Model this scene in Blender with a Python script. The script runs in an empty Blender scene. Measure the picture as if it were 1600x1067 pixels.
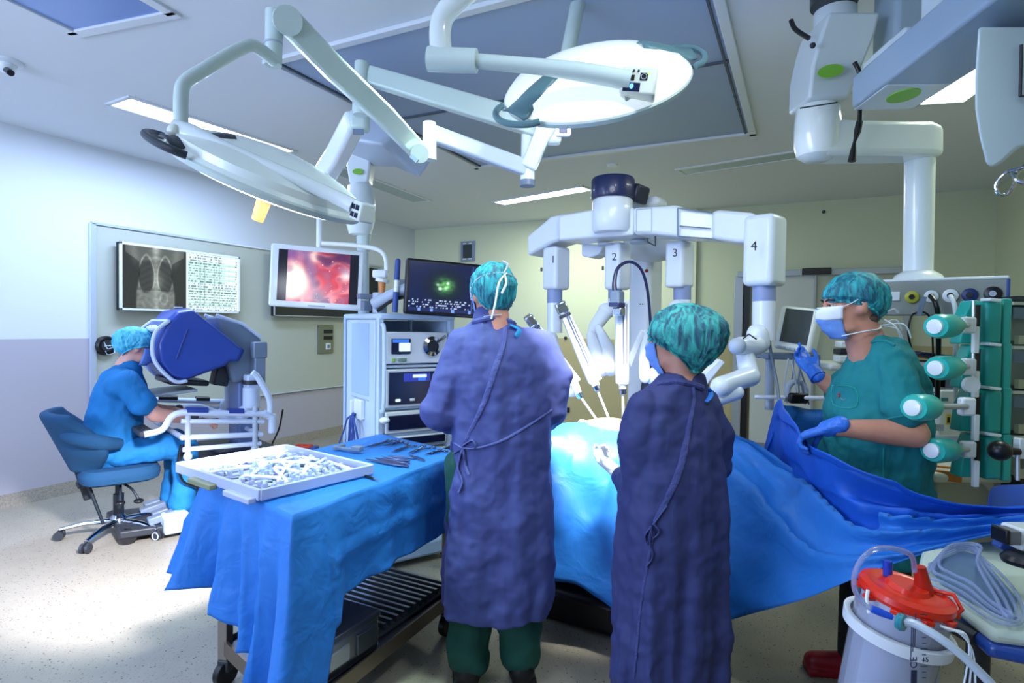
import bpy, bmesh, math, random
from mathutils import Vector, Matrix, noise
from math import sin, cos, pi, radians as R, sqrt, atan2

# ------------------------------------------------------------------ camera
F = 919.0
YAW, PITCH, ROLL = 0.4573, 0.0253, 0.0137
CAM = Vector((0, 0, 1.45))
FW = Vector((-sin(YAW)*cos(PITCH), cos(YAW)*cos(PITCH), -sin(PITCH)))
_r = Vector((cos(YAW), sin(YAW), 0)); _u = _r.cross(FW)
RT = _r*cos(ROLL)+_u*sin(ROLL); UP = -_r*sin(ROLL)+_u*cos(ROLL)
cd = bpy.data.cameras.new('camera'); cam = bpy.data.objects.new('camera', cd)
bpy.context.scene.collection.objects.link(cam)
cd.sensor_width = 36; cd.lens = F*36/1600; cd.clip_start = .05; cd.clip_end = 60
cam.matrix_world = Matrix(((RT.x, UP.x, -FW.x, CAM.x), (RT.y, UP.y, -FW.y, CAM.y), (RT.z, UP.z, -FW.z, CAM.z), (0, 0, 0, 1)))
bpy.context.scene.camera = cam
XL, YB, ZC, XR, YN = -5.49, 7.70, 2.95, 1.78, -2.2

def W(x, y, d): return CAM+FW*d+RT*((x-800)/F*d)-UP*((y-533.5)/F*d)
def ray(x, y): return FW+RT*((x-800)/F)-UP*((y-533.5)/F)
def Wz(x, y, z): v = ray(x, y); return CAM+v*((z-CAM.z)/v.z)
def Wx(x, y, X): v = ray(x, y); return CAM+v*((X-CAM.x)/v.x)
def Wy(x, y, Y): v = ray(x, y); return CAM+v*((Y-CAM.y)/v.y)
def L(c, d, z): return Vector((c*cos(YAW)-d*sin(YAW), c*sin(YAW)+d*cos(YAW), z))   # right, ahead, height
def V(*a): return Vector(a)

# ------------------------------------------------------------------ world, view, lights
sc = bpy.context.scene
w = bpy.data.worlds.new('world'); sc.world = w; w.use_nodes = True
w.node_tree.nodes['Background'].inputs[0].default_value = (.5, .6, .9, 1)
w.node_tree.nodes['Background'].inputs[1].default_value = .05
sc.view_settings.view_transform = 'Standard'; sc.view_settings.look = 'None'
sc.view_settings.gamma = 1; sc.view_settings.use_curve_mapping = False
sc.view_settings.exposure = 0.34

def area(name, loc, target, sx, sy, power, col, spread=180):
    l = bpy.data.lights.new(name, 'AREA'); l.shape = 'RECTANGLE'; l.size = sx; l.size_y = sy
    l.energy = power; l.color = col; l.spread = R(spread)
    o = bpy.data.objects.new(name, l); sc.collection.objects.link(o); o.location = loc
    o.rotation_euler = (Vector(target)-Vector(loc)).to_track_quat('-Z', 'Y').to_euler()
    return o
def spot(name, loc, target, power, col, size=40, blend=.5, rad=.2):
    l = bpy.data.lights.new(name, 'SPOT'); l.energy = power; l.color = col
    l.spot_size = R(size); l.spot_blend = blend; l.shadow_soft_size = rad
    o = bpy.data.objects.new(name, l); sc.collection.objects.link(o); o.location = loc
    o.rotation_euler = (Vector(target)-Vector(loc)).to_track_quat('-Z', 'Y').to_euler()
    return o
BLUE = (.50, .66, 1.0); WHITE = (.86, .93, 1.0); GREEN = (.92, 1.0, .80)
# lit ceiling fixtures, then added fill lights out of view without any fixture
area('light_left', (-4.45, 3.2, ZC-.03), (-4.45, 3.2, 0), .3, 1.9, 52, BLUE)
area('light_back', (-2.6, 6.6, ZC-.03), (-2.6, 6.6, 0), 1.3, .25, 34, GREEN)
area('light_right', (1.0, 3.6, ZC-.03), (1.0, 3.6, 0), .3, .7, 14, GREEN)
area('fill_near_left', (-3.9, -.6, ZC-.03), (-3.9, -.6, 0), .6, 1.6, 50, BLUE)  # added bluish fill for the left side, no fixture there
area('fill_near', (-1.3, -1.2, ZC-.03), (-1.3, -1.2, 0), 1.2, .6, 16, (.62, .74, 1))  # added fill behind the camera, no fixture there
spot('fill_spot_left', L(-.30, 2.15, ZC-.05), L(-.72, 2.55, .85), 200, (.74, 1, .90), 54, .9, .12)  # added out-of-view fill to brighten the instrument table top
# unseen blue fill light added behind the camera; the wall has no window
area('fill_behind_camera', (-3.2, YN+.04, 1.75), (-3.0, 4, 1.9), 3.0, 1.3, 120, (.55, .68, 1))
spot('fill_spot_right', L(.75, 1.0, ZC-.05), L(.3, 2.3, 1.2), 60, (.80, .92, 1), 95, .9, .12)  # added out-of-view fill for the gown shoulders, no fixture there

# ------------------------------------------------------------------ materials
def lin(c):
    if isinstance(c, str):
        c = c.lstrip('#'); c = tuple(int(c[i:i+2], 16)/255 for i in (0, 2, 4))
        return tuple(x/12.92 if x <= .04045 else ((x+.055)/1.055)**2.4 for x in c)
    return tuple(c)
MATS = {}
def mat(name, col, rough=.5, metal=0, emit=0, ecol=None, alpha=1, trans=0, ior=1.45, bump=None, var=None, sheen=0, coat=0, spec=.5, sss=0):
    """bump=(scale, strength, stretch-vec)  var=(scale, amount, colour2)"""
    if name in MATS: return MATS[name]
    m = bpy.data.materials.new(name); m.use_nodes = True; nt = m.node_tree; b = nt.nodes['Principled BSDF']
    c = lin(col); b.inputs['Base Color'].default_value = (*c, 1); b.inputs['Roughness'].default_value = rough
    b.inputs['Metallic'].default_value = metal; b.inputs['Specular IOR Level'].default_value = spec
    b.inputs['IOR'].default_value = ior; b.inputs['Transmission Weight'].default_value = trans
    b.inputs['Alpha'].default_value = alpha; b.inputs['Coat Weight'].default_value = coat
    b.inputs['Sheen Weight'].default_value = sheen
    if sss: b.inputs['Subsurface Weight'].default_value = sss; b.inputs['Subsurface Radius'].default_value = (.02, .008, .004)
    if emit:
        b.inputs['Emission Color'].default_value = (*lin(ecol or col), 1); b.inputs['Emission Strength'].default_value = emit
    if bump or var:
        tc = nt.nodes.new('ShaderNodeTexCoord')
    if var:
        n = nt.nodes.new('ShaderNodeTexNoise'); n.inputs['Scale'].default_value = var[0]; n.inputs['Detail'].default_value = 4
        nt.links.new(tc.outputs['Object'], n.inputs['Vector'])
        mx = nt.nodes.new('ShaderNodeMix'); mx.data_type = 'RGBA'
        mr = nt.nodes.new('ShaderNodeMapRange'); mr.inputs[1].default_value = .35; mr.inputs[2].default_value = .65; mr.inputs[4].default_value = var[1]
        nt.links.new(n.outputs['Fac'], mr.inputs[0]); nt.links.new(mr.outputs[0], mx.inputs[0])
        mx.inputs[6].default_value = (*c, 1); mx.inputs[7].default_value = (*lin(var[2]), 1)
        nt.links.new(mx.outputs[2], b.inputs['Base Color'])
    if bump:
        mp = nt.nodes.new('ShaderNodeMapping'); mp.inputs['Scale'].default_value = bump[2] if len(bump) > 2 else (1, 1, 1)
        n = nt.nodes.new('ShaderNodeTexNoise'); n.inputs['Scale'].default_value = bump[0]; n.inputs['Detail'].default_value = 3
        n.inputs['Distortion'].default_value = .6
        bp = nt.nodes.new('ShaderNodeBump'); bp.inputs['Strength'].default_value = bump[1]; bp.inputs['Distance'].default_value = .02
        nt.links.new(tc.outputs['Object'], mp.inputs[0]); nt.links.new(mp.outputs[0], n.inputs['Vector'])
        nt.links.new(n.outputs['Fac'], bp.inputs['Height']); nt.links.new(bp.outputs[0], b.inputs['Normal'])
    MATS[name] = m; return m

# ------------------------------------------------------------------ mesh builder
ROOT = sc.collection
WM = {}
def frame(z, hint=(0, 0, 1)):
    z = Vector(z).normalized(); h = Vector(hint)
    if abs(z.dot(h.normalized())) > .98: h = Vector((1, 0, 0)) if abs(z.x) < .9 else Vector((0, 1, 0))
    x = h.cross(z).normalized(); y = z.cross(x)
    return Matrix((x, y, z)).transposed()
def mtx(loc=(0, 0, 0), rot=(0, 0, 0)):
    return Matrix.Translation(Vector(loc)) @ Matrix.Rotation(rot[2], 4, 'Z') @ Matrix.Rotation(rot[1], 4, 'Y') @ Matrix.Rotation(rot[0], 4, 'X')
def basis(o, x, y, z=None):
    """4x4 with origin o, x axis x, y axis ~y"""
    x = Vector(x).normalized(); y = Vector(y); y = (y-x*y.dot(x)).normalized(); z = x.cross(y)
    return Matrix.Translation(Vector(o)) @ Matrix((x, y, z)).transposed().to_4x4()
def cr(P, n=8, closed=False):
    """Catmull-Rom through points"""
    P = [Vector(p) for p in P]; out = []; N = len(P)
    if N < 3 and not closed: return [P[0].lerp(P[1], i/n) for i in range(n+1)]
    for i in range(N if closed else N-1):
        a, b, c, d = (P[(i-1) % N], P[i], P[(i+1) % N], P[(i+2) % N]) if closed else (P[max(i-1, 0)], P[i], P[i+1], P[min(i+2, N-1)])
        for k in range(n):
            t = k/n
            out.append(.5*((2*b)+(c-a)*t+(2*a-5*b+4*c-d)*t*t+(3*b-a-3*c+d)*t**3))
    if not closed: out.append(P[-1])
    return out

class MB:
    def __init__(s, M=None): s.v = []; s.f = []; s.M = M
    def add(s, vs, fs, M=None):
        o = len(s.v)
        for p in vs:
            p = Vector(p)
            if M is not None: p = M @ p
            if s.M is not None: p = s.M @ p
            s.v.append(p)
        s.f += [[i+o for i in f] for f in fs]; return s
    def box(s, c, size, rot=(0, 0, 0), M=None, taper=1.0):
        x, y, z = (k/2 for k in size)
        vs = [(-x, -y, -z), (x, -y, -z), (x, y, -z), (-x, y, -z), (-x*taper, -y*taper, z), (x*taper, -y*taper, z), (x*taper, y*taper, z), (-x*taper, y*taper, z)]
        T = mtx(c, rot)
        return s.add(vs, [(3, 2, 1, 0), (4, 5, 6, 7), (0, 1, 5, 4), (1, 2, 6, 5), (2, 3, 7, 6), (3, 0, 4, 7)], T if M is None else M @ T)
    def hexa(s, p):   # 8 corners: bottom 4 ccw, top 4
        return s.add(p, [(3, 2, 1, 0), (4, 5, 6, 7), (0, 1, 5, 4), (1, 2, 6, 5), (2, 3, 7, 6), (3, 0, 4, 7)])
    def loft(s, rings, cap=True, M=None):
        n = len(rings[0]); vs = [p for r in rings for p in r]; fs = []
        for i in range(len(rings)-1):
            for j in range(n):
                k = (j+1) % n; fs.append((i*n+j, i*n+k, (i+1)*n+k, (i+1)*n+j))
        if cap:
            fs.append(tuple(reversed(range(n)))); fs.append(tuple((len(rings)-1)*n+j for j in range(n)))
        return s.add(vs, fs, M)
    def tube(s, pts, r, n=10, cap=True, ry=None, hint=(0, 0, 1)):
        pts = [Vector(p) for p in pts]; m = len(pts); rs = r if isinstance(r, (list, tuple)) else [r]*m
        if len(rs) != m:
            rs = [rs[min(int(i/(m-1)*(len(rs)-1)), len(rs)-2)]*(1-((i/(m-1)*(len(rs)-1)) % 1 if i < m-1 else 1))+rs[min(int(i/(m-1)*(len(rs)-1)), len(rs)-2)+1]*((i/(m-1)*(len(rs)-1)) % 1 if i < m-1 else 1) for i in range(m)]
        k = (ry or 1); x = None; rings = []
        for i, p in enumerate(pts):
            t = (pts[min(i+1, m-1)]-pts[max(i-1, 0)]).normalized()
            if x is None: x = frame(t, hint).col[0].copy()
            x = (x-t*x.dot(t)).normalized(); y = t.cross(x)
            rings.append([p+x*cos(2*pi*j/n)*rs[i]+y*sin(2*pi*j/n)*rs[i]*k for j in range(n)])
        return s.loft(rings, cap)
    def cyl(s, a, b, r, r2=None, n=20): return s.tube([a, b], [r, r if r2 is None else r2], n)
    def lathe(s, prof, M=None, n=24, arc=None):
        rings = [[(max(r, 1e-4)*cos(2*pi*j/n), max(r, 1e-4)*sin(2*pi*j/n), z) for j in range(n)] for r, z in prof]
        return s.loft(rings, True, M)
    def ell(s, c, r, rot=(0, 0, 0), n=16, m=10, M=None):
        if not isinstance(r, (list, tuple)): r = (r, r, r)
        rings = [[(r[0]*sin(pi*i/m)*cos(2*pi*j/n), r[1]*sin(pi*i/m)*sin(2*pi*j/n), -r[2]*cos(pi*i/m)) for j in range(n)] for i in range(1, m)]
        T = mtx(c, rot); T = T if M is None else M @ T
        vs = [(0, 0, -r[2])]+[p for q in rings for p in q]+[(0, 0, r[2])]; fs = []
        for i in range(m-2):
            for j in range(n):
                k = (j+1) % n; fs.append((1+i*n+j, 1+i*n+k, 1+(i+1)*n+k, 1+(i+1)*n+j))
        e = len(vs)-1
        for j in range(n):
            k = (j+1) % n; fs.append((0, 1+k, 1+j)); fs.append((e, 1+(m-2)*n+j, 1+(m-2)*n+k))
        return s.add(vs, fs, T)
    def cap(s, a, b, ra, rb, n=14):   # tapered capsule
        a, b = Vector(a), Vector(b); d = b-a; ln = d.length; Z = frame(d).to_4x4(); T = Matrix.Translation(a) @ Z
        prof = [(ra*sin(t), -ra*cos(t)) for t in [pi/2*k/5 for k in range(1, 5)]]+[(ra, 0), (rb, ln)]+[(rb*cos(t), ln+rb*sin(t)) for t in [pi/2*k/5 for k in range(1, 5)]]
        return s.lathe(prof, T, n)
    def prism(s, poly, h, M=None):   # polygon in xy extruded +z by h
        n = len(poly); vs = [(p[0], p[1], 0) for p in poly]+[(p[0], p[1], h) for p in poly]
        fs = [tuple(reversed(range(n))), tuple(range(n, 2*n))]+[(i, (i+1) % n, n+(i+1) % n, n+i) for i in range(n)]
        return s.add(vs, fs, M)
    def slab(s, poly, nrm, t):   # 3d polygon thickened along -nrm
        nrm = Vector(nrm).normalized(); n = len(poly); vs = [Vector(p) for p in poly]+[Vector(p)-nrm*t for p in poly]
        return s.add(vs, [tuple(range(n)), tuple(reversed(range(n, 2*n)))]+[((i+1) % n, i, n+i, n+(i+1) % n) for i in range(n)])
    def grid(s, rows):
        n = len(rows[0]); return s.add([p for r in rows for p in r], [(i*n+j, i*n+j+1, (i+1)*n+j+1, (i+1)*n+j) for i in range(len(rows)-1) for j in range(n-1)])
    def build(s, name, m, parent=None, smooth=True, bev=0, ang=35, seg=2, thick=0, local=False, remesh=0, smo=0, disp=None, sub=0):
        me = bpy.data.meshes.new(name); me.from_pydata([tuple(v) for v in s.v], [], s.f); me.validate()
        bm = bmesh.new(); bm.from_mesh(me); bmesh.ops.recalc_face_normals(bm, faces=bm.faces); bm.to_mesh(me); bm.free()
        if m: me.materials.append(m)
        if smooth:
            for p in me.polygons: p.use_smooth = True
            if not remesh: me.set_sharp_from_angle(angle=R(ang))
        o = bpy.data.objects.new(name, me); ROOT.objects.link(o)
        if thick:
            q = o.modifiers.new('thick', 'SOLIDIFY'); q.thickness = thick; q.offset = 0
        if bev:
            q = o.modifiers.new('bevel', 'BEVEL'); q.width = bev; q.segments = seg; q.limit_method = 'ANGLE'; q.angle_limit = R(35); q.harden_normals = False
        if remesh:
            q = o.modifiers.new('remesh', 'REMESH'); q.mode = 'VOXEL'; q.voxel_size = remesh; q.use_smooth_shade = True
        if smo:
            q = o.modifiers.new('smooth', 'SMOOTH'); q.factor = .5; q.iterations = smo
        if disp:
            for i, (kind, size, stren) in enumerate(disp):
                t = bpy.data.textures.new(name+'_t%d' % i, kind); t.noise_scale = size
                q = o.modifiers.new('disp', 'DISPLACE'); q.texture = t; q.strength = stren; q.texture_coords = 'LOCAL'; q.mid_level = .5
        if sub:
            q = o.modifiers.new('sub', 'SUBSURF'); q.levels = sub; q.render_levels = sub
        if parent is not None: attach(o, parent, local)
        else: WM[o.name] = Matrix()
        return o

def attach(o, parent, local=False):
    o.parent = parent
    if parent.type == 'EMPTY' and not local:
        o.matrix_parent_inverse = WM[parent.name].inverted(); WM[o.name] = Matrix()
    else: WM[o.name] = WM[parent.name].copy()
def tag(o, label=None, cat=None, group=None, kind=None):
    if label: o['label'] = label
    if cat: o['category'] = cat
    if group: o['group'] = group
    if kind: o['kind'] = kind
    return o
def thing(name, label, cat, loc=(0, 0, 0), rotz=0, group=None):
    o = bpy.data.objects.new(name, None); ROOT.objects.link(o); o.location = loc; o.rotation_euler = (0, 0, rotz)
    o.empty_display_size = .1; WM[o.name] = mtx(loc, (0, 0, rotz)); tag(o, label, cat, group); return o
def struct(o): o['kind'] = 'structure'; return o
def copy_tree(o, loc=None, rotz=None, label=None):
    def rec(s, par):
        c = s.copy(); ROOT.objects.link(c)
        if par: c.parent = par
        WM[c.name] = WM[s.name]
        for ch in [k for k in bpy.data.objects if k.parent == s]: rec(ch, c)
        return c
    r = rec(o, None)
    if loc is not None: r.location = loc
    if rotz is not None: r.rotation_euler = (0, 0, rotz)
    if label: r['label'] = label
    return r

def text_mesh(name, txt, size, M, m, parent, depth=.0006, bold=0, align='CENTER'):
    cu = bpy.data.curves.new(name, 'FONT'); cu.body = txt; cu.size = size; cu.align_x = align; cu.align_y = 'CENTER'; cu.extrude = depth; cu.offset = bold
    o = bpy.data.objects.new(name+'_src', cu); ROOT.objects.link(o)
    dg = bpy.context.evaluated_depsgraph_get(); me = bpy.data.meshes.new_from_object(o.evaluated_get(dg)); bpy.data.objects.remove(o)
    me.transform(M); me.materials.clear(); me.materials.append(m); me.name = name
    ob = bpy.data.objects.new(name, me); ROOT.objects.link(ob); attach(ob, parent); return ob

def screen(name, M, w, h, func, nx, ny, parent, strength=1.0, gloss=.15):
    """emissive picture: fine grid with a colour attribute; M: origin = bottom left, x right, y up"""
    vs = [M @ Vector((w*i/nx, h*j/ny, 0)) for j in range(ny+1) for i in range(nx+1)]
    fs = [(j*(nx+1)+i, j*(nx+1)+i+1, (j+1)*(nx+1)+i+1, (j+1)*(nx+1)+i) for j in range(ny) for i in range(nx)]
    me = bpy.data.meshes.new(name); me.from_pydata(vs, [], fs)
    ca = me.color_attributes.new('picture', 'FLOAT_COLOR', 'POINT')
    buf = []
    for j in range(ny+1):
        for i in range(nx+1):
            c = func(i/nx, j/ny); buf += [max(0, c[0]), max(0, c[1]), max(0, c[2]), 1]
    buf = [(x/12.92 if x <= .04045 else ((x+.055)/1.055)**2.4) if (k % 4) < 3 else x for k, x in enumerate(buf)]
    ca.data.foreach_set('color', buf)
    m = bpy.data.materials.new(name+'_picture'); m.use_nodes = True; nt = m.node_tree; b = nt.nodes['Principled BSDF']
    a = nt.nodes.new('ShaderNodeAttribute'); a.attribute_name = 'picture'
    nt.links.new(a.outputs['Color'], b.inputs['Emission Color']); b.inputs['Emission Strength'].default_value = strength
    b.inputs['Base Color'].default_value = (.01, .01, .01, 1); b.inputs['Roughness'].default_value = gloss
    me.materials.append(m); o = bpy.data.objects.new(name, me); ROOT.objects.link(o); attach(o, parent); return o
def sm(a, b, x):
    t = max(0, min(1, (x-a)/(b-a))); return t*t*(3-2*t)
def mixc(a, b, t): return tuple(p*(1-t)+q*t for p, q in zip(a, b))
def nz(x, y, z=0, s=1): return noise.noise(Vector((x*s, y*s, z)))
rnd = random.Random(7)
# ================================================================== the room
def wall_mat(name, top, bot, zb=1.30, line=None):
    m = bpy.data.materials.new(name); m.use_nodes = True; nt = m.node_tree; b = nt.nodes['Principled BSDF']
    g = nt.nodes.new('ShaderNodeNewGeometry'); s = nt.nodes.new('ShaderNodeSeparateXYZ'); nt.links.new(g.outputs['Position'], s.inputs[0])
    c = nt.nodes.new('ShaderNodeMath'); c.operation = 'GREATER_THAN'; c.inputs[1].default_value = zb; nt.links.new(s.outputs[2], c.inputs[0])
    mx = nt.nodes.new('ShaderNodeMix'); mx.data_type = 'RGBA'; nt.links.new(c.outputs[0], mx.inputs[0])
    mx.inputs[6].default_value = (*lin(bot), 1); mx.inputs[7].default_value = (*lin(top), 1)
    n = nt.nodes.new('ShaderNodeTexNoise'); n.inputs['Scale'].default_value = 60; bp = nt.nodes.new('ShaderNodeBump'); bp.inputs['Strength'].default_value = .04
    nt.links.new(n.outputs[0], bp.inputs['Height']); nt.links.new(bp.outputs[0], b.inputs['Normal'])
    nt.links.new(mx.outputs[2], b.inputs['Base Color']); b.inputs['Roughness'].default_value = .55
    return m
M_WL = wall_mat('painted_wall_pale', '#d9dfe6', '#b3b0bb')
M_WB = wall_mat('painted_wall_green', '#cbd2b4', '#b3a97c')
M_CEIL = mat('ceiling_paint', '#dfe5ea', .7)
# speckled vinyl floor
mf = bpy.data.materials.new('speckled_vinyl'); mf.use_nodes = True; nt = mf.node_tree; b = nt.nodes['Principled BSDF']
tc = nt.nodes.new('ShaderNodeTexCoord')
def speck(scale, thr, soft=.03):
    v = nt.nodes.new('ShaderNodeTexVoronoi'); v.inputs['Scale'].default_value = scale; nt.links.new(tc.outputs['Object'], v.inputs['Vector'])
    q = nt.nodes.new('ShaderNodeMapRange'); q.inputs[1].default_value = thr; q.inputs[2].default_value = thr+soft; q.inputs[3].default_value = 1; q.inputs[4].default_value = 0
    nt.links.new(v.outputs['Distance'], q.inputs[0]); return v, q
v1, q1 = speck(75, .20); v2, q2 = speck(38, .12)
wn = nt.nodes.new('ShaderNodeTexNoise'); wn.inputs['Scale'].default_value = 9; nt.links.new(tc.outputs['Object'], wn.inputs['Vector'])
base = nt.nodes.new('ShaderNodeMix'); base.data_type = 'RGBA'; nt.links.new(wn.outputs[0], base.inputs[0])
base.inputs[6].default_value = (*lin('#8f8a7c'), 1); base.inputs[7].default_value = (*lin('#9c9686'), 1)
m1 = nt.nodes.new('ShaderNodeMix'); m1.data_type = 'RGBA'; nt.links.new(q1.outputs[0], m1.inputs[0]); nt.links.new(base.outputs[2], m1.inputs[6]); m1.inputs[7].default_value = (*lin('#7d7767'), 1)
m2 = nt.nodes.new('ShaderNodeMix'); m2.data_type = 'RGBA'; nt.links.new(q2.outputs[0], m2.inputs[0]); nt.links.new(m1.outputs[2], m2.inputs[6]); m2.inputs[7].default_value = (*lin('#3d382c'), 1)
nt.links.new(m2.outputs[2], b.inputs['Base Color']); b.inputs['Roughness'].default_value = .42
M_FLOOR = mf
M_PLASTIC = mat('white_plastic', '#dfe6ec', .35)
M_WHITE = mat('white_enamel', '#e4ecef', .25, coat=.3)
M_CREAM = mat('cream_enamel', '#dde3d6', .28, coat=.3)
M_BLACK = mat('black_plastic', '#101216', .35)
M_DARK = mat('dark_grey', '#2b3036', .45)
M_STEEL = mat('brushed_steel', '#a9b0b8', .28, 1)
M_CHROME = mat('chrome', '#c9ced6', .12, 1)
M_ALU = mat('aluminium', '#b3bac2', .35, .7)
M_GREYBLUE = mat('grey_blue_plastic', '#6e7f94', .4)
M_LGREY = mat('light_grey_plastic', '#aab7c6', .4)

o = MB().box(((XL+XR)/2, (YB+YN)/2, -.05), (XR-XL+.2, YB-YN+.2, .1)).build('floor', M_FLOOR); struct(o)
o = MB().box(((XL+XR)/2, (YB+YN)/2, ZC+.05), (XR-XL+.2, YB-YN+.2, .1)).build('ceiling', M_CEIL); struct(o)
struct(MB().box((XL-.05, (YB+YN)/2, ZC/2), (.1, YB-YN, ZC)).build('wall_left', M_WL))
struct(MB().box(((XL+XR)/2, YB+.05, ZC/2), (XR-XL, .1, ZC)).build('wall_back', M_WB))
struct(MB().box((XR+.05, (YB+YN)/2, ZC/2), (.1, YB-YN, ZC)).build('wall_right', M_WB))
struct(MB().box(((XL+XR)/2, YN-.05, ZC/2), (XR-XL, .1, ZC)).build('wall_near', M_WL))
M_SKIRT = mat('skirting_vinyl', '#a39c90', .5, var=(90, .8, '#7f7868'))
struct(MB().hexa([(XL, YN, 0), (XL+.03, YN, 0), (XL+.03, YB, 0), (XL, YB, 0), (XL, YN, .1), (XL+.008, YN, .1), (XL+.008, YB, .1), (XL, YB, .1)]).build('baseboard_left', M_SKIRT))
struct(MB().hexa([(XL, YB-.03, 0), (XR, YB-.03, 0), (XR, YB, 0), (XL, YB, 0), (XL, YB-.008, .1), (XR, YB-.008, .1), (XR, YB, .1), (XL, YB, .1)]).build('baseboard_back', M_SKIRT))
# the pier in the back wall left of the door: the wall steps forward
pier = Wy(1088, 450, YB).x
struct(MB().box(((XL+pier)/2, YB-.03, ZC/2), (pier-XL, .06, ZC)).build('trim_1', wall_mat('painted_pier', '#d8dfc4', '#b8ad82')))
# laminar flow field in the ceiling: frame plus panels
c0, c1, c2 = Wz(407, 99, ZC), Wz(775, 268, ZC), Wz(1171, 190, ZC)
x0, x1 = c0.x, c2.x; y1 = (c1.y+c2.y)/2; x0 = (c0.x+c1.x)/2; y0 = c0.y
FR = MB()
for (a, b, cc, e) in ((x0-.03, x0+.02, y0, y1+.03), (x1-.02, x1+.03, y0, y1+.03)): FR.box(((a+b)/2, (cc+e)/2, ZC-.012), (b-a, e-cc, .024))
FR.box(((x0+x1)/2, y1+.005, ZC-.012), (x1-x0+.06, .05, .024)); FR.box(((x0+x1)/2, y0-.005, ZC-.012), (x1-x0+.06, .05, .024))
M_FRAME = mat('ceiling_frame_white', '#dde3e8', .4)
struct(FR.build('trim_2', M_FRAME, bev=.004))
G = MB()
G.box(((x0+x1)/2, (y0+y1)/2, ZC-.0025), (x1-x0, y1-y0, .005))
struct(G.build('trim_3', mat('laminar_screen', '#9fb2cc', .5)))
ym = Wz(900, 125, ZC).y
s_ = MB(); ya = Wz(640, 205, ZC).y; yb = Wz(1120, 59, ZC).y; yj = (ya+yb)/2
s_.box(((x0+x1)/2, yj, ZC-.009), (x1-x0, .018, .018)); 
s_.box((x0+.045, (y0+y1)/2, ZC-.009), (.012, y1-y0, .014)); s_.box((x1-.045, (y0+y1)/2, ZC-.009), (.012, y1-y0, .014))
struct(s_.build('trim_4', mat('frame_joint', '#4b5563', .5)))

# ---------------- ceiling fixtures
M_LIT = mat('lit_diffuser', '#f2fbff', .5, emit=7, ecol='#e8f4ff')
M_UNLIT = mat('unlit_diffuser', '#9fb2b4', .3, coat=.3)
def fixture(name, label, p, lit, wd, group=None):
    """p: two ends of the centre line on the ceiling"""
    a, b = p; c = (a+b)/2; d = b-a; d.z = 0; ln = d.length; ang = atan2(d.y, d.x)
    t = thing(name, label, 'ceiling light', (c.x, c.y, ZC), 0, group)
    M = mtx((c.x, c.y, ZC), (0, 0, ang)); f = MB(M)
    for sx, sy, bx, by in ((0, wd/2, ln, .03), (0, -wd/2, ln, .03), (ln/2, 0, .03, wd), (-ln/2, 0, .03, wd)):
        f.box((sx, sy, -.006), (bx+.03 if bx > by else bx, by, .014))
    f.build('frame', M_FRAME, t, bev=.003)
    MB(M).box((0, 0, -.004), (ln-.03, wd-.03, .006)).build('diffuser', M_LIT if lit else M_UNLIT, t)
    return t
fixture('ceiling_light', 'long lit ceiling light on the left above the tilted surgical lamp', (Wz(185, 156, ZC), Wz(445, 238, ZC)), True, .28)
fixture('ceiling_light', 'lit strip ceiling light above the robot boom near the back wall', (Wz(779, 317, ZC), Wz(918, 293, ZC)), True, .22)
fixture('ceiling_light', 'bright square ceiling light on the right beside the large pendant beam', (Wz(1470, 160, ZC), Wz(1560, 90, ZC)), True, .28)
fixture('ceiling_light', 'unlit recessed ceiling light right of the robot boom', (Wz(1064, 268, ZC), Wz(1330, 228, ZC)), False, .22)
fixture('ceiling_light', 'unlit recessed ceiling light left behind the white pendant column', (Wz(520, 262, ZC), Wz(660, 314, ZC)), False, .24)
# recessed hatch top left
h = MB(); a = Wz(20, 0, ZC); b = Wz(115, 45, ZC); cx = Wz(170, 0, ZC)
t = thing('ceiling_hatch', 'square white framed recessed ceiling panel at the top left', 'ceiling panel', (b.x, b.y-.3, ZC))
hx1, hy1 = b.x, b.y; hw = .62
f = MB()
for sx, sy, bx, by in ((hx1-hw/2, hy1, hw+.08, .08), (hx1-hw/2, hy1-hw, hw+.08, .08), (hx1, hy1-hw/2, .08, hw), (hx1-hw, hy1-hw/2, .08, hw)):
    pass
dx = (b-a); dx.z = 0; dy = (cx-b); dy.z = 0; dxn = dx.normalized(); dyn = Vector((dxn.y, -dxn.x, 0))
if dyn.dot(dy) < 0: dyn = -dyn
Mh = basis((b.x, b.y, ZC), -dxn, dyn, None)
f = MB(); 
for c_, s__ in (((.4, -.03, 0), (.86, .06, .03)), ((.4, .63, 0), (.86, .06, .03)), ((-.03, .3, 0), (.06, .72, .03)), ((.83, .3, 0), (.06, .72, .03))): f.box(c_, s__, M=Mh)
f.build('frame', M_FRAME, t, bev=.004)
MB().box((.4, .3, 0), (.8, .6, .008), M=Mh).build('panel', mat('blue_glass_panel', '#7f9cd4', .25), t)
# dome camera and small detectors
p = Wz(8, 95, ZC)
t = thing('dome_camera', 'white dome camera on the ceiling at the left edge', 'camera', p)
MB().lathe([(.0, 0), (.085, 0), (.085, -.012), (.07, -.02), (.0, -.02)], mtx(p)).build('base', M_PLASTIC, t)
MB().ell((p.x, p.y, p.z-.022), (.055, .055, .05)).build('dome', M_WHITE, t)
q = W(17, 114, (p-CAM).dot(FW)-.05)
MB().cyl(p+V(0, 0, -.045), q, .018, .018).build('lens', M_BLACK, t)
for (x, y, lb) in ((957, 257, 'small round white detector on the ceiling behind the large round lamp'),):
    p = Wz(x, y, ZC); t = MB().lathe([(.0, 0), (.05, 0), (.045, -.018), (0, -.02)], mtx(p)).build('smoke_detector', M_PLASTIC); tag(t, lb, 'detector')

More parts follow.
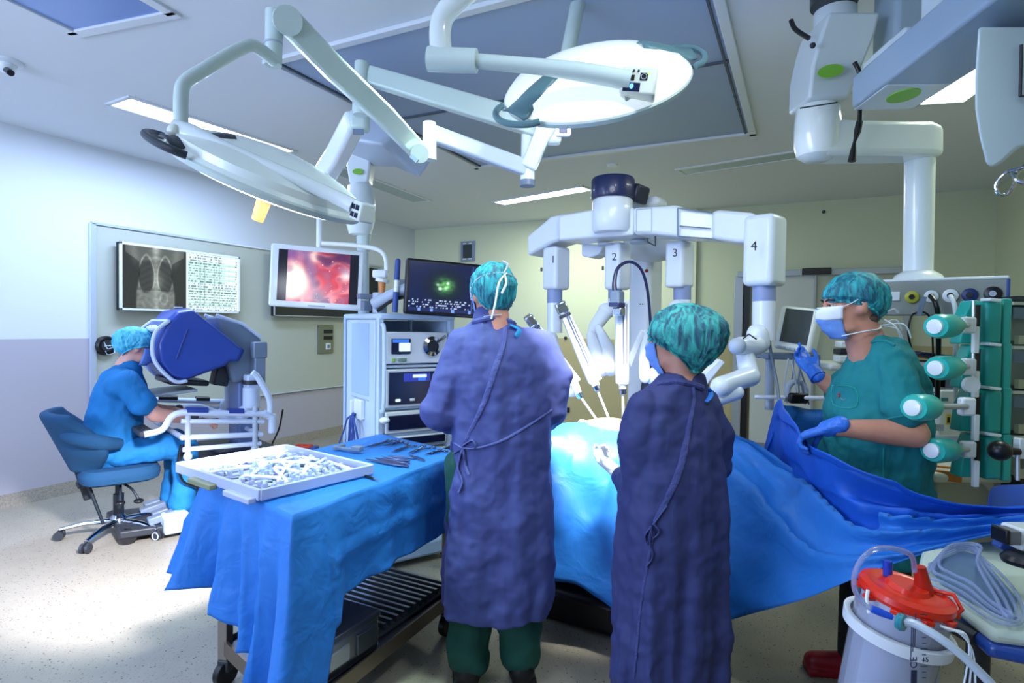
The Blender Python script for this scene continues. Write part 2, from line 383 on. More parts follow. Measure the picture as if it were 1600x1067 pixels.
# ---------------- steel framed panel recessed in the left wall
pa, pb = Wx(143, 349.5, XL), Wx(524, 604, XL); pz1 = 2.29; pz0 = .63; py0 = pa.y; py1 = pb.y+.9
fr = MB()
for (yy, zz, sy, sz) in (((py0+py1)/2, pz1, py1-py0, .025), ((py0+py1)/2, pz0, py1-py0, .012), (py0, (pz0+pz1)/2, .03, pz1-pz0), (py1, (pz0+pz1)/2, .03, pz1-pz0)):
    fr.box((XL+.012, yy, zz), (.024, sy+.02, sz))
struct(fr.build('trim_5', mat('panel_edge_steel', '#c3cfe0', .3, .3), bev=.003))
struct(MB().box((XL+.004, (py0+py1)/2, (pz0+pz1)/2), (.008, py1-py0, pz1-pz0)).build('trim_6', mat('panel_enamel', '#b9bfb4', .35)))

# ---------------- sliding door at the back right
dz = 2.10; dl = Wy(1158, 520, YB).x; dr = Wy(1412, 500, YB).x; dm = Wy(1272, 500, YB).x
dn = thing('door_1', None, None, (dl, YB, 0)); struct(dn); 
if 'category' in dn: del dn['category']
M_DOORW = mat('door_laminate_pale', '#c5cbc8', .4); M_DFRAME = mat('door_frame_grey', '#9fa8b0', .35, .3)
MB().box(((dl+.12+dm)/2, YB-.05, dz/2), (dm-dl-.12, .04, dz-.02)).build('door_leaf', M_DOORW, dn, bev=.004)
MB().box(((dm+dr)/2, YB-.03, dz/2), (dr-dm, .04, dz-.02)).build('side_panel', mat('side_panel_green', '#b9c1ab', .4), dn)
f = MB()
f.box(((dl+dr)/2, YB-.06, dz+.02), (dr-dl+.1, .1, .07)).box((dl-.03, YB-.05, dz/2), (.1, .08, dz)).box((dr+.02, YB-.05, dz/2), (.07, .08, dz)).box((dm, YB-.055, dz/2), (.03, .06, dz))
f.build('door_frame', M_DFRAME, dn, bev=.004)
MB().box((dl+.06, YB-.04, dz/2), (.06, .04, dz)).build('door_gap', M_BLACK, dn)
MB().box((dl+.5, YB-.075, .05), (dm-dl-.14, .02, .1)).build('kick_plate', M_STEEL, dn)
sx = (Wy(1255, 430, YB-.1).x+Wy(1297, 426, YB-.1).x)/2
MB().box((sx, YB-.125, dz+.03), (.3, .03, .075)).build('motion_sensor', M_BLACK, dn, bev=.006)

# ---------------- small things on the walls
def plate(name, label, cat, x, y, w, h, wall, m=M_PLASTIC, t=.02):
    p = Wx(x, y, XL+.01) if wall == 'L' else Wy(x, y, YB-.06 if x < 1088 else YB)
    o = thing(name, label, cat, p)
    if wall == 'L': MB().box(p+V(t/2, 0, 0), (t, w, h)).build('faceplate', m, o, bev=.004)
    else: MB().box(p-V(0, t/2, 0), (w, t, h)).build('faceplate', m, o, bev=.004)
    return o, p
o, p = plate('wall_intercom', 'grey framed square intercom on the back wall above the black touchscreen', 'intercom', 732, 393, .24, .30, 'B', mat('intercom_steel', '#8f9cb8', .35, .3), .03)
MB().box(p-V(0, .035, 0), (.15, .012, .2)).build('display', mat('intercom_dark', '#3a4248', .3), o, bev=.003)
for sx in (-.05, .05):
    for sz in (-.115, .115): MB().box(p+V(sx, -.035, sz), (.05, .01, .018)).build('key', M_WHITE, o)
o, p = plate('wall_control_panel', 'grey green control plate on the left wall left of the equipment tower', 'control panel', 508, 530, .26, .36, 'L', mat('plate_olive', '#7e8370', .4, .3))
for i, z in enumerate((.1, .02)): MB().box(p+V(.024, .03, z), (.01, .15, .045)).build('display', M_BLACK, o)
MB().box(p+V(.024, .03, -.09), (.01, .08, .08)).build('key', M_WHITE, o); MB().box(p+V(.03, .03, -.09), (.008, .04, .045)).build('symbol', M_GREYBLUE, o)
p = Wx(163, 540, XL+.01)
o = thing('round_intercom', 'round black wall intercom behind the seated surgeon', 'intercom', p)
MB().lathe([(0, 0), (.085, 0), (.085, .03), (.07, .045), (0, .045)], Matrix.Translation(p) @ frame((1, 0, 0)).to_4x4()).build('housing', M_BLACK, o)
MB().lathe([(.05, .045), (.05, .05), (.0, .05)], Matrix.Translation(p) @ frame((1, 0, 0)).to_4x4()).build('speaker', M_DARK, o)
for k in (-.02, .02): MB().ell(p+V(.05, k, 0), .008).build('button', M_LGREY, o)
p = Wx(192, 552, XL+.01)
o = thing('wall_bracket', 'small black wall bracket beside the seated surgeon\'s cap', 'bracket', p)
MB().box(p+V(.02, 0, .0), (.04, .05, .26)).build('plate', M_BLACK, o, bev=.004)
for k in range(5): MB().box(p+V(.05, 0, -.1+k*.05), (.04, .04, .02)).build('hook', M_DARK, o)
for (x, y, w, h, lb, m) in ((1128, 513, .13, .15, 'small white switch plate on the back wall beside the door', M_PLASTIC), (1130, 529, .07, .12, 'small white socket below the white switch plate', M_PLASTIC)):
    o, p = plate('wall_switch', lb, 'switch', x, y, w, h, 'B', m, .02)
    MB().box(p-V(0, .025, 0), (w*.35, .01, h*.5)).build('rocker', M_LGREY if h > .13 else M_DARK, o)
o, p = plate('wall_socket', 'small black plate on the back wall beside the left standing gown', 'socket', 883, 640, .14, .07, 'B', M_BLACK, .02)
MB().box(p-V(0, .022, 0), (.1, .006, .04)).build('cover', M_DARK, o)
p = Wy(884, 528, YB-.06)
o = MB().lathe([(0, 0), (.022, 0), (.02, .02), (0, .022)], Matrix.Translation(p) @ frame((0, -1, 0)).to_4x4()).build('door_stop', M_BLACK); tag(o, 'tiny black round knob on the back wall between the robot arms', 'knob')
p = Wy(1287, 331, YB)
o = MB().lathe([(0, 0), (.02, 0), (.018, .015), (0, .016)], Matrix.Translation(p) @ frame((0, -1, 0)).to_4x4()).build('wall_sensor', M_DARK); tag(o, 'tiny dark round sensor high on the wall above the door', 'sensor')
# ================================================================== figures: shared builders
from mathutils.bvhtree import BVHTree
M_SKIN = mat('skin', '#c79079', .5, var=(14, .5, '#b87a66'), sss=.08)
M_SKIN_PALE = mat('skin_pale', '#d8a293', .5, sss=.08)
M_HAIR = mat('dark_hair', '#1c1815', .6, bump=(60, .5, (1, 1, 6)))
M_MASKW = mat('mask_white', '#e3eaf6', .7, bump=(30, .2))
M_MASKB = mat('mask_blue', '#6f9be6', .7, bump=(30, .2))
M_GLOVEB = mat('glove_blue', '#2f6fd6', .38, bump=(25, .5))
M_GLOVEW = mat('glove_white', '#dfe4e6', .4, bump=(30, .5))
M_SCRUB_TEAL = mat('scrub_teal_cloth', '#0b7c82', .8, bump=(7, .9, (1, 1, .6)), var=(3, .35, '#096a72'))
M_SCRUB_BLUE = mat('scrub_blue_cloth', '#0f70b0', .8, bump=(7, .9, (1, 1, .5)))
M_GOWN = mat('gown_indigo_cloth', '#424c88', .75, bump=(7, .6, (1, 1, .22)), var=(2.5, .4, '#384178'))
M_SCRUB_GREEN = mat('scrub_green_cloth', '#0f4a40', .8, bump=(6, .9, (1, 1, .4)))
M_SHOE = mat('shoe_black', '#0c0d0f', .5)
M_TIE = mat('white_tape', '#e2ebf4', .7)
# bouffant cap: thin pleated gauze with the dark hair showing through
def cap_mat(name, light, dark, scale, rot):
    m = bpy.data.materials.new(name); m.use_nodes = True; nt = m.node_tree; b = nt.nodes['Principled BSDF']
    tc = nt.nodes.new('ShaderNodeTexCoord'); mp = nt.nodes.new('ShaderNodeMapping'); mp.inputs['Rotation'].default_value = rot; mp.inputs['Scale'].default_value = (1, 1, .16)
    n = nt.nodes.new('ShaderNodeTexNoise'); n.inputs['Scale'].default_value = scale; n.inputs['Detail'].default_value = 5; n.inputs['Distortion'].default_value = 1.4
    cr_ = nt.nodes.new('ShaderNodeValToRGB'); e = cr_.color_ramp.elements
    e[0].position = .40; e[0].color = (*lin(dark), 1); e[1].position = .60; e[1].color = (*lin(light), 1)
    nt.links.new(tc.outputs['Object'], mp.inputs[0]); nt.links.new(mp.outputs[0], n.inputs['Vector']); nt.links.new(n.outputs[0], cr_.inputs[0])
    nt.links.new(cr_.outputs[0], b.inputs['Base Color']); b.inputs['Roughness'].default_value = .6
    bp = nt.nodes.new('ShaderNodeBump'); bp.inputs['Strength'].default_value = .8; bp.inputs['Distance'].default_value = .006
    nt.links.new(n.outputs[0], bp.inputs['Height']); nt.links.new(bp.outputs[0], b.inputs['Normal']); return m
M_CAP = cap_mat('bouffant_gauze', '#2aa5ae', '#0f5a70', 34, (.5, .9, 0))
M_CAPD = cap_mat('bouffant_gauze_deep', '#36a9a4', '#154f63', 30, (0, 1.0, .5))
M_CAPL = cap_mat('bouffant_gauze_light', '#5cc4dc', '#2d9fc4', 26, (.3, .6, 0))

def head_frame(pos, yaw, pitch=0, roll=0):
    """yaw: heading of the face in room coordinates (0 = +Y), pitch down positive"""
    return Matrix.Translation(Vector(pos)) @ Matrix.Rotation(yaw, 4, 'Z') @ Matrix.Rotation(-pitch, 4, 'X') @ Matrix.Rotation(roll, 4, 'Y')

def head_prims(b, M, s=1.0, neck=.12, nk=(0, -.045, -.2)):
    S = M @ Matrix.Scale(s, 4)
    b.ell((0, -.012, .02), (.075, .096, .094), M=S); b.ell((0, .03, -.035), (.06, .062, .075), M=S); b.ell((0, .056, -.092), (.03, .028, .024), M=S)
    b.ell((.03, .02, -.075), (.03, .05, .03), M=S); b.ell((-.03, .02, -.075), (.03, .05, .03), M=S)
    b.ell((0, .078, .026), (.045, .016, .011), M=S); b.ell((0, .072, .048), (.042, .014, .03), M=S)
    T = Matrix(S)
    def c(a, q, ra, rb): b.cap(T @ Vector(a), T @ Vector(q), ra*s, rb*s)
    c((0, .09, .018), (0, .112, -.028), .008, .013); b.ell((.012, .1, -.03), (.009, .011, .008), M=S); b.ell((-.012, .1, -.03), (.009, .011, .008), M=S)
    b.ell((0, .088, -.058), (.024, .012, .008), M=S); b.ell((0, .086, -.07), (.021, .012, .008), M=S)
    for k in (-1, 1):
        b.ell((k*.077, -.012, -.008), (.011, .02, .032), (.15, 0, 0), M=S); b.ell((k*.04, .066, -.012), (.02, .022, .018), M=S)
    c((0, -.02, -.06), nk, .056, .062)

def cap_mesh(M, r=(.095, .12, .105), c=(0, -.02, .03), front=.02, back=-.06, pleat=.004, bulge=0, n=72, seed=1, gath=.006):
    """gathered cap: rings run from crown to an elastic rim that slopes from brow to nape"""
    b = MB(); rings = []; m = 22
    for i in range(m+1):
        ring = []
        for j in range(n):
            a = 2*pi*j/n; fy = sin(a)   # fy: +1 front, -1 back
            zr = (front+back)/2+(front-back)/2*fy+.012*cos(2*a)
            tm = math.acos(max(-.9, min(.95, (zr-c[2])/r[2])))
            t = i/m; th = tm*t if i < m else tm
            rad = sin(th); pl = 1+pleat/.1*sin(j*9.0+3*sin(i*.5+seed)+noise.noise(Vector((a*2, i*.2, seed)))*4)*min(1, t*1.6)
            bl = 1+bulge*max(0, -fy)*sin(pi*min(1, t*1.05))
            squeeze = 1-(.10*sm(.9, 1, t))
            x = r[0]*rad*cos(a)*pl*squeeze; y = r[1]*rad*fy*pl*bl*squeeze; z = r[2]*cos(th)
            z += -bulge*.06*max(0, -fy)*t
            dv = noise.noise(Vector((x*25, y*25, z*25+seed)))*gath
            v = Vector((x, y, z)); v += v.normalized()*dv if v.length > 1e-5 else Vector((0, 0, 0))
            ring.append(v+Vector(c))
        rings.append(ring)
    # rolled elastic rim
    last = rings[-1]; rr = []
    for k, (q, dz) in enumerate(((1.05, -.003), (1.05, -.010), (.97, -.012), (.93, -.004))):
        rr.append([Vector((c[0]+(p.x-c[0])*q*(1+.012*sin(j*2.6+k)), c[1]+(p.y-c[1])*q*(1+.012*sin(j*2.6+k)), p.z+dz)) for j, p in enumerate(last)])
    b.loft([[M @ p for p in r_] for r_ in rings+rr]); return b

def mask_mesh(M, s=1.0, wrap=1.25):
    b = MB(); rows = []
    for i in range(15):
        v = i/14; row = []
        for j in range(21):
            u = -1+2*j/20; a = u*wrap
            z = .0-.122*v; bul = sin(pi*min(1, v*1.05))*.012; pl = .0025*sin(v*pi*6)
            ry = .118-.034*v**2*1.0+bul*cos(a); rx = .072-.02*v
            x = rx*sin(a)*1.05; y = (ry+pl)*cos(a)*(.96 if v < .08 else 1)-.005
            y = max(y, .012); ridge = .012*math.exp(-(u*5)**2)*(1-v)
            row.append(M @ Vector((x*s, (y+ridge)*s, (z+.006*(1-abs(u)))*s)))
        rows.append(row)
    b.grid(rows); return b

def strap(M, pts, r=.0035, n=6): return MB().tube(cr([M @ Vector(p) for p in pts], 8), r, n, ry=.5)

def hand_prims(b, M, curl=(.3, .5, .5, .4), thumb=(.5, .2), s=1.0, side=1, spread=.06, wrist=.05):
    """wrist at origin, fingers +y, back of the hand +z, thumb on side*x"""
    def pt(x, y, z): return M @ Vector((x*side*s, y*s, z*s))
    def c(a, q, ra, rb): b.cap(pt(*a), pt(*q), ra*s, rb*s, 10)
    c((0, -wrist, 0), (0, .012, 0), .030, .028)
    for x in (-.027, -.009, .009, .027): c((x*.75, .005, 0), (x, .082, .002), .0155, .0125)
    c((.018, .012, -.006), (.034, .045, -.010), .017, .013)
    for k, (x, ln) in enumerate(((.028, .070), (.0095, .080), (-.009, .074), (-.027, .058))):
        cu = curl[k]; ang = 0; p = Vector((x, .085, .002)); sp = spread*(x/.028)
        for q, (f, r0, r1) in enumerate(((.42, .0098, .0090), (.32, .0090, .0083), (.26, .0083, .0072))):
            ang += cu*(1.0 if q else .8)
            d = Vector((sin(sp)*cos(ang), cos(sp)*cos(ang), -sin(ang)))*ln*f
            n_ = p+d; b.cap(pt(*p), pt(*n_), r0*s, r1*s, 10); p = n_
    a, q = thumb; p = Vector((.036, .040, -.008))
    for f, r0, r1 in ((.036, .0125, .0108), (.028, .0105, .0088)):
        d = Vector((sin(a)*cos(q), cos(a)*cos(q), -sin(q)))*f; n_ = p+d; b.cap(pt(*p), pt(*n_), r0*s, r1*s, 10); p = n_; a -= .35; q += .15

def limb(b, pts, rs, n=14):
    for i in range(len(pts)-1): b.cap(pts[i], pts[i+1], rs[i], rs[i+1], n)

def gown_rings(fr, spec, n=96, folds=11, amp=.012, seed=0, zamp=None):
    """fr: 4x4 person frame (x right, y forward, z up, origin on the floor) spec: (z, cx, cy, a, b)"""
    P = cr([V(s[0], s[1], s[2]) for s in spec], 6); Q = cr([V(s[3], s[4], 0) for s in spec], 6); rings = []
    for p, q in zip(P, Q):
        z = p.x; r_ = []
        k = (zamp(z) if zamp else 1)
        for j in range(n):
            a = 2*pi*j/n
            w_ = noise.noise(Vector((cos(a)*2.2+seed, sin(a)*2.2, z*.7)))*2.2
            f = sin(a*folds+w_*2.5+seed)*.55+noise.noise(Vector((cos(a)*5+seed*3, sin(a)*5, z*1.1)))*1.3
            d = amp*k*f
            sq = 1/((abs(cos(a))**2.6+abs(sin(a))**2.6)**(1/2.6))
            r_.append(fr @ Vector((p.y+(q.x*sq+d)*cos(a), p.z+(q.y*sq+d)*sin(a), z)))
        rings.append(r_)
    return rings

def bvh(o):
    dg = bpy.context.evaluated_depsgraph_get(); e = o.evaluated_get(dg); me = e.to_mesh()
    t = BVHTree.FromPolygons([tuple(o.matrix_world @ v.co) if False else tuple(v.co) for v in me.vertices], [tuple(p.vertices) for p in me.polygons]); e.to_mesh_clear(); return t
def on(t, pts, off=.004, sub=6, fallback=None):
    """lay a line of picture points on the surface t"""
    out = []
    P = cr([V(x, y, 0) for x, y in pts], sub)
    for p in P:
        v = ray(p.x, p.y).normalized(); h = t.ray_cast(CAM, v)
        if h[0] is not None: out.append(h[0]-v*off)
    if len(out) < 2:
        print('SEAM MISS', pts); out = [W(x, y, fallback or 2.3) for x, y in pts]
    return out
def heading(c, d): return atan2(-(c*cos(YAW)-d*sin(YAW)), (c*sin(YAW)+d*cos(YAW)))  # yaw for a level direction given as (right, ahead)
# ================================================================== seated surgeon, console, chair
M_CHAIR = mat('chair_teal_fabric', '#0a4064', .85, bump=(120, .15))
M_SHELL = mat('chair_dark_shell', '#0d1a24', .5)
CE = V(.743, .669, 0); CLt = V(-.669, .743, 0)   # level frame: surgeon looks along CE, CLt is his left
def CB(t, s, z, o=(-2.353, 3.92)): q = V(o[0], o[1], 0)+CE*t+CLt*s; return L(q.x, q.y, z)
ex = (CB(1, 0, 0)-CB(0, 0, 0)); ey = (CB(0, 1, 0)-CB(0, 0, 0)); HD = atan2(ex.y, ex.x)
# --- chair
cc = L(-2.66, 3.97, 0)
PC = L(-2.71, 4.04, 0)
ch = thing('office_chair', 'dark blue swivel chair on five chrome legs under the seated surgeon', 'chair', cc, HD)
# local frame: +x the way the sitter faces
b = MB(mtx(cc, (0, 0, HD)))
b.loft([[Vector((x*k, y*k, z)) for x, y in [(.23*cos(a)*(1/(abs(cos(a))**4+abs(sin(a))**4)**.25), .24*sin(a)*(1/(abs(cos(a))**4+abs(sin(a))**4)**.25)) for a in [2*pi*j/40 for j in range(40)]]] for k, z in ((.86, .385), (.97, .40), (1, .43), (1, .455), (.93, .485), (.7, .495), (.1, .49))])
b.build('seat', M_CHAIR, ch)
b = MB(mtx(cc, (0, 0, HD)))
rows = []
for i in range(13):
    v = i/12; hw = .11+.15*sm(0, .45, v)-.02*sm(.8, 1, v); row = []
    for j in range(17):
        u = -1+2*j/16; z = .47+.40*v; x = -.23-.17*v+abs(u)**2.2*(.11+.10*sin(pi*min(1, v*1.1))); row.append(Vector((x, u*hw*1.1, z)))
    rows.append(row)
b.grid(rows); b.build('backrest', M_CHAIR, ch, thick=.06, sub=1)
b = MB(mtx(cc, (0, 0, HD)))
for k in (-1, 1):
    b2 = MB(mtx(cc, (0, 0, HD))); b2.tube(cr([(-.30, k*.16, .74), (-.24, k*.25, .72), (-.12, k*.27, .68), (-.02, k*.24, .66)], 6), [.035, .045, .045, .03], 12, ry=1.1); b2.build('armrest', M_CHAIR, ch)
MB(mtx(cc, (0, 0, HD))).box((-.20, 0, .42), (.06, .05, .3), (0, -.25, 0)).box((-.08, 0, .375), (.3, .12, .03)).build('back_support', M_SHELL, ch, bev=.008)
MB(mtx(cc, (0, 0, HD))).cyl((0, 0, .09), (0, 0, .28), .032, .032).cyl((0, 0, .26), (0, 0, .38), .02, .02).build('gas_lift', M_SHELL, ch)
for k, (x, y) in enumerate(((-.02, -.2), (.08, -.22))):
    l = MB(mtx(cc, (0, 0, HD))).tube(cr([(0, -.05, .37), (x*.6, y*.8, .34), (x, y, .27)], 5), .008, 8).build('lever', M_SHELL, ch)
    MB(mtx(cc, (0, 0, HD))).ell((x, y, .265), (.03, .03, .016)).build('knob', M_BLACK, l)
MB(mtx(cc, (0, 0, HD))).cyl((-.18, -.06, .40), (-.10, -.10, .12), .012, .009).build('tilt_lever', M_SHELL, ch)
MB(mtx(cc, (0, 0, HD))).lathe([(0, .06), (.05, .06), (.05, .12), (.035, .14), (0, .14)]).build('hub', M_CHROME, ch)
a0 = atan2((L(0, -1, 0)).y, (L(0, -1, 0)).x)-HD
for k in range(5):
    a = a0+k*2*pi/5+.05; d = V(cos(a), sin(a), 0)
    lg = MB(mtx(cc, (0, 0, HD))).tube([d*.03+V(0, 0, .10), d*.2+V(0, 0, .095), d*.33+V(0, 0, .07)], [.024, .02, .016], 12, ry=.8).build('leg', M_CHROME, ch)
    n_ = V(-sin(a), cos(a), 0)
    w_ = MB(mtx(cc, (0, 0, HD)))
    for q in (-1, 1): w_.cyl(d*.335+n_*q*.008+V(0, 0, .03), d*.335+n_*q*.026+V(0, 0, .03), .03, .03)
    w_.cyl(d*.31+V(0, 0, .04), d*.31+V(0, 0, .08), .009, .009)
    w_.build('caster', M_DARK, ch); MB(mtx(cc, (0, 0, HD))).tube([d*.335+n_*q*.0265+V(0, 0, .03)+V(d.x*cos(t)*.024, d.y*cos(t)*.024, sin(t)*.024) for t in [2*pi*i/16 for i in range(17)] for q in (-1,)], .004, 6).build('caster_rim', M_LGREY, bpy.data.objects[w_ and [o.name for o in bpy.data.objects if o.name.startswith('caster') and not o.name.startswith('caster_rim')][-1]])

# --- surgeon: hips on the chair
pr = thing('person', 'seated person in blue scrubs and light blue cap leaning into the viewer hood', 'person', cc)
def S(x, y, z): return PC+ex*x+ey*(y-.09)+V(0, 0, z)   # x ahead, y to his left
hip = S(-.04, 0, .59); chest = S(.0, 0, .93); neck = S(.05, 0, 1.14); hd = S(.10, 0, 1.275)
HM = head_frame(hd, HD-pi/2, .18)
b = MB(); head_prims(b, HM, 1.0, nk=(0, -.05, -.15))
WR = {k: S(.44, k*.17, .765) for k in (-1, 1)}; EL = {k: S(.16, k*.235, .83) for k in (-1, 1)}
for k in (-1, 1): limb(b, [S(.10, k*.21, .92), EL[k], WR[k]], [.05, .05, .033])
b.cap(neck, hd, .055, .055)
b.ell(chest, (.10, .10, .14)); b.ell(hip, (.12, .12, .1)); b.cap(hip, chest, .11, .10); b.cap(chest, neck, .10, .06)
for k in (-1, 1):
    limb(b, [S(.03, k*.15, 1.04), S(.10, k*.21, .92)], [.05, .05])
    limb(b, [S(-.02, k*.09, .57), S(.37, k*.13, .57), S(.35, k*.13, .15)], [.07, .06, .045])
body = b.build('body', M_SKIN_PALE, pr, remesh=.011, smo=4)
for k in (-1, 1):
    h = MB(); d_ = (WR[k]-EL[k]).normalized()
    Mh = basis(WR[k], d_.cross(V(0, 0, 1)), d_); hand_prims(h, Mh, (.5, .6, .6, .6), side=-k); h.build('hand', M_SKIN_PALE, pr, remesh=.005, smo=3)
# scrub top
b = MB()
b.cap(S(-.05, 0, .60), S(-.03, 0, .82), .175, .17); b.cap(S(-.03, 0, .82), S(.01, 0, 1.0), .17, .15)
b.ell(S(-.06, 0, .57), (.19, .19, .085)); b.cap(S(.0, -.12, 1.03), S(.0, .12, 1.03), .11, .11); b.cap(S(.01, 0, 1.05), S(.05, 0, 1.125), .12, .085)
for k in (-1, 1): limb(b, [S(.01, k*.17, 1.05), S(.05, k*.20, .98), S(.09, k*.225, .905)], [.085, .085, .082])
b.build('scrub_top', M_SCRUB_BLUE, pr, remesh=.011, smo=5, disp=[('CLOUDS', .13, .028), ('CLOUDS', .04, .006)])
b = MB(); b.ell(S(-.04, 0, .56), (.17, .19, .085))
for k in (-1, 1): limb(b, [S(-.02, k*.10, .575), S(.18, k*.125, .59), S(.36, k*.135, .575), S(.37, k*.135, .36), S(.34, k*.135, .17)], [.098, .098, .085, .082, .08])
b.build('scrub_trousers', M_SCRUB_BLUE, pr, remesh=.011, smo=4, disp=[('CLOUDS', .12, .03)])
for k in (-1, 1):
    b = MB(); b.cap(S(.33, k*.135, .125), S(.49, k*.15, .115), .045, .04); b.box(S(.42, k*.145, .085), (.26, .09, .024), (0, 0, HD)); b.build('shoe', M_SHOE, pr, remesh=.008, smo=3)
cap_mesh(HM, (.098, .122, .108), (0, -.018, .03), .035, -.055, .004, .12, seed=3).build('surgical_cap', M_CAPL, pr)
mask_mesh(HM).build('face_mask', M_MASKB, pr, thick=.003)
strap(HM, [(-.065, .06, -.004), (-.088, .0, .012), (-.075, -.07, .02), (0, -.125, .02)]).build('mask_tie', M_TIE, pr)
strap(HM, [(-.05, .05, -.11), (-.075, .0, -.10), (-.055, -.06, -.09), (0, -.10, -.085)]).build('mask_tie', M_TIE, pr)
for k, q in enumerate(((-.02, -.17, -.06), (.01, -.18, -.02), (-.03, -.16, .05), (-.01, -.19, .0))):
    strap(HM, [(0, -.12, -.01 if k % 2 else -.06), ((q[0]-.01), q[1]+.02, (q[2]-.02)), q], .004).build('tie_end', M_TIE, pr)

# --- surgeon console
co = thing('surgeon_console', 'navy hooded surgeon console with white arm rails in front of the seated surgeon', 'console', CB(.3, .25, 0))
M_NAVY = mat('console_navy', '#22429c', .38, coat=.2); M_NAVYD = mat('console_navy_dark', '#1d3a8c', .4); M_CWHITE = mat('console_white', '#c3d3ec', .35)
prof = [(.03, 1.44), (.11, 1.53), (.20, 1.55), (.56, 1.25), (.52, 1.165), (.46, 1.17), (.42, 1.135), (.15, 1.04), (.06, 1.07), (-.01, 1.17), (-.02, 1.30)]
rg = []
for s_, k in ((0.0, .90), (.03, .98), (.06, 1), (.44, 1), (.47, .98), (.50, .90)):
    rg.append([CB(.25+(t-.25)*k, s_, 1.3+(z-1.3)*k) for t, z in prof])
MB().loft(rg).build('hood', M_NAVY, co, bev=.012, seg=3)
# pale bezel round the opening
bz = []
for s_ in (0.0, .5):
    bz.append(cr([CB(.055, s_, 1.455), CB(-.025, s_, 1.37), CB(-.03, s_, 1.20), CB(.08, s_, 1.055), CB(.16, s_, 1.045)], 5))
b = MB(); b.tube(bz[0], .013, 8).tube(bz[1], .013, 8); b.tube([CB(.055, 0, 1.455), CB(.055, .5, 1.455)], .013, 8).tube([CB(.16, 0, 1.045), CB(.16, .5, 1.045)], .013, 8); b.build('bezel', M_CWHITE, co)
MB().box(CB(0.03, .25, 1.25), (.06, .30, .22), (0, 0, HD)).build('viewer_opening', M_BLACK, co, bev=.02)
MB().ell(CB(.02, .25, 1.40), (.05, .12, .03), (0, 0, HD)).build('headrest', M_CWHITE, co)
b = MB(); b.tube([CB(.10, -.003, 1.20), CB(.17, -.003, 1.40)], .006, 6).build('grip_slot', M_NAVYD, co)
MB().box(CB(.14, .12, 1.553), (.05, .02, .006), (0, 0, HD)).build('label_strip', M_WHITE, co)
# lower lip under the hood, keyboard shelf
MB().box(CB(.19, .25, 1.03), (.26, .44, .04), (0, .1, HD)).build('chin_rest', M_BLACK, co, bev=.015)
MB().box(CB(.10, .3, .955), (.32, .40, .02), (0, -.08, HD)).build('tray', M_LGREY, co, bev=.006)
# pivot housing behind the hood
rg = [[CB(t, s_, z) for t, z in ((.38, 1.50), (.56, 1.44), (.70, 1.33), (.74, 1.15), (.66, 1.02), (.50, 1.00), (.46, 1.14), (.42, 1.3))] for s_ in (.10, .40)]
MB().loft(rg).build('pivot_housing', M_GREYBLUE, co, bev=.025, seg=3)
MB().tube([CB(.38, .4, 1.505), CB(.56, .4, 1.445), CB(.70, .4, 1.335)], .012, 8).tube([CB(.38, .1, 1.505), CB(.56, .1, 1.445), CB(.70, .1, 1.335)], .01, 8).build('housing_trim', M_CWHITE, co)
MB().box(CB(.62, .25, .72), (.16, .24, .66), (0, 0, HD)).build('column', mat('console_column', '#6d84b8', .4), co, bev=.02)
MB().box(CB(.45, .25, 1.06), (.10, .14, .16), (0, .2, HD)).build('neck', M_DARK, co, bev=.01)
# arm rail: a white frame on both sides with a wrist rest across
for s_ in (-.18, .66):
    rl = MB(); P = [CB(-.12, s_, .735), CB(-.02, s_, .755), CB(.03, s_, .83), CB(.09, s_, .855), CB(.20, s_, .845), CB(.62, s_, .80)]
    rl.tube(cr(P[:5], 4)+[P[5]], .026, 12, ry=.8).tube([CB(.09, s_, .80), CB(.62, s_, .745)], .016, 10)
    rl.tube([CB(.62, s_, .80), CB(.68, s_, .78), CB(.68, s_, .66)], .03, 12)
    rl.tube(cr([CB(.66, s_, .76), CB(.66, s_, .90), CB(.58, s_, 1.06), CB(.54, s_, 1.1)], 4), .022, 10)
    r_ = rl.build('side_rail', M_CWHITE, co)
    for ta, za, tb, zb in ((.12, .862, .25, .852), (.38, .835, .48, .825)): MB().tube([CB(ta, s_, za), CB(tb, s_, zb)], .027, 12).build('grip', M_BLACK if s_ > 0 else M_NAVYD, r_)
MB().box(CB(-.10, .24, .735), (.09, .86, .035), (0, 0, HD)).build('wrist_rest', M_DARK, co, bev=.012)
MB().tube([CB(.1, -.18, .69), CB(.6, -.18, .655), CB(.6, .66, .655), CB(.1, .66, .69), CB(.1, -.18, .69)], .018, 8).tube([CB(.1, -.18, .61), CB(.6, -.18, .59)], .016, 8).build('lower_rail', M_CWHITE, co)
for t in (.13, .56): MB().tube([CB(t, -.18, .86), CB(t, -.18, .56)], .018, 10).ell(CB(t, -.18, .56), .028).build('rail_post', M_LGREY, co)
# master controllers
for s_ in (.02, .46):
    m_ = MB().box(CB(.60, s_, 1.02), (.09, .10, .10), (0, 0, HD)).cyl(CB(.60, s_, .82), CB(.60, s_, .98), .06, .06).build('arm_housing', M_CWHITE, co, bev=.012)
    MB().cyl(CB(.60, s_, 1.0), CB(.60, s_, 1.03), .066, .066).build('band', M_DARK, m_)
    MB().tube(cr([CB(.60, s_, .84), CB(.50, s_, .74), CB(.36, s_, .80), CB(.24, s_, .80)], 6), [.04, .03, .025, .018], 12).ell(CB(.55, s_, .80), .045).build('control_arm', M_CWHITE, co)
    MB().ell(CB(.22, s_, .80), .03).tube([CB(.24, s_, .80), CB(.14, s_, .82)], .01, 8).build('finger_grip', M_DARK, co)
MB().box(CB(.66, .05, 1.25), (.10, .10, .12), (0, 0, HD)).box(CB(.66, .05, 1.10), (.08, .08, .26), (0, 0, HD)).build('battery_box', M_GREYBLUE, co, bev=.01)
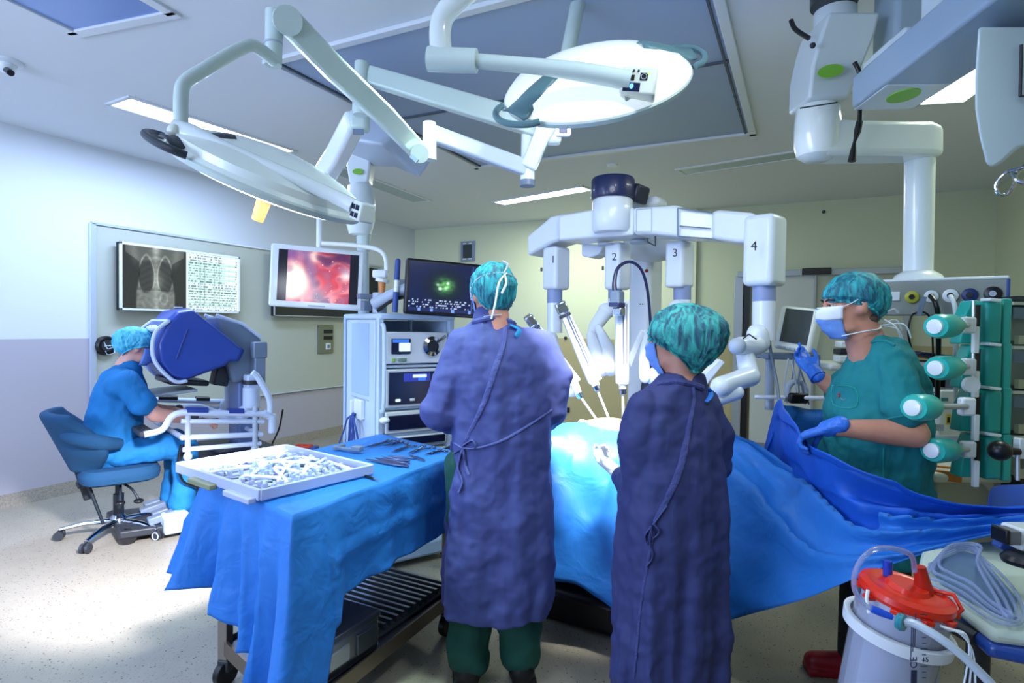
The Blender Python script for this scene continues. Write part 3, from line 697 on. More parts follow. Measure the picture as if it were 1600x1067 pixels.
MB().box(CB(.56, .24, .40), (.42, .58, .26), (0, 0, HD)).build('base_box', mat('console_base_dark', '#141c2e', .4), co, bev=.02)
MB().box(CB(.54, .24, .17), (.5, .62, .2), (0, 0, HD)).build('base', M_DARK, co, bev=.02)
MB().box(CB(.02, .24, .06), (.50, .55, .05), (0, .05, HD)).build('pedal_plate', M_DARK, co, bev=.01)
for k in range(4): MB().box(CB(.02+.05*(k % 2), .05+k*.13, .12), (.16, .07, .05), (0, -.2, HD)).build('pedal', M_GREYBLUE, co, bev=.008)
MB().box(Wz(274, 815, .09), (.16, .16, .12), (0, 0, HD)).build('base_foot', M_CWHITE, co, bev=.015)
for (t, s_) in ((-.18, .5), (-.18, -.0), (.7, -.02), (.7, .5)):
    MB().cyl(CB(t, s_-.02, .05), CB(t, s_+.02, .05), .05, .05).build('wheel', M_BLACK, co)
for k in range(3): MB().tube(cr([CB(.12+.02*k, -.05, .62), CB(.10, -.06-.02*k, .5), CB(.14, -.02, .36), CB(.24, .0, .3)], 6), .008, 6).build('cable', M_BLACK, co)
MB().tube(cr([W(442, 640, 4.6), W(436, 670, 4.7), W(425, 695, 4.8), W(424, 712, 4.85)], 6), .007, 6).build('power_cord', M_BLACK, co)

# ================================================================== displays on the left wall
def wall_screen(x0, y0, x1, y1, X, name, label, border, mb):
    a = Wx(x0, y0, X); b_ = Wx(x1, y1, X); w_ = b_.y-a.y; h_ = a.z-b_.z
    t = thing(name, label, 'screen', (X, a.y+w_/2, b_.z+h_/2))
    MB().box((X-.025, a.y+w_/2, b_.z+h_/2), (.05, w_, h_)).build('housing', M_BLACK, t, bev=.008)
    f = MB()
    for (yy, zz, sy, sz) in ((0, h_/2-border/2, w_, border), (0, -h_/2+border/2, w_, border), (w_/2-border/2, 0, border, h_), (-w_/2+border/2, 0, border, h_)):
        f.box((X+.004, a.y+w_/2+yy, b_.z+h_/2+zz), (.02, sy, sz))
    f.build('bezel', mb, t, bev=.003)
    return t, a.y, b_.z, w_, h_
XS = XL+.10
t, ya_, za_, w_, h_ = wall_screen(186, 377, 374, 490, XS, 'wall_display', 'white framed wall screen showing a chest x-ray and a table of text', .022, M_WHITE)
def xray(u, v):
    x = (u-.5)*2; y = v
    g = .20
    body_hw = .62-.10*sm(.2, .6, y)+.5*sm(.72, .95, y)
    inside = 1-sm(body_hw-.05, body_hw+.02, abs(x)); g += .18*inside
    arm = math.exp(-((abs(x)-.62-.30*(y-.72))/.13)**2)*sm(.62, .8, y); g += .10*arm
    for k in (-1, 1):
        lx = (x-k*.30)/(.25-.07*sm(.5, .9, y)); ly = (y-.56)/.30
        r2 = lx*lx+ly*ly*(1.0 if y > .58 else .8)
        g -= .13*(1-sm(.72, 1.05, r2)); g += .18*math.exp(-((sqrt(r2)-1.05)/.07)**2)*inside*(y > .33)
        if r2 < 1.05: g += .016*sin(y*60+abs(x)*18)
    g += .14*math.exp(-(x/.10)**2)+.03*sin(y*90)*math.exp(-(x/.06)**2)
    g += .16*math.exp(-((x-.10)/.17)**2-((y-.46)/.14)**2)
    if y < .30: g += .10*inside+.10*noise.noise(Vector((x*9, y*16, 3)))*inside+.12*math.exp(-((sqrt((x-.25)**2+((y-.17)*1.3)**2)-.12)/.03)**2)
    g += .14*math.exp(-(((y-.84)-.10*abs(x)*-1)/.03)**2)*(abs(x) < .45)
    g += .2*math.exp(-(x/.16)**2-((y-.98)/.10)**2)
    g += .02*noise.noise(Vector((x*20, y*40, 1)))
    if abs(x) > .93: g = .2
    return (g*.95, g, g*.97)
Mx = basis((XS+.016, ya_+.022, za_+.022), (0, 1, 0), (0, 0, 1))
iw = w_-.044; ih = h_-.044
screen('x_ray_picture', Mx, iw*.5, ih, xray, 90, 100, t, .9)
def table(u, v):
    c = (.86, .93, .97)
    if .47 < v < .86 and .03 < u < .93:
        c = (.70, .86, .84)
        if int(v*44) % 2: c = (.80, .91, .90)
        if u > .72 and int(v*22) % 2: c = (.93, .97, .99)
    if .07 < v < .41 and .03 < u < .93:
        c = (.66, .82, .80) if int(v*40) % 2 else (.86, .94, .93)
    row = int(v*44); h_n = noise.noise(Vector((u*34, row*3.1, 5)))
    if row % 2 == 0 and h_n > .02 and .04 < u < .96 and not (.66 < u < .92 and v > .47): c = mixc(c, (.25, .33, .36), .65)
    for q in (.25, .33, .52, .62, .80):
        if abs(u-q) < .007 and .07 < v < .86: c = mixc(c, (.45, .6, .6), .5)
    return c
screen('table_picture', Mx @ Matrix.Translation((iw*.5, 0, 0)), iw*.5, ih, table, 110, 100, t, 1.0)
MB().box((XL+.04, ya_+w_/2, za_+h_/2), (.06, .3, .2)).build('bracket', M_DARK, t)
t, ya_, za_, w_, h_ = wall_screen(428, 395, 590, 498, XS, 'wall_display', 'black wall screen behind the hanging monitor, switched off', .012, mat('silver_bezel', '#b9c0c9', .3, .5))
MB().box((XS+.012, ya_+w_/2, za_+h_/2), (.01, w_-.03, h_-.03)).build('display_glass', mat('screen_off', '#0a0f1c', .12), t)
MB().box((XL+.04, ya_+w_/2, za_+h_/2), (.06, .3, .2)).build('bracket', M_DARK, t)
# ================================================================== instrument table, its drape and what lies on it
M_DRAPE = mat('drape_blue', '#2274c8', .58, bump=(9, .6), var=(2, .35, '#1b66b8'))
ZT = .85
A_, L_, FL_ = V(-.674, 1.81, 0), V(-1.19, 2.29, 0), V(-.71, 3.20, 0); FR_ = FL_+(A_-L_)*.93
def LL(v, z): return L(v.x, v.y, z)
cen = (A_+L_+FL_+FR_)/4
tb = thing('instrument_trolley', 'steel trolley on castors under the blue drape with lower shelf', 'trolley', LL(cen, 0))
inset = [cen+(p-cen)*.90 for p in (A_, L_, FL_, FR_)]
MB().slab([LL(p, ZT-.012) for p in inset], (0, 0, 1), .03).build('table_top', M_STEEL, tb)
M_STEELD = mat('steel_shelf', '#6f7683', .3, .9)
for p in inset:
    q = LL(cen+(p-cen)*.97, 0)
    MB().box(q+V(0, 0, .47), (.042, .042, .72), (0, 0, .3)).build('leg', mat('steel_leg', '#8b8378', .35, .8), tb, bev=.004)
    w_ = MB().cyl(q+V(-.016, 0, .05), q+V(.016, 0, .05), .05, .05).build('caster', M_BLACK, tb, bev=.004)
    MB().box(q+V(0, 0, .085), (.05, .04, .05), (0, 0, .3)).build('fork', M_DARK, w_, bev=.006)
MB().slab([LL(cen+(p-cen)*.98, .17) for p in inset], (0, 0, 1), .012).build('shelf', M_STEELD, tb)
b = MB()
for i in range(4):
    p, q = inset[i], inset[(i+1) % 4]
    b.slab([LL(cen+(p-cen)*1.0, .19), LL(cen+(q-cen)*1.0, .19), LL(cen+(q-cen)*.975, .19), LL(cen+(p-cen)*.975, .19)], (0, 0, 1), .06)
b.build('shelf_rim', mat('steel_rim', '#85796c', .35, .8), tb)
# ribbed grille on the shelf and the steel box
uu = (FL_-L_).normalized(); vv = (A_-L_).normalized()
Mt = basis(LL(cen+uu*.16+vv*.0, .18), LL(uu, 0), LL(vv, 0)) @ Matrix.Scale(-1, 4, (0, 0, 1))
g = thing('wire_basket', 'dark slatted rack on the trolley lower shelf behind the steel box', 'rack', LL(cen+uu*.12, .17))
MB().box((0, 0, .0), (.62, .46, .012), M=Mt).build('base', M_DARK, g, bev=.003)
for k in range(15): MB().box((-.29+k*.041, 0, .020), (.014, .44, .028), M=Mt).build('slat', M_STEEL, g)
bx = Wz(545, 1010, .33); Mb = basis(bx, LL(uu, 0)-CAM*0, LL(vv, 0))
bc = cen-uu*.22+vv*.15; Mb = basis(LL(bc, .172), LL(uu, 0), LL(vv, 0)) @ Matrix.Scale(-1, 4, (0, 0, 1))
t = thing('steel_case', 'silver steel sterilising case on the trolley shelf', 'case', LL(bc, .172))
MB().box((0, 0, .07), (.30, .26, .13), M=Mb).build('case_body', M_STEEL, t, bev=.008)
MB().box((0, 0, .145), (.31, .27, .025), M=Mb).build('lid', M_STEELD, t, bev=.006)
MB().box((-.07, .134, .075), (.10, .012, .06), M=Mb).build('label_holder', M_ALU, t, bev=.003)
MB().box((.07, .134, .075), (.10, .012, .075), M=Mb).build('latch', M_STEELD, t, bev=.003)

# drape: loops from the middle of the top out over the edge and down to the hem
def perim(n):
    C_ = [FL_, L_, A_, FR_]; out = []; ed = [(C_[i], C_[(i+1) % 4]) for i in range(4)]; tot = sum((b_-a_).length for a_, b_ in ed)
    for i, (a_, b_) in enumerate(ed):
        m = int(round(n*(b_-a_).length/tot))
        for k in range(m): out.append((a_.lerp(b_, k/m), i+k/m))
    return out
P = perim(360); n = len(P); ctr = cen
def outn(i):
    # smoothed outward direction
    acc = V(0, 0, 0)
    for k in range(-9, 10):
        a_ = P[(i+k-1) % n][0]; b_ = P[(i+k+1) % n][0]; d_ = (b_-a_).normalized(); acc += V(-d_.y, d_.x, 0)
    acc.normalize(); return acc if acc.dot(P[i][0]-ctr) > 0 else -acc
NO = [outn(i) for i in range(n)]
def hem(u):   # drop of the cloth by position: 0-1 far side, 1-2 left end, 2-3 near long side, 3-4 right end
    pts = [(0, .32), (.7, .30), (.97, .36), (1.06, .40), (1.3, .44), (1.6, .50), (1.85, .60), (1.97, .66), (2.03, .66), (2.10, .42), (2.16, .315), (2.5, .31), (2.97, .31), (3.03, .33), (3.5, .3), (4, .32)]
    for (a_, x), (b_, y) in zip(pts, pts[1:]):
        if a_ <= u <= b_: return x+(y-x)*sm(0, 1, (u-a_)/(b_-a_))
    return .32
rings = []
for k in (.02, .15, .3, .45, .6, .72, .82, .9, .95, .985, 1.0):
    rings.append([LL(ctr+(p-ctr)*k, ZT+.004+.005*noise.noise(Vector((p.x*k*5, p.y*k*5, k)))*(k < .99)) for p, u in P])
for t_ in [.02, .05, .1, .16, .23, .3, .38, .46, .54, .62, .7, .78, .86, .93, .975, 1.0]:
    r_ = []
    for i, (p, u) in enumerate(P):
        h_ = hem(u); cor = sum(math.exp(-((min(abs(u-c), 4-abs(u-c)))/.10)**2) for c in (0, 1, 2, 3))
        f = noise.noise(Vector((u*7.3, 2, 0)))*.06+sin(u*27+2.2*sin(u*5))*.022
        if 2.12 < u < 2.95: f *= .30; f += .012*(abs(((t_*h_)-.17)) < .01)
        if 1 < u < 2:
            ph = (u-1)*4.4+.35*t_*sin((u-1)*9); tri = 1-2*abs((ph % 1)*2-1)**.8
            f = .055*tri+.03*noise.noise(Vector((u*12, 1, 0)))
        if 2.02 < u < 2.2: f += .05*sin((u-2.02)/.18*pi)
        o_ = .012*min(1, t_*8)+t_*(f+.015)+cor*t_*.07*(1.6 if abs(u-1) < .3 else 1)
        q = p+NO[i]*o_
        z = ZT-h_*t_-.004
        # hard crease lines of the folded sheet
        cre = .006*math.exp(-((t_*h_-.17)/.008)**2)
        q = q+NO[i]*cre+NO[i]*.006*noise.noise(Vector((p.x*9, p.y*9, t_*5)))
        z += .006*noise.noise(Vector((p.x*8, p.y*8, t_*3)))
        r_.append(LL(q, z))
    rings.append(r_)
b = MB(); b.loft(rings, cap=False); b.v.append(LL(ctr, ZT+.004)); e_ = len(b.v)-1
for j in range(n): b.f.append([e_, (j+1) % n, j])
o = b.build('table_drape', M_DRAPE, thick=.0015, ang=180)
tag(o, 'blue sterile drape over the instrument trolley hanging in folds', 'drape')

# --- white instrument tray
M_TRAY = mat('tray_plastic', '#a9b3d2', .35); M_TRAYD = mat('tray_slot', '#34405e', .5); M_TRAYB = mat('tray_bracket', '#a9b9da', .35)
tc_ = V(-.925, 2.30, 0); e1 = V(.80, -.60, 0); e2 = V(.60, .80, 0)
Mt = basis(LL(tc_, ZT+.012), LL(e1, 0), LL(e2, 0))
TW, TD = .60, .47
ty = thing('instrument_tray', 'large white perforated plastic instrument tray full of holders on the drape', 'tray', LL(tc_, ZT+.01))
MB().box((0, 0, .006), (TW-.03, TD-.03, .012), M=Mt).build('base', M_TRAY, ty, bev=.003)
b = MB()
for (x, y, sx, sy) in ((0, TD/2, TW, .014), (0, -TD/2, TW, .014), (TW/2, 0, .014, TD), (-TW/2, 0, .014, TD)): b.box((x, y, .019), (sx, sy, .038), M=Mt)
b.build('rim', M_TRAY, ty, bev=.003)
for (x, s_) in ((-.06, 1), (.2, 1)):
    MB().box((x, -TD/2-.018, .0), (.17, .03, .02), M=Mt).build('handle', M_TRAY if x > 0 else mat('tray_handle_olive', '#7d8466', .5), ty, bev=.004)
r2 = random.Random(11)
for k in range(46):   # slots
    x, y = r2.uniform(-.25, .25), r2.uniform(-.19, .19)
    MB().box((x, y, .0135), (.05 if k % 2 else .014, .010 if k % 2 else .038, .003), (0, 0, r2.choice((0, .5, 1.2))), M=Mt).build('slot', M_TRAYD, ty)
for k in range(44):   # clips and posts
    x, y = r2.uniform(-.26, .26), r2.uniform(-.19, .19); a = r2.choice((0, pi/2, .5, 1.1))
    Mk = Mt @ mtx((x, y, .012), (0, 0, a)); b = MB()
    b.box((0, 0, .004), (.085, .022, .008), M=Mk)
    for q in range(2 if k % 3 else 3): b.box((-.032+q*.032, 0, .014), (.010, .022, .020), M=Mk)
    b.build('clip', M_TRAYB if k % 3 == 0 else M_TRAY, ty, bev=.0015)
for k in range(22):
    x, y = r2.uniform(-.22, .22), r2.uniform(-.17, .17); a = r2.uniform(0, 3.1); ln = r2.uniform(.08, .2)
    Mk = Mt @ mtx((x, y, .03), (0, 0, a)); b = MB()
    b.tube([Mk @ V(-ln/2, 0, 0), Mk @ V(ln/2, 0, 0)], .006, 8).tube([Mk @ V(-ln/2, 0, 0), Mk @ V(-ln/2-.02, .0, -.012)], .008, 8)
    b.build('holder_bar', M_WHITE, ty)
# --- instruments
M_INST = mat('instrument_steel', '#5c6784', .25, .95)
def scissors(p, q, name, label, w_=.035, group=None, closed=.006, m=M_INST):
    p, q = Wz(*p, ZT+.012), Wz(*q, ZT+.012); d_ = q-p; ln = d_.length; M = basis(p, d_, V(0, 0, 1).cross(d_)); t = thing(name, label, name.replace('_', ' '), p, 0, group)
    for k in (-1, 1):
        b = MB(M); b.tube(cr([(0, 0, 0), (ln*.3, k*.004, 0), (ln*.45, k*-.003, k*.002), (ln*.75, -k*w_*.45, 0), (ln*.82, -k*w_*.5, 0)], 5), [.0015, .004, .0045, .003, .003], 8)
        b.tube([V(ln*.90+cos(a)*ln*.09, -k*w_*.62+sin(a)*w_*.32, 0) for a in [2*pi*i/18 for i in range(19)]], .003, 6); b.build('blade', m, t)
    b = MB(M); b.cyl((ln*.42, 0, -.005), (ln*.42, 0, .006), .004, .004, 10); b.build('screw', M_CHROME, t); return t
def tweezers(p, q, label, group=None, r=.004, name='tweezers'):
    p, q = Wz(*p, ZT+.012), Wz(*q, ZT+.012); d_ = q-p; ln = d_.length; M = basis(p, d_, V(0, 0, 1).cross(d_)); t = thing(name, label, name.replace('_', ' '), p, 0, group)
    for k in (-1, 1): MB(M).tube(cr([(0, 0, 0), (ln*.4, k*.008, 0), (ln*.8, k*.006, 0), (ln, 0, 0)], 5), [.0015, r, r, r*.8], 8).build('arm', M_INST, t)
    return t
scissors((569, 699), (618, 687), 'surgical_scissors', 'long steel scissors lying farthest back on the instrument drape')
scissors((600, 696), (634, 690), 'hemostat', 'small steel clamp just in front of the long scissors', .03)
scissors((612, 706), (646, 695), 'hemostat', 'steel clamp between the small clamp and the thick one', .03)
scissors((637, 708), (672, 697), 'hemostat', 'thick dark steel clamp near the gowned man\'s sleeve', .045)
scissors((664, 710), (695, 703), 'hemostat', 'dark clamp nearest to the gowned man on the drape', .03)
tweezers((571, 717), (632, 728), 'longest tweezers of the bundle in the middle of the drape', 'tweezers bundle', .005)
tweezers((586, 715), (638, 729), 'dark tweezers lying second from the front in the bundle', 'tweezers bundle', .005)
tweezers((590, 716), (640, 724), 'slim tweezers crossing the middle of the bundle', 'tweezers bundle')
tweezers((598, 714), (640, 720), 'thin tweezers at the back of the bundle', 'tweezers bundle')
tweezers((606, 712), (650, 716), 'fine tweezers pointing toward the gowned man', 'tweezers bundle', .003)
tweezers((640, 711), (664, 719), 'short tweezers lying across the right end of the bundle', 'tweezers bundle', .003)
p, q = Wz(570, 743, ZT+.012), Wz(594, 751, ZT+.012); t = thing('scalpel', 'black scalpel lying by itself right of the white tray', 'scalpel', p)
MB().tube([p, p.lerp(q, .6)], .005, 8).build('handle', M_BLACK, t); MB().tube([p.lerp(q, .6), q], [.004, .001], 6).build('blade', M_STEEL, t)
p, q = Wz(523, 699, ZT+.02), Wz(564, 704, ZT+.02); d_ = (q-p); M = basis(p, d_, V(0, 0, 1).cross(d_))
t = thing('retractor', 'chunky grey blue retractor bracket behind the white tray', 'retractor', p)
MB(M).box((d_.length/2, 0, 0), (d_.length, .018, .012)).build('bar', M_GREYBLUE, t, bev=.002)
MB(M).box((.01, .02, .0), (.02, .07, .016)).build('crosspiece', M_GREYBLUE, t, bev=.002)
MB(M).box((d_.length-.02, 0, .008), (.05, .035, .022)).build('clamp', M_GREYBLUE, t, bev=.003)

# ================================================================== gowned man seen from behind
D1 = 2.38
g0 = L(-.035, D1, 0); hdg = heading(-.12, 1)
FR1 = Matrix.Translation(g0) @ Matrix.Rotation(hdg, 4, 'Z')
p1 = thing('person', 'tall person from behind in indigo gown and blue green cap beside the instrument table', 'person', g0, hdg)
def Z(y, d): return 1.45+(511-y)*d/F
hd = L(-.085, D1+.03, 1.575); HM = head_frame(hd, heading(-.45, 1), .22)
b = MB(); head_prims(b, HM, 1.0, nk=(0, -.02, -.22))
T = lambda x, y, z: FR1 @ V(x, y, z)
b.cap(T(-.04, .0, 1.44), hd, .06, .058); b.ell(T(-.03, 0, 1.2), (.15, .1, .22)); b.cap(T(-.03, 0, .9), T(-.03, 0, 1.3), .12, .12)
for k in (-1, 1):
    limb(b, [T(k*.10-.03, .0, .88), T(k*.10-.02, 0, .5), T(k*.11-.02, -.0, .10)], [.08, .055, .04])
    limb(b, [T(k*.15-.02, 0, 1.34), T(k*.19-.02, .02, 1.09), T(k*.13, .26, 1.05)], [.05, .045, .035])
b.build('body', M_SKIN, p1, remesh=.011, smo=3)
for k in (-1, 1):
    h = MB(); a_ = T(k*.13, .27, 1.05); e_ = T(k*.05, .38, 1.05); d_ = e_-a_; hand_prims(h, basis(a_, d_.cross(V(0, 0, 1)), d_), side=-k); h.build('glove', M_GLOVEW, p1, remesh=.005, smo=2)
    b = MB(); limb(b, [T(k*.095-.03, 0, .88), T(k*.095-.02, 0, .5), T(k*.105-.02, 0, .11)], [.11, .095, .088]); b.build('trouser_leg', M_SCRUB_GREEN, p1, remesh=.012, smo=4, disp=[('CLOUDS', .1, .03)])
    b = MB(); b.cap(T(k*.11-.02, -.03, .055), T(k*.13-.02, .17, .045), .055, .042); b.box(T(k*.12-.02, .07, .012), (.10, .27, .024), (0, 0, hdg)); b.build('shoe', M_SHOE, p1, remesh=.008, smo=3)
b = MB()
spec = [(.30, -.015, 0, .215, .17), (.45, -.01, 0, .225, .18), (.70, -.005, 0, .215, .17), (.95, .0, 0, .205, .155), (1.10, 0, .0, .20, .15), (1.25, 0, 0, .195, .14), (1.36, -.01, .0, .175, .12), (1.43, -.03, .01, .125, .095), (1.47, -.045, .02, .078, .078), (1.50, -.05, .03, .066, .066)]
b.loft(gown_rings(FR1, spec, folds=9, amp=.009, seed=2, zamp=lambda z: 1.6-1.1*sm(.3, 1.3, z)))
b.cap(T(-.10, .0, 1.36), T(.10, 0, 1.36), .085, .085)
for k in (-1, 1):
    limb(b, [T(k*.15-.01, 0, 1.365), T(k*.205, .0, 1.26), T(k*.195 if k > 0 else -.245, .0, 1.11)], [.070, .078, .080 if k < 0 else .065])
    limb(b, [T(k*.19 if k > 0 else -.242, .0, 1.11), T(k*.20, .13, 1.06), T(k*.14, .27, 1.05)], [.085 if k < 0 else .07, .07, .045])
gn = b.build('gown', M_GOWN, p1, remesh=.008, smo=5, disp=[('CLOUDS', .16, .035), ('CLOUDS', .05, .010)])
cap_mesh(HM, (.090, .112, .112), (0, -.018, .025), .035, -.095, .004, .10, seed=5).build('surgical_cap', M_CAP, p1)
mask_mesh(HM).build('face_mask', M_MASKB, p1, thick=.003)
strap(HM, [(-.065, .06, -.004), (-.086, .0, .03), (-.07, -.08, .055), (0, -.135, .055), (.07, -.09, .045), (.088, 0, .02), (.065, .06, -.004)], .005).build('mask_tie', M_TIE, p1)
strap(HM, [(-.05, .05, -.11), (-.072, .0, -.10), (-.05, -.06, -.10), (0, -.085, -.10)]).build('mask_tie', M_TIE, p1)
strap(HM, [(.01, -.14, .055), (-.03, -.15, .01), (-.05, -.145, -.07), (-.06, -.12, -.125)], .005).build('tie_end', M_TIE, p1)
strap(HM, [(.0, -.14, .055), (.012, -.15, .085), (-.005, -.14, .10)], .008).build('tie_end', M_TIE, p1)
strap(HM, [(.0, -.14, .055), (.0, -.15, .01), (-.02, -.145, -.03)], .005).build('tie_end', M_TIE, p1)
b = MB(); b.cap(T(-.04, .0, 1.40), T(-.05, .02, 1.478), .082, .074); b.build('gown_collar', M_GOWN, p1)
# overlap seam, neck tab and the tied belt
bt = bvh(gn)
M_SEAM = mat('gown_seam', '#4a5490', .75, bump=(40, .5))
MB().tube(on(bt, [(790, 512), (786, 540), (773, 580), (760, 620), (747, 650), (727, 690)], .0), [.010, .012, .014, .013, .010, .007], 8, ry=.7).build('gown_seam', M_SEAM, p1)
MB().tube(on(bt, [(862, 640), (820, 668), (780, 690), (735, 702), (722, 700)], -.002), [.006, .008, .008, .006, .006], 8, ry=.7).build('gown_seam', M_SEAM, p1)
for pts in ([(722, 697), (738, 688), (742, 700), (722, 700)], [(722, 700), (704, 690), (708, 708), (722, 700)], [(722, 700), (715, 730), (722, 752), (716, 770)], [(724, 700), (728, 728), (733, 742)]):
    MB().tube(on(bt, pts, .008), .006, 6, ry=.5).build('belt_tie', M_SEAM, p1)
pp = on(bt, [(798, 508), (812, 516), (806, 526)], .004)
MB().tube(pp, [.016, .020, .010], 8, ry=.3).build('neck_tab', mat('tab_cyan', '#2b93cf', .7), p1)
MB().tube(on(bt, [(740, 503), (765, 498), (790, 500), (803, 506)], .002), .011, 8).build('collar', M_SEAM, p1)

# ================================================================== gowned woman seen from behind
D2 = 2.10
g0 = L(.585, D2, 0); hdg = heading(-.35, 1); FR2 = Matrix.Translation(g0) @ Matrix.Rotation(hdg, 4, 'Z')
T = lambda x, y, z: FR2 @ V(x, y, z)
p2 = thing('person', 'shorter person from behind in dark indigo gown reaching left over the patient', 'person', g0, hdg)
hd = L(.585, D2+.02, 1.405); HM = head_frame(hd, heading(-.80, .75), .14)
b = MB(); head_prims(b, HM, .94, nk=(0, -.02, -.20))
b.cap(T(.025, .0, 1.18), hd, .044, .046); b.ell(T(0, 0, 1.02), (.11, .075, .16)); b.cap(T(0, 0, .8), T(0, 0, 1.15), .11, .10)
wr = W(970, 744, 2.34); elb = W(1010, 768, 2.08)
for k in (-1, 1): limb(b, [T(k*.09, 0, .8), T(k*.09, 0, .45), T(k*.09, 0, .09)], [.075, .05, .038])
limb(b, [T(-.10, 0, 1.13), elb, wr], [.035, .038, .03]); limb(b, [T(.15, 0, 1.17), T(.21, .03, .95), T(.10, .24, .96)], [.045, .04, .03])
b.build('body', M_SKIN, p2, remesh=.011, smo=3)
h = MB(); a_ = W(964, 738, 2.37); e_ = W(932, 708, 2.44); d_ = e_-a_; hand_prims(h, basis(a_, d_.cross(V(0, 0, 1))*-1, d_), (.5, .8, .9, 1.0), (.3, .6), .98, side=1, wrist=.06)
h.build('glove', M_GLOVEW, p2, remesh=.0045, smo=3)
h = MB(); a_ = T(.10, .25, .96); e_ = T(0, .35, .98); d_ = e_-a_; hand_prims(h, basis(a_, d_.cross(V(0, 0, 1)), d_), side=-1); h.build('glove', M_GLOVEW, p2, remesh=.005, smo=2)
b = MB()
spec = [(.12, .0, 0, .20, .16), (.3, .0, 0, .205, .165), (.55, .0, 0, .20, .16), (.80, .0, 0, .195, .15), (.95, 0, .0, .18, .135), (1.08, 0, 0, .165, .12), (1.17, 0, .0, .15, .10), (1.225, .01, .0, .12, .09), (1.26, .028, .0, .085, .078), (1.29, .032, .0, .068, .066)]
b.loft(gown_rings(FR2, spec, folds=10, amp=.011, seed=6, zamp=lambda z: 1.7-1.3*sm(.2, 1.1, z)))
b.cap(T(-.09, 0, 1.17), T(.09, 0, 1.17), .07, .07)
limb(b, [T(-.12, 0, 1.17), T(-.145, .0, 1.06), elb], [.068, .078, .080]); limb(b, [elb, elb.lerp(wr, .5), elb.lerp(wr, .85), wr], [.080, .070, .050, .036])
limb(b, [T(.13, 0, 1.17), T(.175, .01, 1.06), T(.195, .03, .95)], [.068, .075, .07]); limb(b, [T(.195, .03, .95), T(.10, .24, .96)], [.07, .04])
gn2 = b.build('gown', mat('gown_indigo_deep', '#323a6e', .75, bump=(7, .6, (1, 1, .22)), var=(2.5, .4, '#293060')), p2, remesh=.008, smo=5, disp=[('CLOUDS', .15, .035), ('CLOUDS', .05, .012)])
for k in (-1, 1):
    b = MB(); limb(b, [T(k*.09, 0, .5), T(k*.09, 0, .1)], [.09, .085]); b.build('trouser_leg', M_SCRUB_GREEN, p2, remesh=.012, smo=3)
    b = MB(); b.cap(T(k*.09, -.03, .05), T(k*.10, .15, .042), .05, .04); b.box(T(k*.095, .06, .012), (.09, .25, .024), (0, 0, hdg)); b.build('shoe', M_SHOE, p2, remesh=.008, smo=3)
cap_mesh(HM, (.104, .128, .118), (0, -.035, .015), .04, -.135, .004, .30, seed=9).build('surgical_cap', M_CAPD, p2)
mask_mesh(HM, .93, 1.1).build('face_mask', M_MASKB, p2, thick=.003)
strap(HM, [(.05, .05, -.10), (.066, .02, -.085), (.062, -.03, -.085), (.03, -.08, -.08)], .004).build('mask_tie', M_TIE, p2)
strap(HM, [(.06, .06, -.004), (.078, .02, .0), (.082, 0, .02)], .003).build('mask_tie', M_TIE, p2)
b = MB(); b.cap(T(.025, .0, 1.17), T(.032, .0, 1.268), .070, .064); b.build('scrub_collar', M_SCRUB_TEAL, p2)
bt = bvh(gn2)
M_SEAM2 = mat('gown_seam_deep', '#3a4278', .75, bump=(40, .5))
MB().tube(on(bt, [(1082, 598), (1084, 625), (1078, 660), (1068, 710), (1058, 745), (1040, 785), (1022, 815)], 0), [.006, .007, .009, .014, .014, .010, .006], 8, ry=.7).build('gown_seam', M_SEAM2, p2)
MB().tube(on(bt, [(1020, 830), (1012, 880), (1002, 940), (996, 1000), (990, 1060)], 0), [.008, .007, .006, .006, .006], 8, ry=.6).build('gown_seam', M_SEAM2, p2)
for pts in ([(1020, 818), (1030, 830), (1020, 840), (1016, 822)], [(1018, 822), (1008, 836), (1012, 850), (1018, 824)], [(1018, 822), (1016, 850), (1020, 870), (1010, 885)], [(1020, 820), (1034, 800), (1042, 790)]):
    MB().tube(on(bt, pts, .008), .006, 6, ry=.5).build('belt_tie', M_SEAM2, p2)
MB().tube(on(bt, [(1106, 606), (1108, 618), (1102, 628)], .003), [.012, .015, .008], 8, ry=.3).build('neck_tab', mat('tab_blue', '#2f7fe0', .7), p2)
MB().tube(on(bt, [(1030, 600), (1055, 596), (1080, 600), (1098, 606)], .002), .011, 8).build('collar', M_SEAM2, p2)
# ================================================================== operating table, patient, drapes
M_DRAPE2 = mat('drape_blue_patient', '#2274c8', .56, bump=(7, .7), var=(1.5, .3, '#1a63b6'))
ot = thing('operating_table', 'operating table hidden under the blue drapes with a dark base', 'table', L(.55, 3.0, 0))
tdir = (W(1300, 790, 2.35)-W(850, 672, 3.05)); tdir.z = 0; tdir.normalize(); tn = V(-tdir.y, tdir.x, 0)
tcen = L(.36, 3.02, 0); tcz = lambda x, y, z: tcen+tdir*x+tn*y+V(0, 0, z); TA = atan2(tdir.y, tdir.x)
MB().box(tcz(0, 0, .70), (1.4, .5, .06), (0, 0, TA)).build('table_frame', M_STEEL, ot, bev=.01)
MB().box(tcz(0, 0, .765), (1.4, .5, .07), (0, 0, TA)).build('mattress', M_BLACK, ot, bev=.03)
MB().box(tcz(0, 0, .42), (.36, .28, .52), (0, 0, TA)).build('column', M_DARK, ot, bev=.02)
MB().box(tcz(0, 0, .09), (1.0, .44, .16), (0, 0, TA)).build('base', M_BLACK, ot, bev=.03)
MB().box(tcz(-.1, -.27, .71), (1.3, .012, .03), (0, 0, TA)).build('side_rail', M_STEEL, ot)
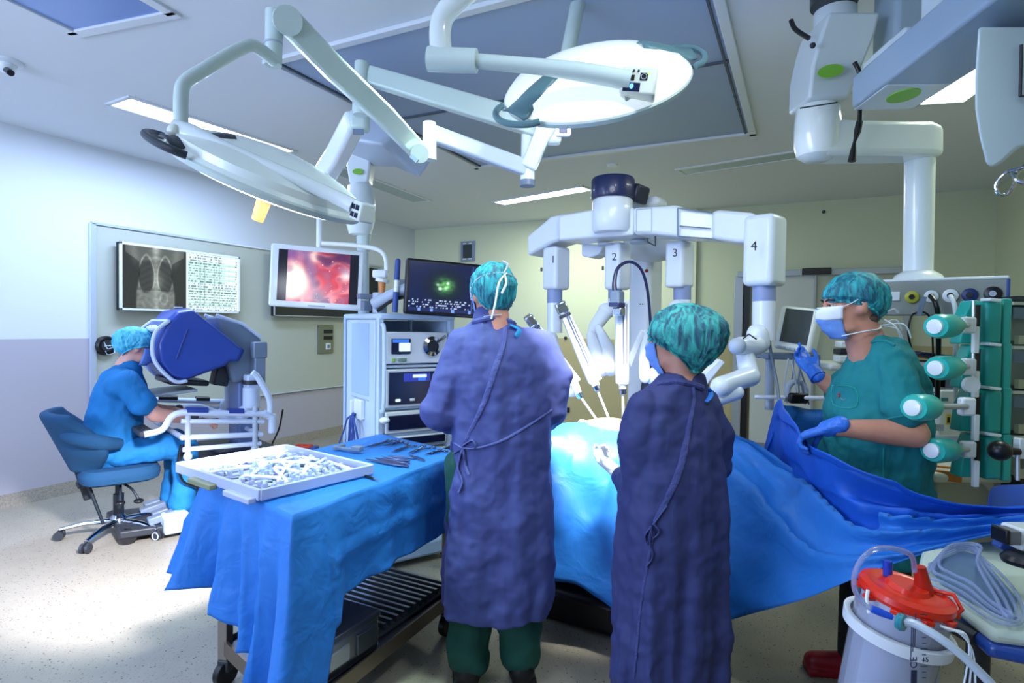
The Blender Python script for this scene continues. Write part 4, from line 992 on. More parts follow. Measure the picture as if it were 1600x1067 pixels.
# patient lying on the table: trunk, legs and head under the sheet
M_PSKIN = mat('patient_skin', '#e0c08a', .45, sss=.1, var=(8, .4, '#d8ad6a'))
pp_ = thing('person', 'patient lying on the table with only the lit yellowish belly uncovered', 'person', tcz(0, 0, .80))
b = MB()
b.ell(tcz(.05, 0, .855), (.32, .17, .075), (0, 0, TA)); b.ell(tcz(-.22, 0, .86), (.2, .18, .07), (0, 0, TA))
b.cap(tcz(-.38, 0, .85), tcz(-.50, 0, .85), .055, .05); b.ell(tcz(-.60, 0, .87), (.10, .07, .07), (0, 0, TA))
for k in (-1, 1):
    limb(b, [tcz(.25, k*.09, .855), tcz(.55, k*.1, .85), tcz(.74, k*.1, .83)], [.07, .055, .045]); limb(b, [tcz(-.3, k*.17, .85), tcz(-.05, k*.20, .84), tcz(.15, k*.2, .84)], [.045, .04, .03])
b.build('body', M_PSKIN, pp_, remesh=.014, smo=4)

def sheet(cols, n=9, m=9, nz_=.008, sc_=4.0, crease=True, seed=0, fold=0, nf=2.5, slant=.6, j0=0):
    """cols: list of picture columns; each is a list of (x, y, depth) from top to hem"""
    C_ = [cr([W(*p) for p in c], n) for c in cols]; R_ = list(zip(*C_)); rows = []
    for r_ in R_: rows.append(cr(list(r_), m))
    out = []
    for i, r_ in enumerate(rows):
        q = []
        for j, p in enumerate(r_):
            f = noise.noise(p*sc_+V(seed, 0, 0))*nz_*1.6+noise.noise(p*sc_*2.7+V(0, seed, 0))*nz_
            rid = (1-abs(noise.noise(V(p.x*3.1+seed, p.y*3.1, p.z*1.2)))*2.4)
            f += max(0, rid)**3*nz_*1.6
            if fold:
                a_ = (i/len(rows)*nf+j/len(r_)*slant*nf+noise.noise(p*1.5)*.5)*2*pi; w_ = sm(j0, j0+.25, j/len(r_))*sin(pi*min(1, i/len(rows)*1.02))**.5
                f += fold*w_*((1-abs(sin(a_/2)))**1.6*2-.6)
            q.append(p-FW*f+V(0, 0, f*.7))
        out.append(q)
    return out
cols = [
 [(790, 690, 3.25), (795, 676, 3.18), (800, 668, 3.00), (800, 690, 2.75), (800, 790, 2.66), (800, 905, 2.62)],
 [(862, 686, 3.22), (866, 672, 3.15), (868, 664, 2.98), (869, 692, 2.72), (870, 800, 2.62), (870, 908, 2.58)],
 [(900, 680, 3.20), (902, 668, 3.13), (905, 662, 2.96), (905, 694, 2.70), (904, 805, 2.60), (905, 915, 2.56)],
 [(938, 676, 3.17), (938, 666, 3.12), (942, 668, 2.93), (942, 698, 2.68), (940, 815, 2.57), (940, 938, 2.52)],
 [(990, 674, 3.12), (990, 664, 3.08), (994, 668, 2.90), (996, 700, 2.65), (1000, 830, 2.52), (1000, 978, 2.46)],
 [(1070, 672, 3.05), (1070, 664, 3.00), (1074, 672, 2.84), (1078, 712, 2.60), (1080, 840, 2.46), (1080, 985, 2.40)],
 [(1140, 690, 2.95), (1140, 682, 2.90), (1150, 694, 2.74), (1152, 742, 2.50), (1150, 850, 2.36), (1150, 966, 2.30)],
 [(1240, 748, 2.56), (1240, 740, 2.50), (1250, 756, 2.38), (1252, 800, 2.24), (1250, 865, 2.14), (1250, 938, 2.08)],
 [(1340, 800, 2.12), (1340, 795, 2.10), (1350, 806, 2.05), (1350, 830, 1.98), (1352, 862, 1.93), (1352, 897, 1.88)],
 [(1440, 818, 2.00), (1440, 813, 1.98), (1450, 818, 1.94), (1450, 828, 1.88), (1452, 848, 1.84), (1452, 862, 1.80)],
 [(1560, 822, 2.02), (1560, 818, 1.98), (1570, 815, 1.88), (1572, 819, 1.80), (1572, 826, 1.76), (1572, 834, 1.72)],
 [(1660, 820, 1.85), (1660, 816, 1.82), (1670, 814, 1.74), (1672, 817, 1.68), (1672, 822, 1.65), (1672, 828, 1.62)]]
o = MB().grid(sheet(cols, nz_=.013, fold=.042, nf=4.2, slant=-.8, j0=.36)).build('patient_drape', M_DRAPE2, thick=.002, ang=180)
tag(o, 'big blue surgical drape over the patient falling to a slanting hem', 'drape')
# window of the sheet: lit belly between instruments, an oval of skin standing just proud
bc_ = W(958, 667, 2.93)
t = MB().ell(bc_+V(0, 0, -.012), (.17, .10, .055), (0, 0, TA)).build('belly', M_PSKIN, pp_)
b = MB().tube([bc_+tdir*cos(a)*.175+tn*sin(a)*.105+V(0, 0, .01-.03*abs(sin(a))) for a in [2*pi*i/40 for i in range(41)]], .012, 8)
tag(b.build('drape_window', mat('incise_film', '#dbe7d8', .25), pp_), None)

# raised screen drape: back leaf and long front sweep
cols = [
 [(1186, 752, 2.95), (1180, 760, 2.92), (1170, 775, 2.90), (1162, 790, 2.88)],
 [(1199, 690, 2.85), (1192, 710, 2.84), (1186, 740, 2.83), (1180, 790, 2.8)],
 [(1213, 629, 2.74), (1212, 655, 2.74), (1214, 710, 2.72), (1222, 800, 2.68)],
 [(1230, 646, 2.50), (1226, 680, 2.50), (1234, 730, 2.48), (1250, 815, 2.44)],
 [(1262, 690, 2.20), (1262, 715, 2.24), (1272, 760, 2.24), (1300, 830, 2.22)],
 [(1300, 712, 2.06), (1306, 735, 2.08), (1320, 775, 2.06), (1350, 835, 2.02)],
 [(1345, 738, 1.99), (1352, 760, 2.02), (1372, 790, 2.02), (1400, 835, 1.96)],
 [(1405, 762, 1.94), (1412, 780, 1.98), (1428, 802, 1.98), (1450, 833, 1.92)],
 [(1480, 781, 1.88), (1486, 793, 1.92), (1500, 808, 1.91), (1515, 828, 1.86)],
 [(1560, 790, 1.84), (1562, 800, 1.90), (1570, 810, 1.88), (1580, 824, 1.80)],
 [(1660, 796, 1.72), (1660, 804, 1.76), (1662, 812, 1.74), (1664, 822, 1.68)]]
o = MB().grid(sheet(cols, nz_=.010, seed=4, fold=.03, nf=2.4, slant=.3, j0=-.3)).build('screen_drape', mat('drape_blue_screen', '#1a60cc', .55, bump=(4, .8), var=(1.5, .4, '#1353c0')), thick=.002, ang=180)
tag(o, 'blue drape raised to a peak and held by the man in teal scrubs', 'drape')
cols = [
 [(1213, 629, 2.76), (1214, 650, 2.78), (1216, 700, 2.80), (1220, 770, 2.8)],
 [(1240, 634, 2.84), (1242, 655, 2.84), (1244, 700, 2.86), (1250, 770, 2.86)],
 [(1264, 640, 2.86), (1266, 660, 2.82), (1268, 700, 2.86), (1276, 770, 2.86)],
 [(1286, 641, 2.82), (1288, 665, 2.80), (1292, 700, 2.84), (1300, 770, 2.84)],
 [(1310, 650, 2.80), (1312, 670, 2.80), (1316, 705, 2.82), (1324, 770, 2.82)]]
o = MB().grid(sheet(cols, nz_=.012, seed=9)).build('screen_drape', M_DRAPE, thick=.002, ang=180)
tag(o, 'blue drape fold hanging behind the glove of the man in teal scrubs', 'drape')
cols = [
 [(1540, 790, 2.3), (1545, 810, 2.3)], [(1550, 762, 2.28), (1556, 800, 2.26)], [(1600, 757, 2.15), (1600, 796, 2.12)], [(1650, 750, 2.0), (1650, 790, 2.0)]]
o = MB().grid(sheet(cols, nz_=.006, seed=12)).build('folded_drape', mat('drape_periwinkle', '#5a7fe0', .6, bump=(5, .6)), thick=.004, ang=180)
tag(o, 'paler folded blue cloth at the right edge below the teal supply units', 'cloth')
# ================================================================== surgical robot
M_ROB = mat('robot_white', '#dde6ef', .3, coat=.3); M_RGREY = mat('robot_band', '#8796bd', .4); M_RDK = mat('robot_navy', '#1c2450', .35, coat=.3)
rb = thing('surgical_robot', 'white four-armed surgical robot arching over the patient', 'robot', L(.9, 3.9, 0))
UPZ = V(0, 0, 1)
RD = (W(1150, 350, 2.85)-W(850, 372, 3.6)); RD.z = 0; RD.normalize(); RN = V(-RD.y, RD.x, 0); RA = atan2(RD.y, RD.x)
def zz(y, d, x=800): return W(x, y, d).z
def seg(M, poly, h, name, m, par, bev=.012): return MB().prism(poly, h, M).build(name, m, par, bev=bev, seg=3)
# mast and base
mp = W(1008, 500, 4.05)
MB().box((mp.x, mp.y, 1.30), (.16, .20, 1.5), (0, 0, RA)).build('mast', M_ROB, rb, bev=.03, seg=3)
MB().ell(W(1020, 385, 3.8), (.22, .18, .10), (0, 0, RA)).build('mast_head', M_ROB, rb)
b = MB(); q = W(1030, 600, 4.0)
b.hexa([V(q.x, q.y, 0)+RD*x+RN*y for x, y in ((-.16, -.3), (.36, -.3), (.36, .3), (-.16, .3))]+[V(q.x, q.y, 1.22)+RD*x+RN*y for x, y in ((-.02, -.2), (.26, -.2), (.26, .2), (-.02, .2))])
b.build('tower', M_RDK, rb, bev=.03, seg=3)
MB().box((q.x, q.y, .12), (1.0, .8, .2), (0, 0, RA)).build('base', M_ROB, rb, bev=.04, seg=3)
MB().ell(W(1010, 423, 3.93), .012).build('indicator', mat('red_dot', '#a01818', .4), rb)
for x in (1000, 1004): MB().ell(W(x, 475, 3.93), .004).build('screw', M_DARK, rb)
# turret
tc = W(957, 330, 3.30)
MB().lathe([(0, -.12), (.10, -.12), (.112, -.10), (.112, .055), (.105, .065), (.0, .065)], mtx(tc), 40).build('turret', M_ROB, rb)
MB().lathe([(0, .065), (.118, .065), (.122, .075), (.120, .17), (.112, .182), (.0, .185)], mtx(tc), 40).build('turret_cap', M_RDK, rb)
q = W(985, 303, 3.36); MB().box(q+RD*.02+V(0, 0, .0), (.13, .14, .10), (0, .25, RA)).build('turret_wing', mat('robot_dark_wing', '#23283c', .4), rb, bev=.015)
MB().box(W(1012, 320, 3.5), (.20, .16, .07), (0, 0, RA)).build('turret_rear', M_ROB, rb, bev=.03)
# boom: picture outline points at real depth, 0.2 m deep
def boom(name, pts, dep=.20, bev=.015, m=None):
    f_ = [W(*p) for p in pts]; b_ = [p+RN*dep for p in f_]; n = len(pts)
    b = MB(); b.add(f_+b_, [tuple(range(n)), tuple(reversed(range(n, 2*n)))]+[((i+1) % n, i, n+i, n+(i+1) % n) for i in range(n)])
    return b.build(name, m or M_ROB, rb, bev=bev, seg=3)
boom('boom_end', [(823, 369, 3.62), (860, 338, 3.55), (884, 333, 3.5), (884, 372, 3.5), (860, 380, 3.54), (824, 400, 3.62)], .2)
boom('boom_section', [(872, 336, 3.44), (930, 326, 3.34), (990, 324, 3.22), (990, 367, 3.22), (930, 371, 3.34), (872, 376, 3.44)], .22)
boom('boom_section', [(988, 324, 3.2), (1054, 320, 3.08), (1066, 323, 3.06), (1066, 371, 3.06), (1020, 366, 3.14), (988, 366, 3.2)], .24, .02)
boom('slide_section', [(1062, 327, 3.06), (1114, 333, 2.98), (1114, 374, 2.98), (1062, 370, 3.06)], .18, .006)
fr_ = MB()
for pts in ([(1059, 325, 3.04), (1113, 333, 2.965)], [(1059, 369, 3.04), (1113, 373, 2.965)], [(1059, 325, 3.04), (1059, 369, 3.04)], [(1062, 353, 3.04), (1110, 357, 2.965)]):
    MB().tube([W(*p) for p in pts], .0035, 6).build('slide_rail', mat('rail_grey', '#6d7f90', .4), rb)
boom('boom_section', [(1111, 330, 2.98), (1122, 327, 2.96), (1178, 332, 2.84), (1182, 378, 2.84), (1150, 379, 2.9), (1111, 373, 2.98)], .2, .02)
MB().tube([W(994, 327, 3.185), W(1018, 325, 3.14), W(1018, 362, 3.14), W(994, 362, 3.185), W(994, 327, 3.185)], .0016, 5).build('access_cover', mat('panel_line', '#9db0bd', .5), rb)
for (x, y, d) in ((895, 374, 3.46), (937, 381, 3.42), (988, 377, 3.34)):
    MB().lathe([(0, 0), (.055, 0), (.055, -.012), (0, -.014)], mtx(W(x, y-3, d)+RN*.08)).build('bearing_cap', M_LGREY, rb)
MB().tube([W(1011, 372, 3.1), W(1012, 378, 3.1), W(1024, 384, 3.08), W(1024, 369, 3.08)], .005, 8).build('handle', M_DARK, rb)
boom('rear_foot', [(908, 380, 3.6), (944, 382, 3.55), (936, 396, 3.55), (922, 403, 3.58), (908, 400, 3.6)], .12, .012)
# arms
def arm(num, x0, x1, y0, y1, yb, yc, cyl, d, lab, dots=()):
    """x0..x1,y0..y1 housing; band to yb; tube to yc"""
    c = W((x0+x1)/2, (y0+y1)/2, d); wd = (x1-x0)*d/F; ht = (y1-y0)*d/F; a = rb
    h_ = MB().box(c+RN*wd*.5, (wd*.93, wd*1.05, ht), (0, 0, RA-.12)).build('robot_arm', M_ROB, rb, bev=wd*.16, seg=3)
    cx, r = (cyl[0]+cyl[1])/2, (cyl[1]-cyl[0])/2*d/F
    top = W(cx, y1-3, d)+RN*wd*.5; b1 = W(cx, yb, d)+RN*wd*.5; b2 = W(cx, yc, d)+RN*wd*.5
    MB().cyl(top, b1, r, r, 28).build('band', M_RGREY, h_); MB().cyl(b1, b2, r*1.0, r, 28).build('tube', M_ROB, h_)
    sz = .055*d/3.2
    text_mesh('numeral', str(num), .062, basis(W(lab[0], lab[1], d-.0)-FW*.06, RT, UP), mat('print_dark', '#2a3442', .5), h_)
    return h_, b2
def numeral_fix(): pass
h1, e1_ = arm(1, 843, 876, 385, 452, 473, 520, (845, 869), 3.55, (863, 408))
h2, e2_ = arm(2, 941, 973, 378, 452, 466, 478, (942, 964), 3.45, (957, 404))
h3, e3_ = arm(3, 1037, 1072, 376, 449, 468, 478, (1045, 1072), 3.25, (1050, 398))
h4, e4_ = arm(4, 1160, 1213, 334, 446, 470, 532, (1168, 1203), 2.80, (1170, 388))
for x, y, d, p_ in ((846, 421, 3.5, h1), (942, 419, 3.4, h2), (1072, 413, 3.3, h3)): MB().box(W(x, y, d-.02), (.01, .01, .022)).build('button', M_BLACK, p_)
MB().ell(W(1198, 404, 2.79), .014).build('button', mat('red_button', '#8c1a1a', .4), h4)
def link(pts, rs, par, name='link', n=16):
    b = MB()
    for i in range(len(pts)-1): b.cap(pts[i], pts[i+1], rs[i], rs[i+1], n)
    return b.build(name, M_ROB, par, remesh=.008, smo=3)
def balls(b_, *a): pass
# arm 1 wrist and links
MB().ell(W(860, 530, 3.5), .047).build('joint', M_ROB, h1)
link([W(860, 530, 3.5), W(872, 560, 3.45), W(880, 590, 3.35), W(893, 608, 3.22)], [.045, .035, .04, .045], h1)
MB().ell(W(948, 485, 3.42), .05).build('joint', M_ROB, h2)
link([W(948, 485, 3.42), W(930, 510, 3.38), W(926, 530, 3.34)], [.045, .038, .035], h2)
link([W(924, 525, 3.3), W(934, 560, 3.22), W(940, 575, 3.18)], [.03, .045, .05], h2); link([W(935, 512, 3.3), W(952, 548, 3.22), W(954, 572, 3.16)], [.022, .04, .055], h2)
MB().ell(W(1058, 482, 3.2), .05).build('joint', M_ROB, h3)
link([W(1058, 482, 3.2), W(1035, 520, 3.15), W(1030, 560, 3.1)], [.045, .04, .04], h3)
b = MB(); b.slab([W(1003, 514, 3.1), W(1008, 520, 3.1), W(986, 574, 3.05), W(980, 560, 3.05)], -FW, .04).build('link_plate', M_ROB, h3, bev=.006)
link([W(1010, 520, 3.12), W(1006, 560, 3.06), W(1008, 590, 3.0)], [.02, .028, .03], h3); link([W(1018, 590, 3.02), W(1034, 570, 3.04)], [.035, .03], h3)
# arm 4 elbow chain
link([W(1184, 522, 2.84), W(1186, 536, 2.84)], [.052, .052], h4, 'joint')
link([W(1180, 540, 2.80), W(1156, 540, 2.74)], [.05, .042], h4); MB().ell(W(1152, 541, 2.72), .040).build('joint_cap', M_LGREY, h4)
MB().tube([W(1160, 530, 2.72)+RN*0, W(1170, 522, 2.70), W(1182, 530, 2.70)], .004, 6).build('joint_ring', M_DARK, h4)
link([W(1164, 552, 2.78), W(1168, 574, 2.76), W(1172, 588, 2.74)], [.042, .045, .048], h4)
link([W(1172, 588, 2.72), W(1140, 598, 2.64), W(1126, 604, 2.6)], [.048, .042, .046], h4)
link([W(1122, 622, 2.62), W(1150, 613, 2.64)], [.036, .036], h4)
b = MB(); b.slab([W(1092, 592, 2.72), W(1124, 560, 2.72), W(1134, 566, 2.72), W(1104, 604, 2.72)], -FW, .05).build('link_plate', M_ROB, h4, bev=.008)
# instrument drives
M_DRV = mat('drive_white', '#e6edf4', .3, coat=.3); M_RAILD = mat('drive_slot', '#5b6684', .4, .4)
def drive(name_lab, top, tip, coll, ent, w0, w1, par, camh=False, tags=None):
    a, c = W(*top), W(*tip); ax = (c-a).normalized(); side = ax.cross(FW).normalized(); fw_ = side.cross(ax)
    ln = (c-a).length
    f = lambda s_, w_, dd: [a+ax*ln*s_+side*w_-fw_*dd, a+ax*ln*s_-side*w_-fw_*dd]
    M = basis(a, ax, side); b = MB(M)
    b.hexa([(0, -w0, -.03), (0, w0, -.03), (0, w0, .03), (0, -w0, .03), (ln, -w1, -.035), (ln, w1, -.035), (ln, w1, .035), (ln, -w1, .035)])
    d_ = b.build('instrument_drive', M_DRV, par, bev=.008, seg=3)
    MB(M).box((ln*.40, 0, -.034), (ln*.72, .006, .006)).box((ln*.40, w0*.5, -.034), (ln*.72, .004, .006)).build('slot', M_RAILD, d_)
    MB(M).box((ln*.40, 0, .034), (ln*.72, .006, .006)).box((ln*.40, w0*.5, .034), (ln*.72, .004, .006)).build('slot', M_RAILD, d_)
    if not camh:
        MB(M).box((-.012, -.004, 0), (.06, w0*2.3, .075)).build('drive_head', M_CHROME, d_, bev=.008)
        MB(M).box((.030, -.004, 0), (.016, w0*2.3, .07)).build('head_ring', M_DARK, d_, bev=.003)
    q = W(*coll); MB().tube([c-ax*.02, q], [w1*.8, .016], 14).build('collar', M_DRV, d_); MB().cyl(q-ax*.015, q+ax*.012, .018, .018).build('cannula_hub', M_CHROME, d_)
    MB().tube([q, W(*ent)], .0055, 8).build('cannula', mat('cannula_steel', '#dfe6ee', .3, .3), d_); return d_
drive('', (832, 503, 2.95), (897, 598, 3.0), (905, 617, 2.98), (941, 668, 2.96), .020, .036, h1)
drive('', (880, 484, 3.0), (930, 596, 3.0), (932, 606, 2.98), (954, 660, 2.95), .024, .036, h2)
dv = drive('', (972, 470, 2.95), (972, 600, 2.95), (973, 612, 2.94), (974, 660, 2.92), .034, .028, h3, True)
MB().box(W(964, 466, 2.90), (.055, .06, .075), (0, 0, RA)).build('camera_head', M_GREYBLUE, dv, bev=.01)
MB().box(W(964, 476, 2.90), (.06, .065, .02), (0, 0, RA)).build('camera_ring', M_RDK, dv, bev=.004)
MB().box(W(967, 487, 2.90), (.05, .05, .04), (0, 0, RA)).build('camera_mount', M_CHROME, dv, bev=.006)
MB().tube(cr([W(961, 458, 2.92), W(960, 440, 2.93), W(966, 418, 2.95), (W(984, 409, 2.98)), W(1001, 420, 3.0), W(1011, 450, 3.02), W(1016, 500, 3.04), W(1017, 545, 3.05), W(1012, 580, 3.04)], 8), [.014, .010, .008, .0075, .0075, .0075, .0075], 10).build('camera_cable', M_RDK, dv)
# ================================================================== equipment tower (vision cart)
M_TW = mat('tower_pale', '#c4d9ee', .35, coat=.2); M_TW2 = mat('tower_pale_blue', '#a9c4e6', .4)
P0 = V(-.758, 3.40, 0); E_ = V(.83, .56, 0).normalized(); B_ = V(-.56, .83, 0).normalized()
def TW_(x, y, z): q = P0+E_*x+B_*y; return L(q.x, q.y, z)
TA_ = atan2((TW_(1, 0, 0)-TW_(0, 0, 0)).y, (TW_(1, 0, 0)-TW_(0, 0, 0)).x)
tw = thing('equipment_tower', 'tall pale blue equipment cart behind the instrument table', 'cart', TW_(.22, .35, 0))
Mw = basis(TW_(0, 0, 0), TW_(1, 0, 0)-TW_(0, 0, 0), TW_(0, 1, 0)-TW_(0, 0, 0))
WD, DP, HT = .46, .62, 1.50
def tb_(name, c, s, m, par=None, bev=.006): return MB().box(c, s, M=Mw).build(name, m, par or tw, bev=bev)
tb_('top', (WD/2, DP/2, HT), (WD+.03, DP+.04, .035), M_TW, bev=.012)
tb_('back', (WD/2, DP-.01, .80), (WD, .02, 1.36), M_TW2)
tb_('side_panel', (.0, DP/2, .80), (.03, DP-.12, 1.36), M_TW)
tb_('side_panel', (WD, DP/2, .80), (.03, DP-.12, 1.36), M_TW)
for x, y in ((0, .015), (WD, .015)): tb_('corner_post', (x, y, .80), (.035, .035, 1.40), M_TW)
for x, y in ((0, DP-.015), (WD, DP-.015)): tb_('corner_post', (x, y, .80), (.035, .035, 1.40), M_TW2)
tb_('side_recess', (-.017, .30, 1.24), (.006, .30, .44), M_TW2, bev=.01)
tb_('side_seam', (-.017, .30, .995), (.006, .30, .008), M_LGREY, bev=.001)
tb_('base', (WD/2, DP/2, .09), (WD+.04, DP+.04, .10), M_TW2, bev=.02)
for x in (.02, WD-.02):
    for y in (.03, DP-.03): w_ = MB().cyl(Mw @ V(x-.015, y, .035), Mw @ V(x+.015, y, .035), .035, .035).build('caster', M_DARK, tw)
for z in (1.205, .955, .80, .72, .40): tb_('shelf', (WD/2, DP/2-.01, z), (WD-.03, DP-.06, .018), M_TW)
# handle rail at the left front post
MB().tube(cr([Mw @ V(.0, -.02, 1.45), Mw @ V(.0, -.05, 1.40), Mw @ V(0, -.05, 1.0), Mw @ V(0, -.02, .95)], 5), .012, 10).build('handle_rail', M_TW, tw)
MB().ell(Mw @ V(.01, -.04, .90), (.03, .03, .02)).build('hook', M_WHITE, tw)
# holder for cables on the side panel and the cables
tb_('cable_holder', (-.03, .28, .93), (.03, .14, .12), M_WHITE, bev=.006); tb_('cable_hook', (-.05, .34, .90), (.03, .03, .16), M_WHITE, bev=.006)
M_CAB = mat('cable_blue', '#2a4a94', .4)
for k, (y0_, y1_, z1) in enumerate(((.46, .62, .62), (.36, .42, .60), (.30, .38, .60), (.28, .26, .60), (.22, .20, .62), (.34, .34, .60))):
    MB().tube(cr([Mw @ V(-.05, .28+.01*k, .90), Mw @ V(-.07, (y0_+.28)/2, .86), Mw @ V(-.06, y0_, .78), Mw @ V(-.05, y1_, z1), Mw @ V(-.05, y1_+.02, .4)], 6), .0065, 6).build('cable', M_CAB, tw)
def device(name, label, cat, z0, z1, x0=.03, x1=WD-.03, dep=.4, m=M_WHITE, y=-.005):
    t = thing(name, label, cat, Mw @ V(WD/2, 0, z0))
    MB().box(((x0+x1)/2, y+dep/2, (z0+z1)/2), (x1-x0, dep, z1-z0), M=Mw).build('case', m, t, bev=.006)
    return t
def fp(t, name, x, z, sx, sz, m, y=-.012, bev=.003, sy=.012): return MB().box((x, y, z), (sx, sy, sz), M=Mw).build(name, m, t, bev=bev)
M_NV = mat('panel_navy', '#101a3c', .25); M_SCR = mat('display_blue', '#2f62c8', .3, emit=.6, ecol='#3a78e0'); M_SCRW = mat('display_white', '#dcefff', .3, emit=.7, ecol='#cfe8ff')
t = device('light_source', 'white light source unit with small blue display and round lens port', 'medical device', 1.222, 1.41)
fp(t, 'display', .12, 1.325, .12, .09, M_NV); fp(t, 'display_content', .14, 1.32, .07, .05, M_SCRW, -.02); fp(t, 'display_header', .115, 1.357, .10, .02, M_SCR, -.02)
MB().lathe([(0, .0), (.055, 0), (.06, .02), (.038, .03), (.038, .012), (0, .012)], Matrix(Mw) @ Matrix.Translation((.315, -.01, 1.325)) @ Matrix.Rotation(pi/2, 4, 'X'), 28).build('lens_port', M_CHROME, t)
MB().lathe([(0, .02), (.034, .02), (.034, .026), (0, .026)], Matrix(Mw) @ Matrix.Translation((.315, -.01, 1.325)) @ Matrix.Rotation(pi/2, 4, 'X'), 28).build('port_glass', M_BLACK, t)
MB().tube([Mw @ V(.33, -.05, 1.345), Mw @ V(.40, -.03, 1.385)], .010, 8).build('lens_lever', M_CHROME, t)
MB().ell(Mw @ V(.40, -.014, 1.265), .010).build('knob', M_DARK, t)
fp(t, 'badge', .075, 1.245, .018, .022, mat('badge_green', '#8fc44a', .5)); fp(t, 'badge_label', .13, 1.245, .05, .02, mat('badge_grey', '#7d9a86', .5))
t = device('generator', 'white generator unit with dark touch panel in the equipment tower', 'medical device', .964, 1.19)
fp(t, 'touch_panel', WD/2, 1.078, .37, .19, M_NV); fp(t, 'display_content', .22, 1.14, .17, .05, mat('display_indigo', '#2a3aa0', .3, emit=.4), -.02); fp(t, 'readout', .235, 1.148, .09, .018, M_SCRW, -.024); fp(t, 'readout', .25, 1.128, .05, .018, M_SCR, -.024)
fp(t, 'indicator', .345, 1.148, .04, .016, mat('ind_cyan', '#3fb7c0', .3, emit=.6), -.02)
for k in range(3): fp(t, 'key', .375, 1.12-.035*k, .045, .02, mat('key_navy', '#1c2a60', .4), -.02)
for x, m_ in ((.10, M_SCRW), (.19, M_WHITE), (.29, M_LGREY)): fp(t, 'socket', x, 1.008, .03, .016, m_, -.02)
t = device('video_processor', 'upper slim white unit with dark front below the touch panel generator', 'medical device', .812, .94)
fp(t, 'front_panel', WD/2, .876, .37, .085, M_NV); MB().ell(Mw @ V(.33, -.02, .88), (.03, .02, .025)).build('plug', M_WHITE, t)
MB().tube([Mw @ V(.33, -.03, .89), Mw @ V(.39, -.05, .905)], .008, 8).build('plug_lead', mat('lead_yellow', '#9db23a', .5), t)
t = device('recorder', 'lower slim white unit with dark front in the equipment tower', 'medical device', .73, .79)
fp(t, 'front_panel', WD/2, .76, .37, .045, M_NV)
t = device('drawer_unit', 'white drawer unit under a dark slot low in the equipment tower', 'medical device', .41, .70)
fp(t, 'slot', WD/2+.02, .675, .36, .04, M_BLACK); fp(t, 'slot', WD/2, .46, .3, .03, M_BLACK)
# articulated mount on the cart top
t = thing('screen_mount', 'grey articulated arm on the cart top carrying the black touchscreen', 'arm', Mw @ V(.05, .2, HT+.02))
MB().cyl(Mw @ V(.03, .10, HT+.02), Mw @ V(.03, .10, HT+.14), .042, .042).build('pivot', M_LGREY, t)
MB().tube([W(584, 475, 3.45), W(610, 462, 3.42), W(640, 448, 3.38)], [.035, .035, .03], 12).build('arm_link', M_LGREY, t)
MB().tube(cr([W(590, 486, 3.44), W(612, 470, 3.40), W(640, 462, 3.36)], 5), .010, 8).build('cable', M_BLACK, t)
MB().box(W(572, 463, 3.6), (.10, .06, .03), (0, 0, TA_)).box(W(572, 478, 3.6), (.05, .06, .06), (0, 0, TA_)).build('clamp', M_GREYBLUE, t, bev=.005)
MB().box(W(625, 447, 3.5), (.05, .05, .08), (0, 0, TA_)).build('joint_block', M_LGREY, t, bev=.006)
# stick standing on the cart
a_, b_ = W(617, 488, 3.36), W(622, 404, 3.36)
t = thing('instrument_probe', 'upright dark blue stick with a white band on the cart top', 'instrument', a_)
MB().tube([a_, a_.lerp(b_, .38)], .017, 12).build('grip', M_CAB, t); MB().tube([a_.lerp(b_, .38), a_.lerp(b_, .62)], .014, 12).build('sleeve', M_WHITE, t)
MB().tube([a_.lerp(b_, .6), a_.lerp(b_, .97), b_], [.017, .016, .008], 12).build('tip', M_CAB, t)

# touchscreen
def panel(name, label, cat, TL, TR, BL, thickness, mb, border, bm=.012):
    tl, tr, bl = W(*TL), W(*TR), W(*BL); x = tr-tl; y = tl-bl; w_, h_ = x.length, y.length
    M = basis(bl, x, y); t = thing(name, label, cat, bl.lerp(tr, .5))
    MB().box((w_/2, h_/2, -thickness/2), (w_, h_, thickness), M=M).build('housing', mb, t, bev=bm, seg=3)
    return t, M, w_, h_
t, M, w_, h_ = panel('touchscreen', 'black touchscreen left of the tall gowned person showing a green glowing spot', 'screen', (637, 402, 3.28), (778, 416, 3.46), (631, 490, 3.28), .05, M_BLACK, .02, .014)
def prost(u, v):
    c = (.02, .03, .16)
    d_ = sqrt(((u-.42)*1.5)**2+(v-.55)**2)
    c = mixc((.03, .10, .10), (.04, .07, .26), sm(.05, .5, d_))
    if u < .74:
        g_ = math.exp(-(d_/.16)**2*1.2)*(1.0+.8*noise.noise(V(u*18, v*18, 2)))
        c = tuple(a+b*g_ for a, b in zip(c, (.38, .62, .30)))
        for (x, y, r, s_) in ((.36, .48, .03, .8), (.45, .60, .022, .9), (.43, .50, .03, .4), (.33, .56, .025, .5)):
            k = math.exp(-(((u-x)*1.5)**2+(v-y)**2)/r**2)*s_; c = tuple(a+k for a in c)
    else: c = (.05, .08, .24) if abs(u-.745) > .006 else (.25, .4, .75)
    if v < .26 and noise.noise(V(u*45, int(v*40)*2.7, 7)) > .12 and int(v*40) % 2: c = (.72, .80, .95)
    if v < .06: c = (.10, .14, .35) if noise.noise(V(u*20, 3, 1)) < .2 else (.45, .6, .95)
    return c
screen('picture', M @ Matrix.Translation((.02, .022, .0015)), w_-.04, h_-.04, prost, 130, 84, t, 1.0)

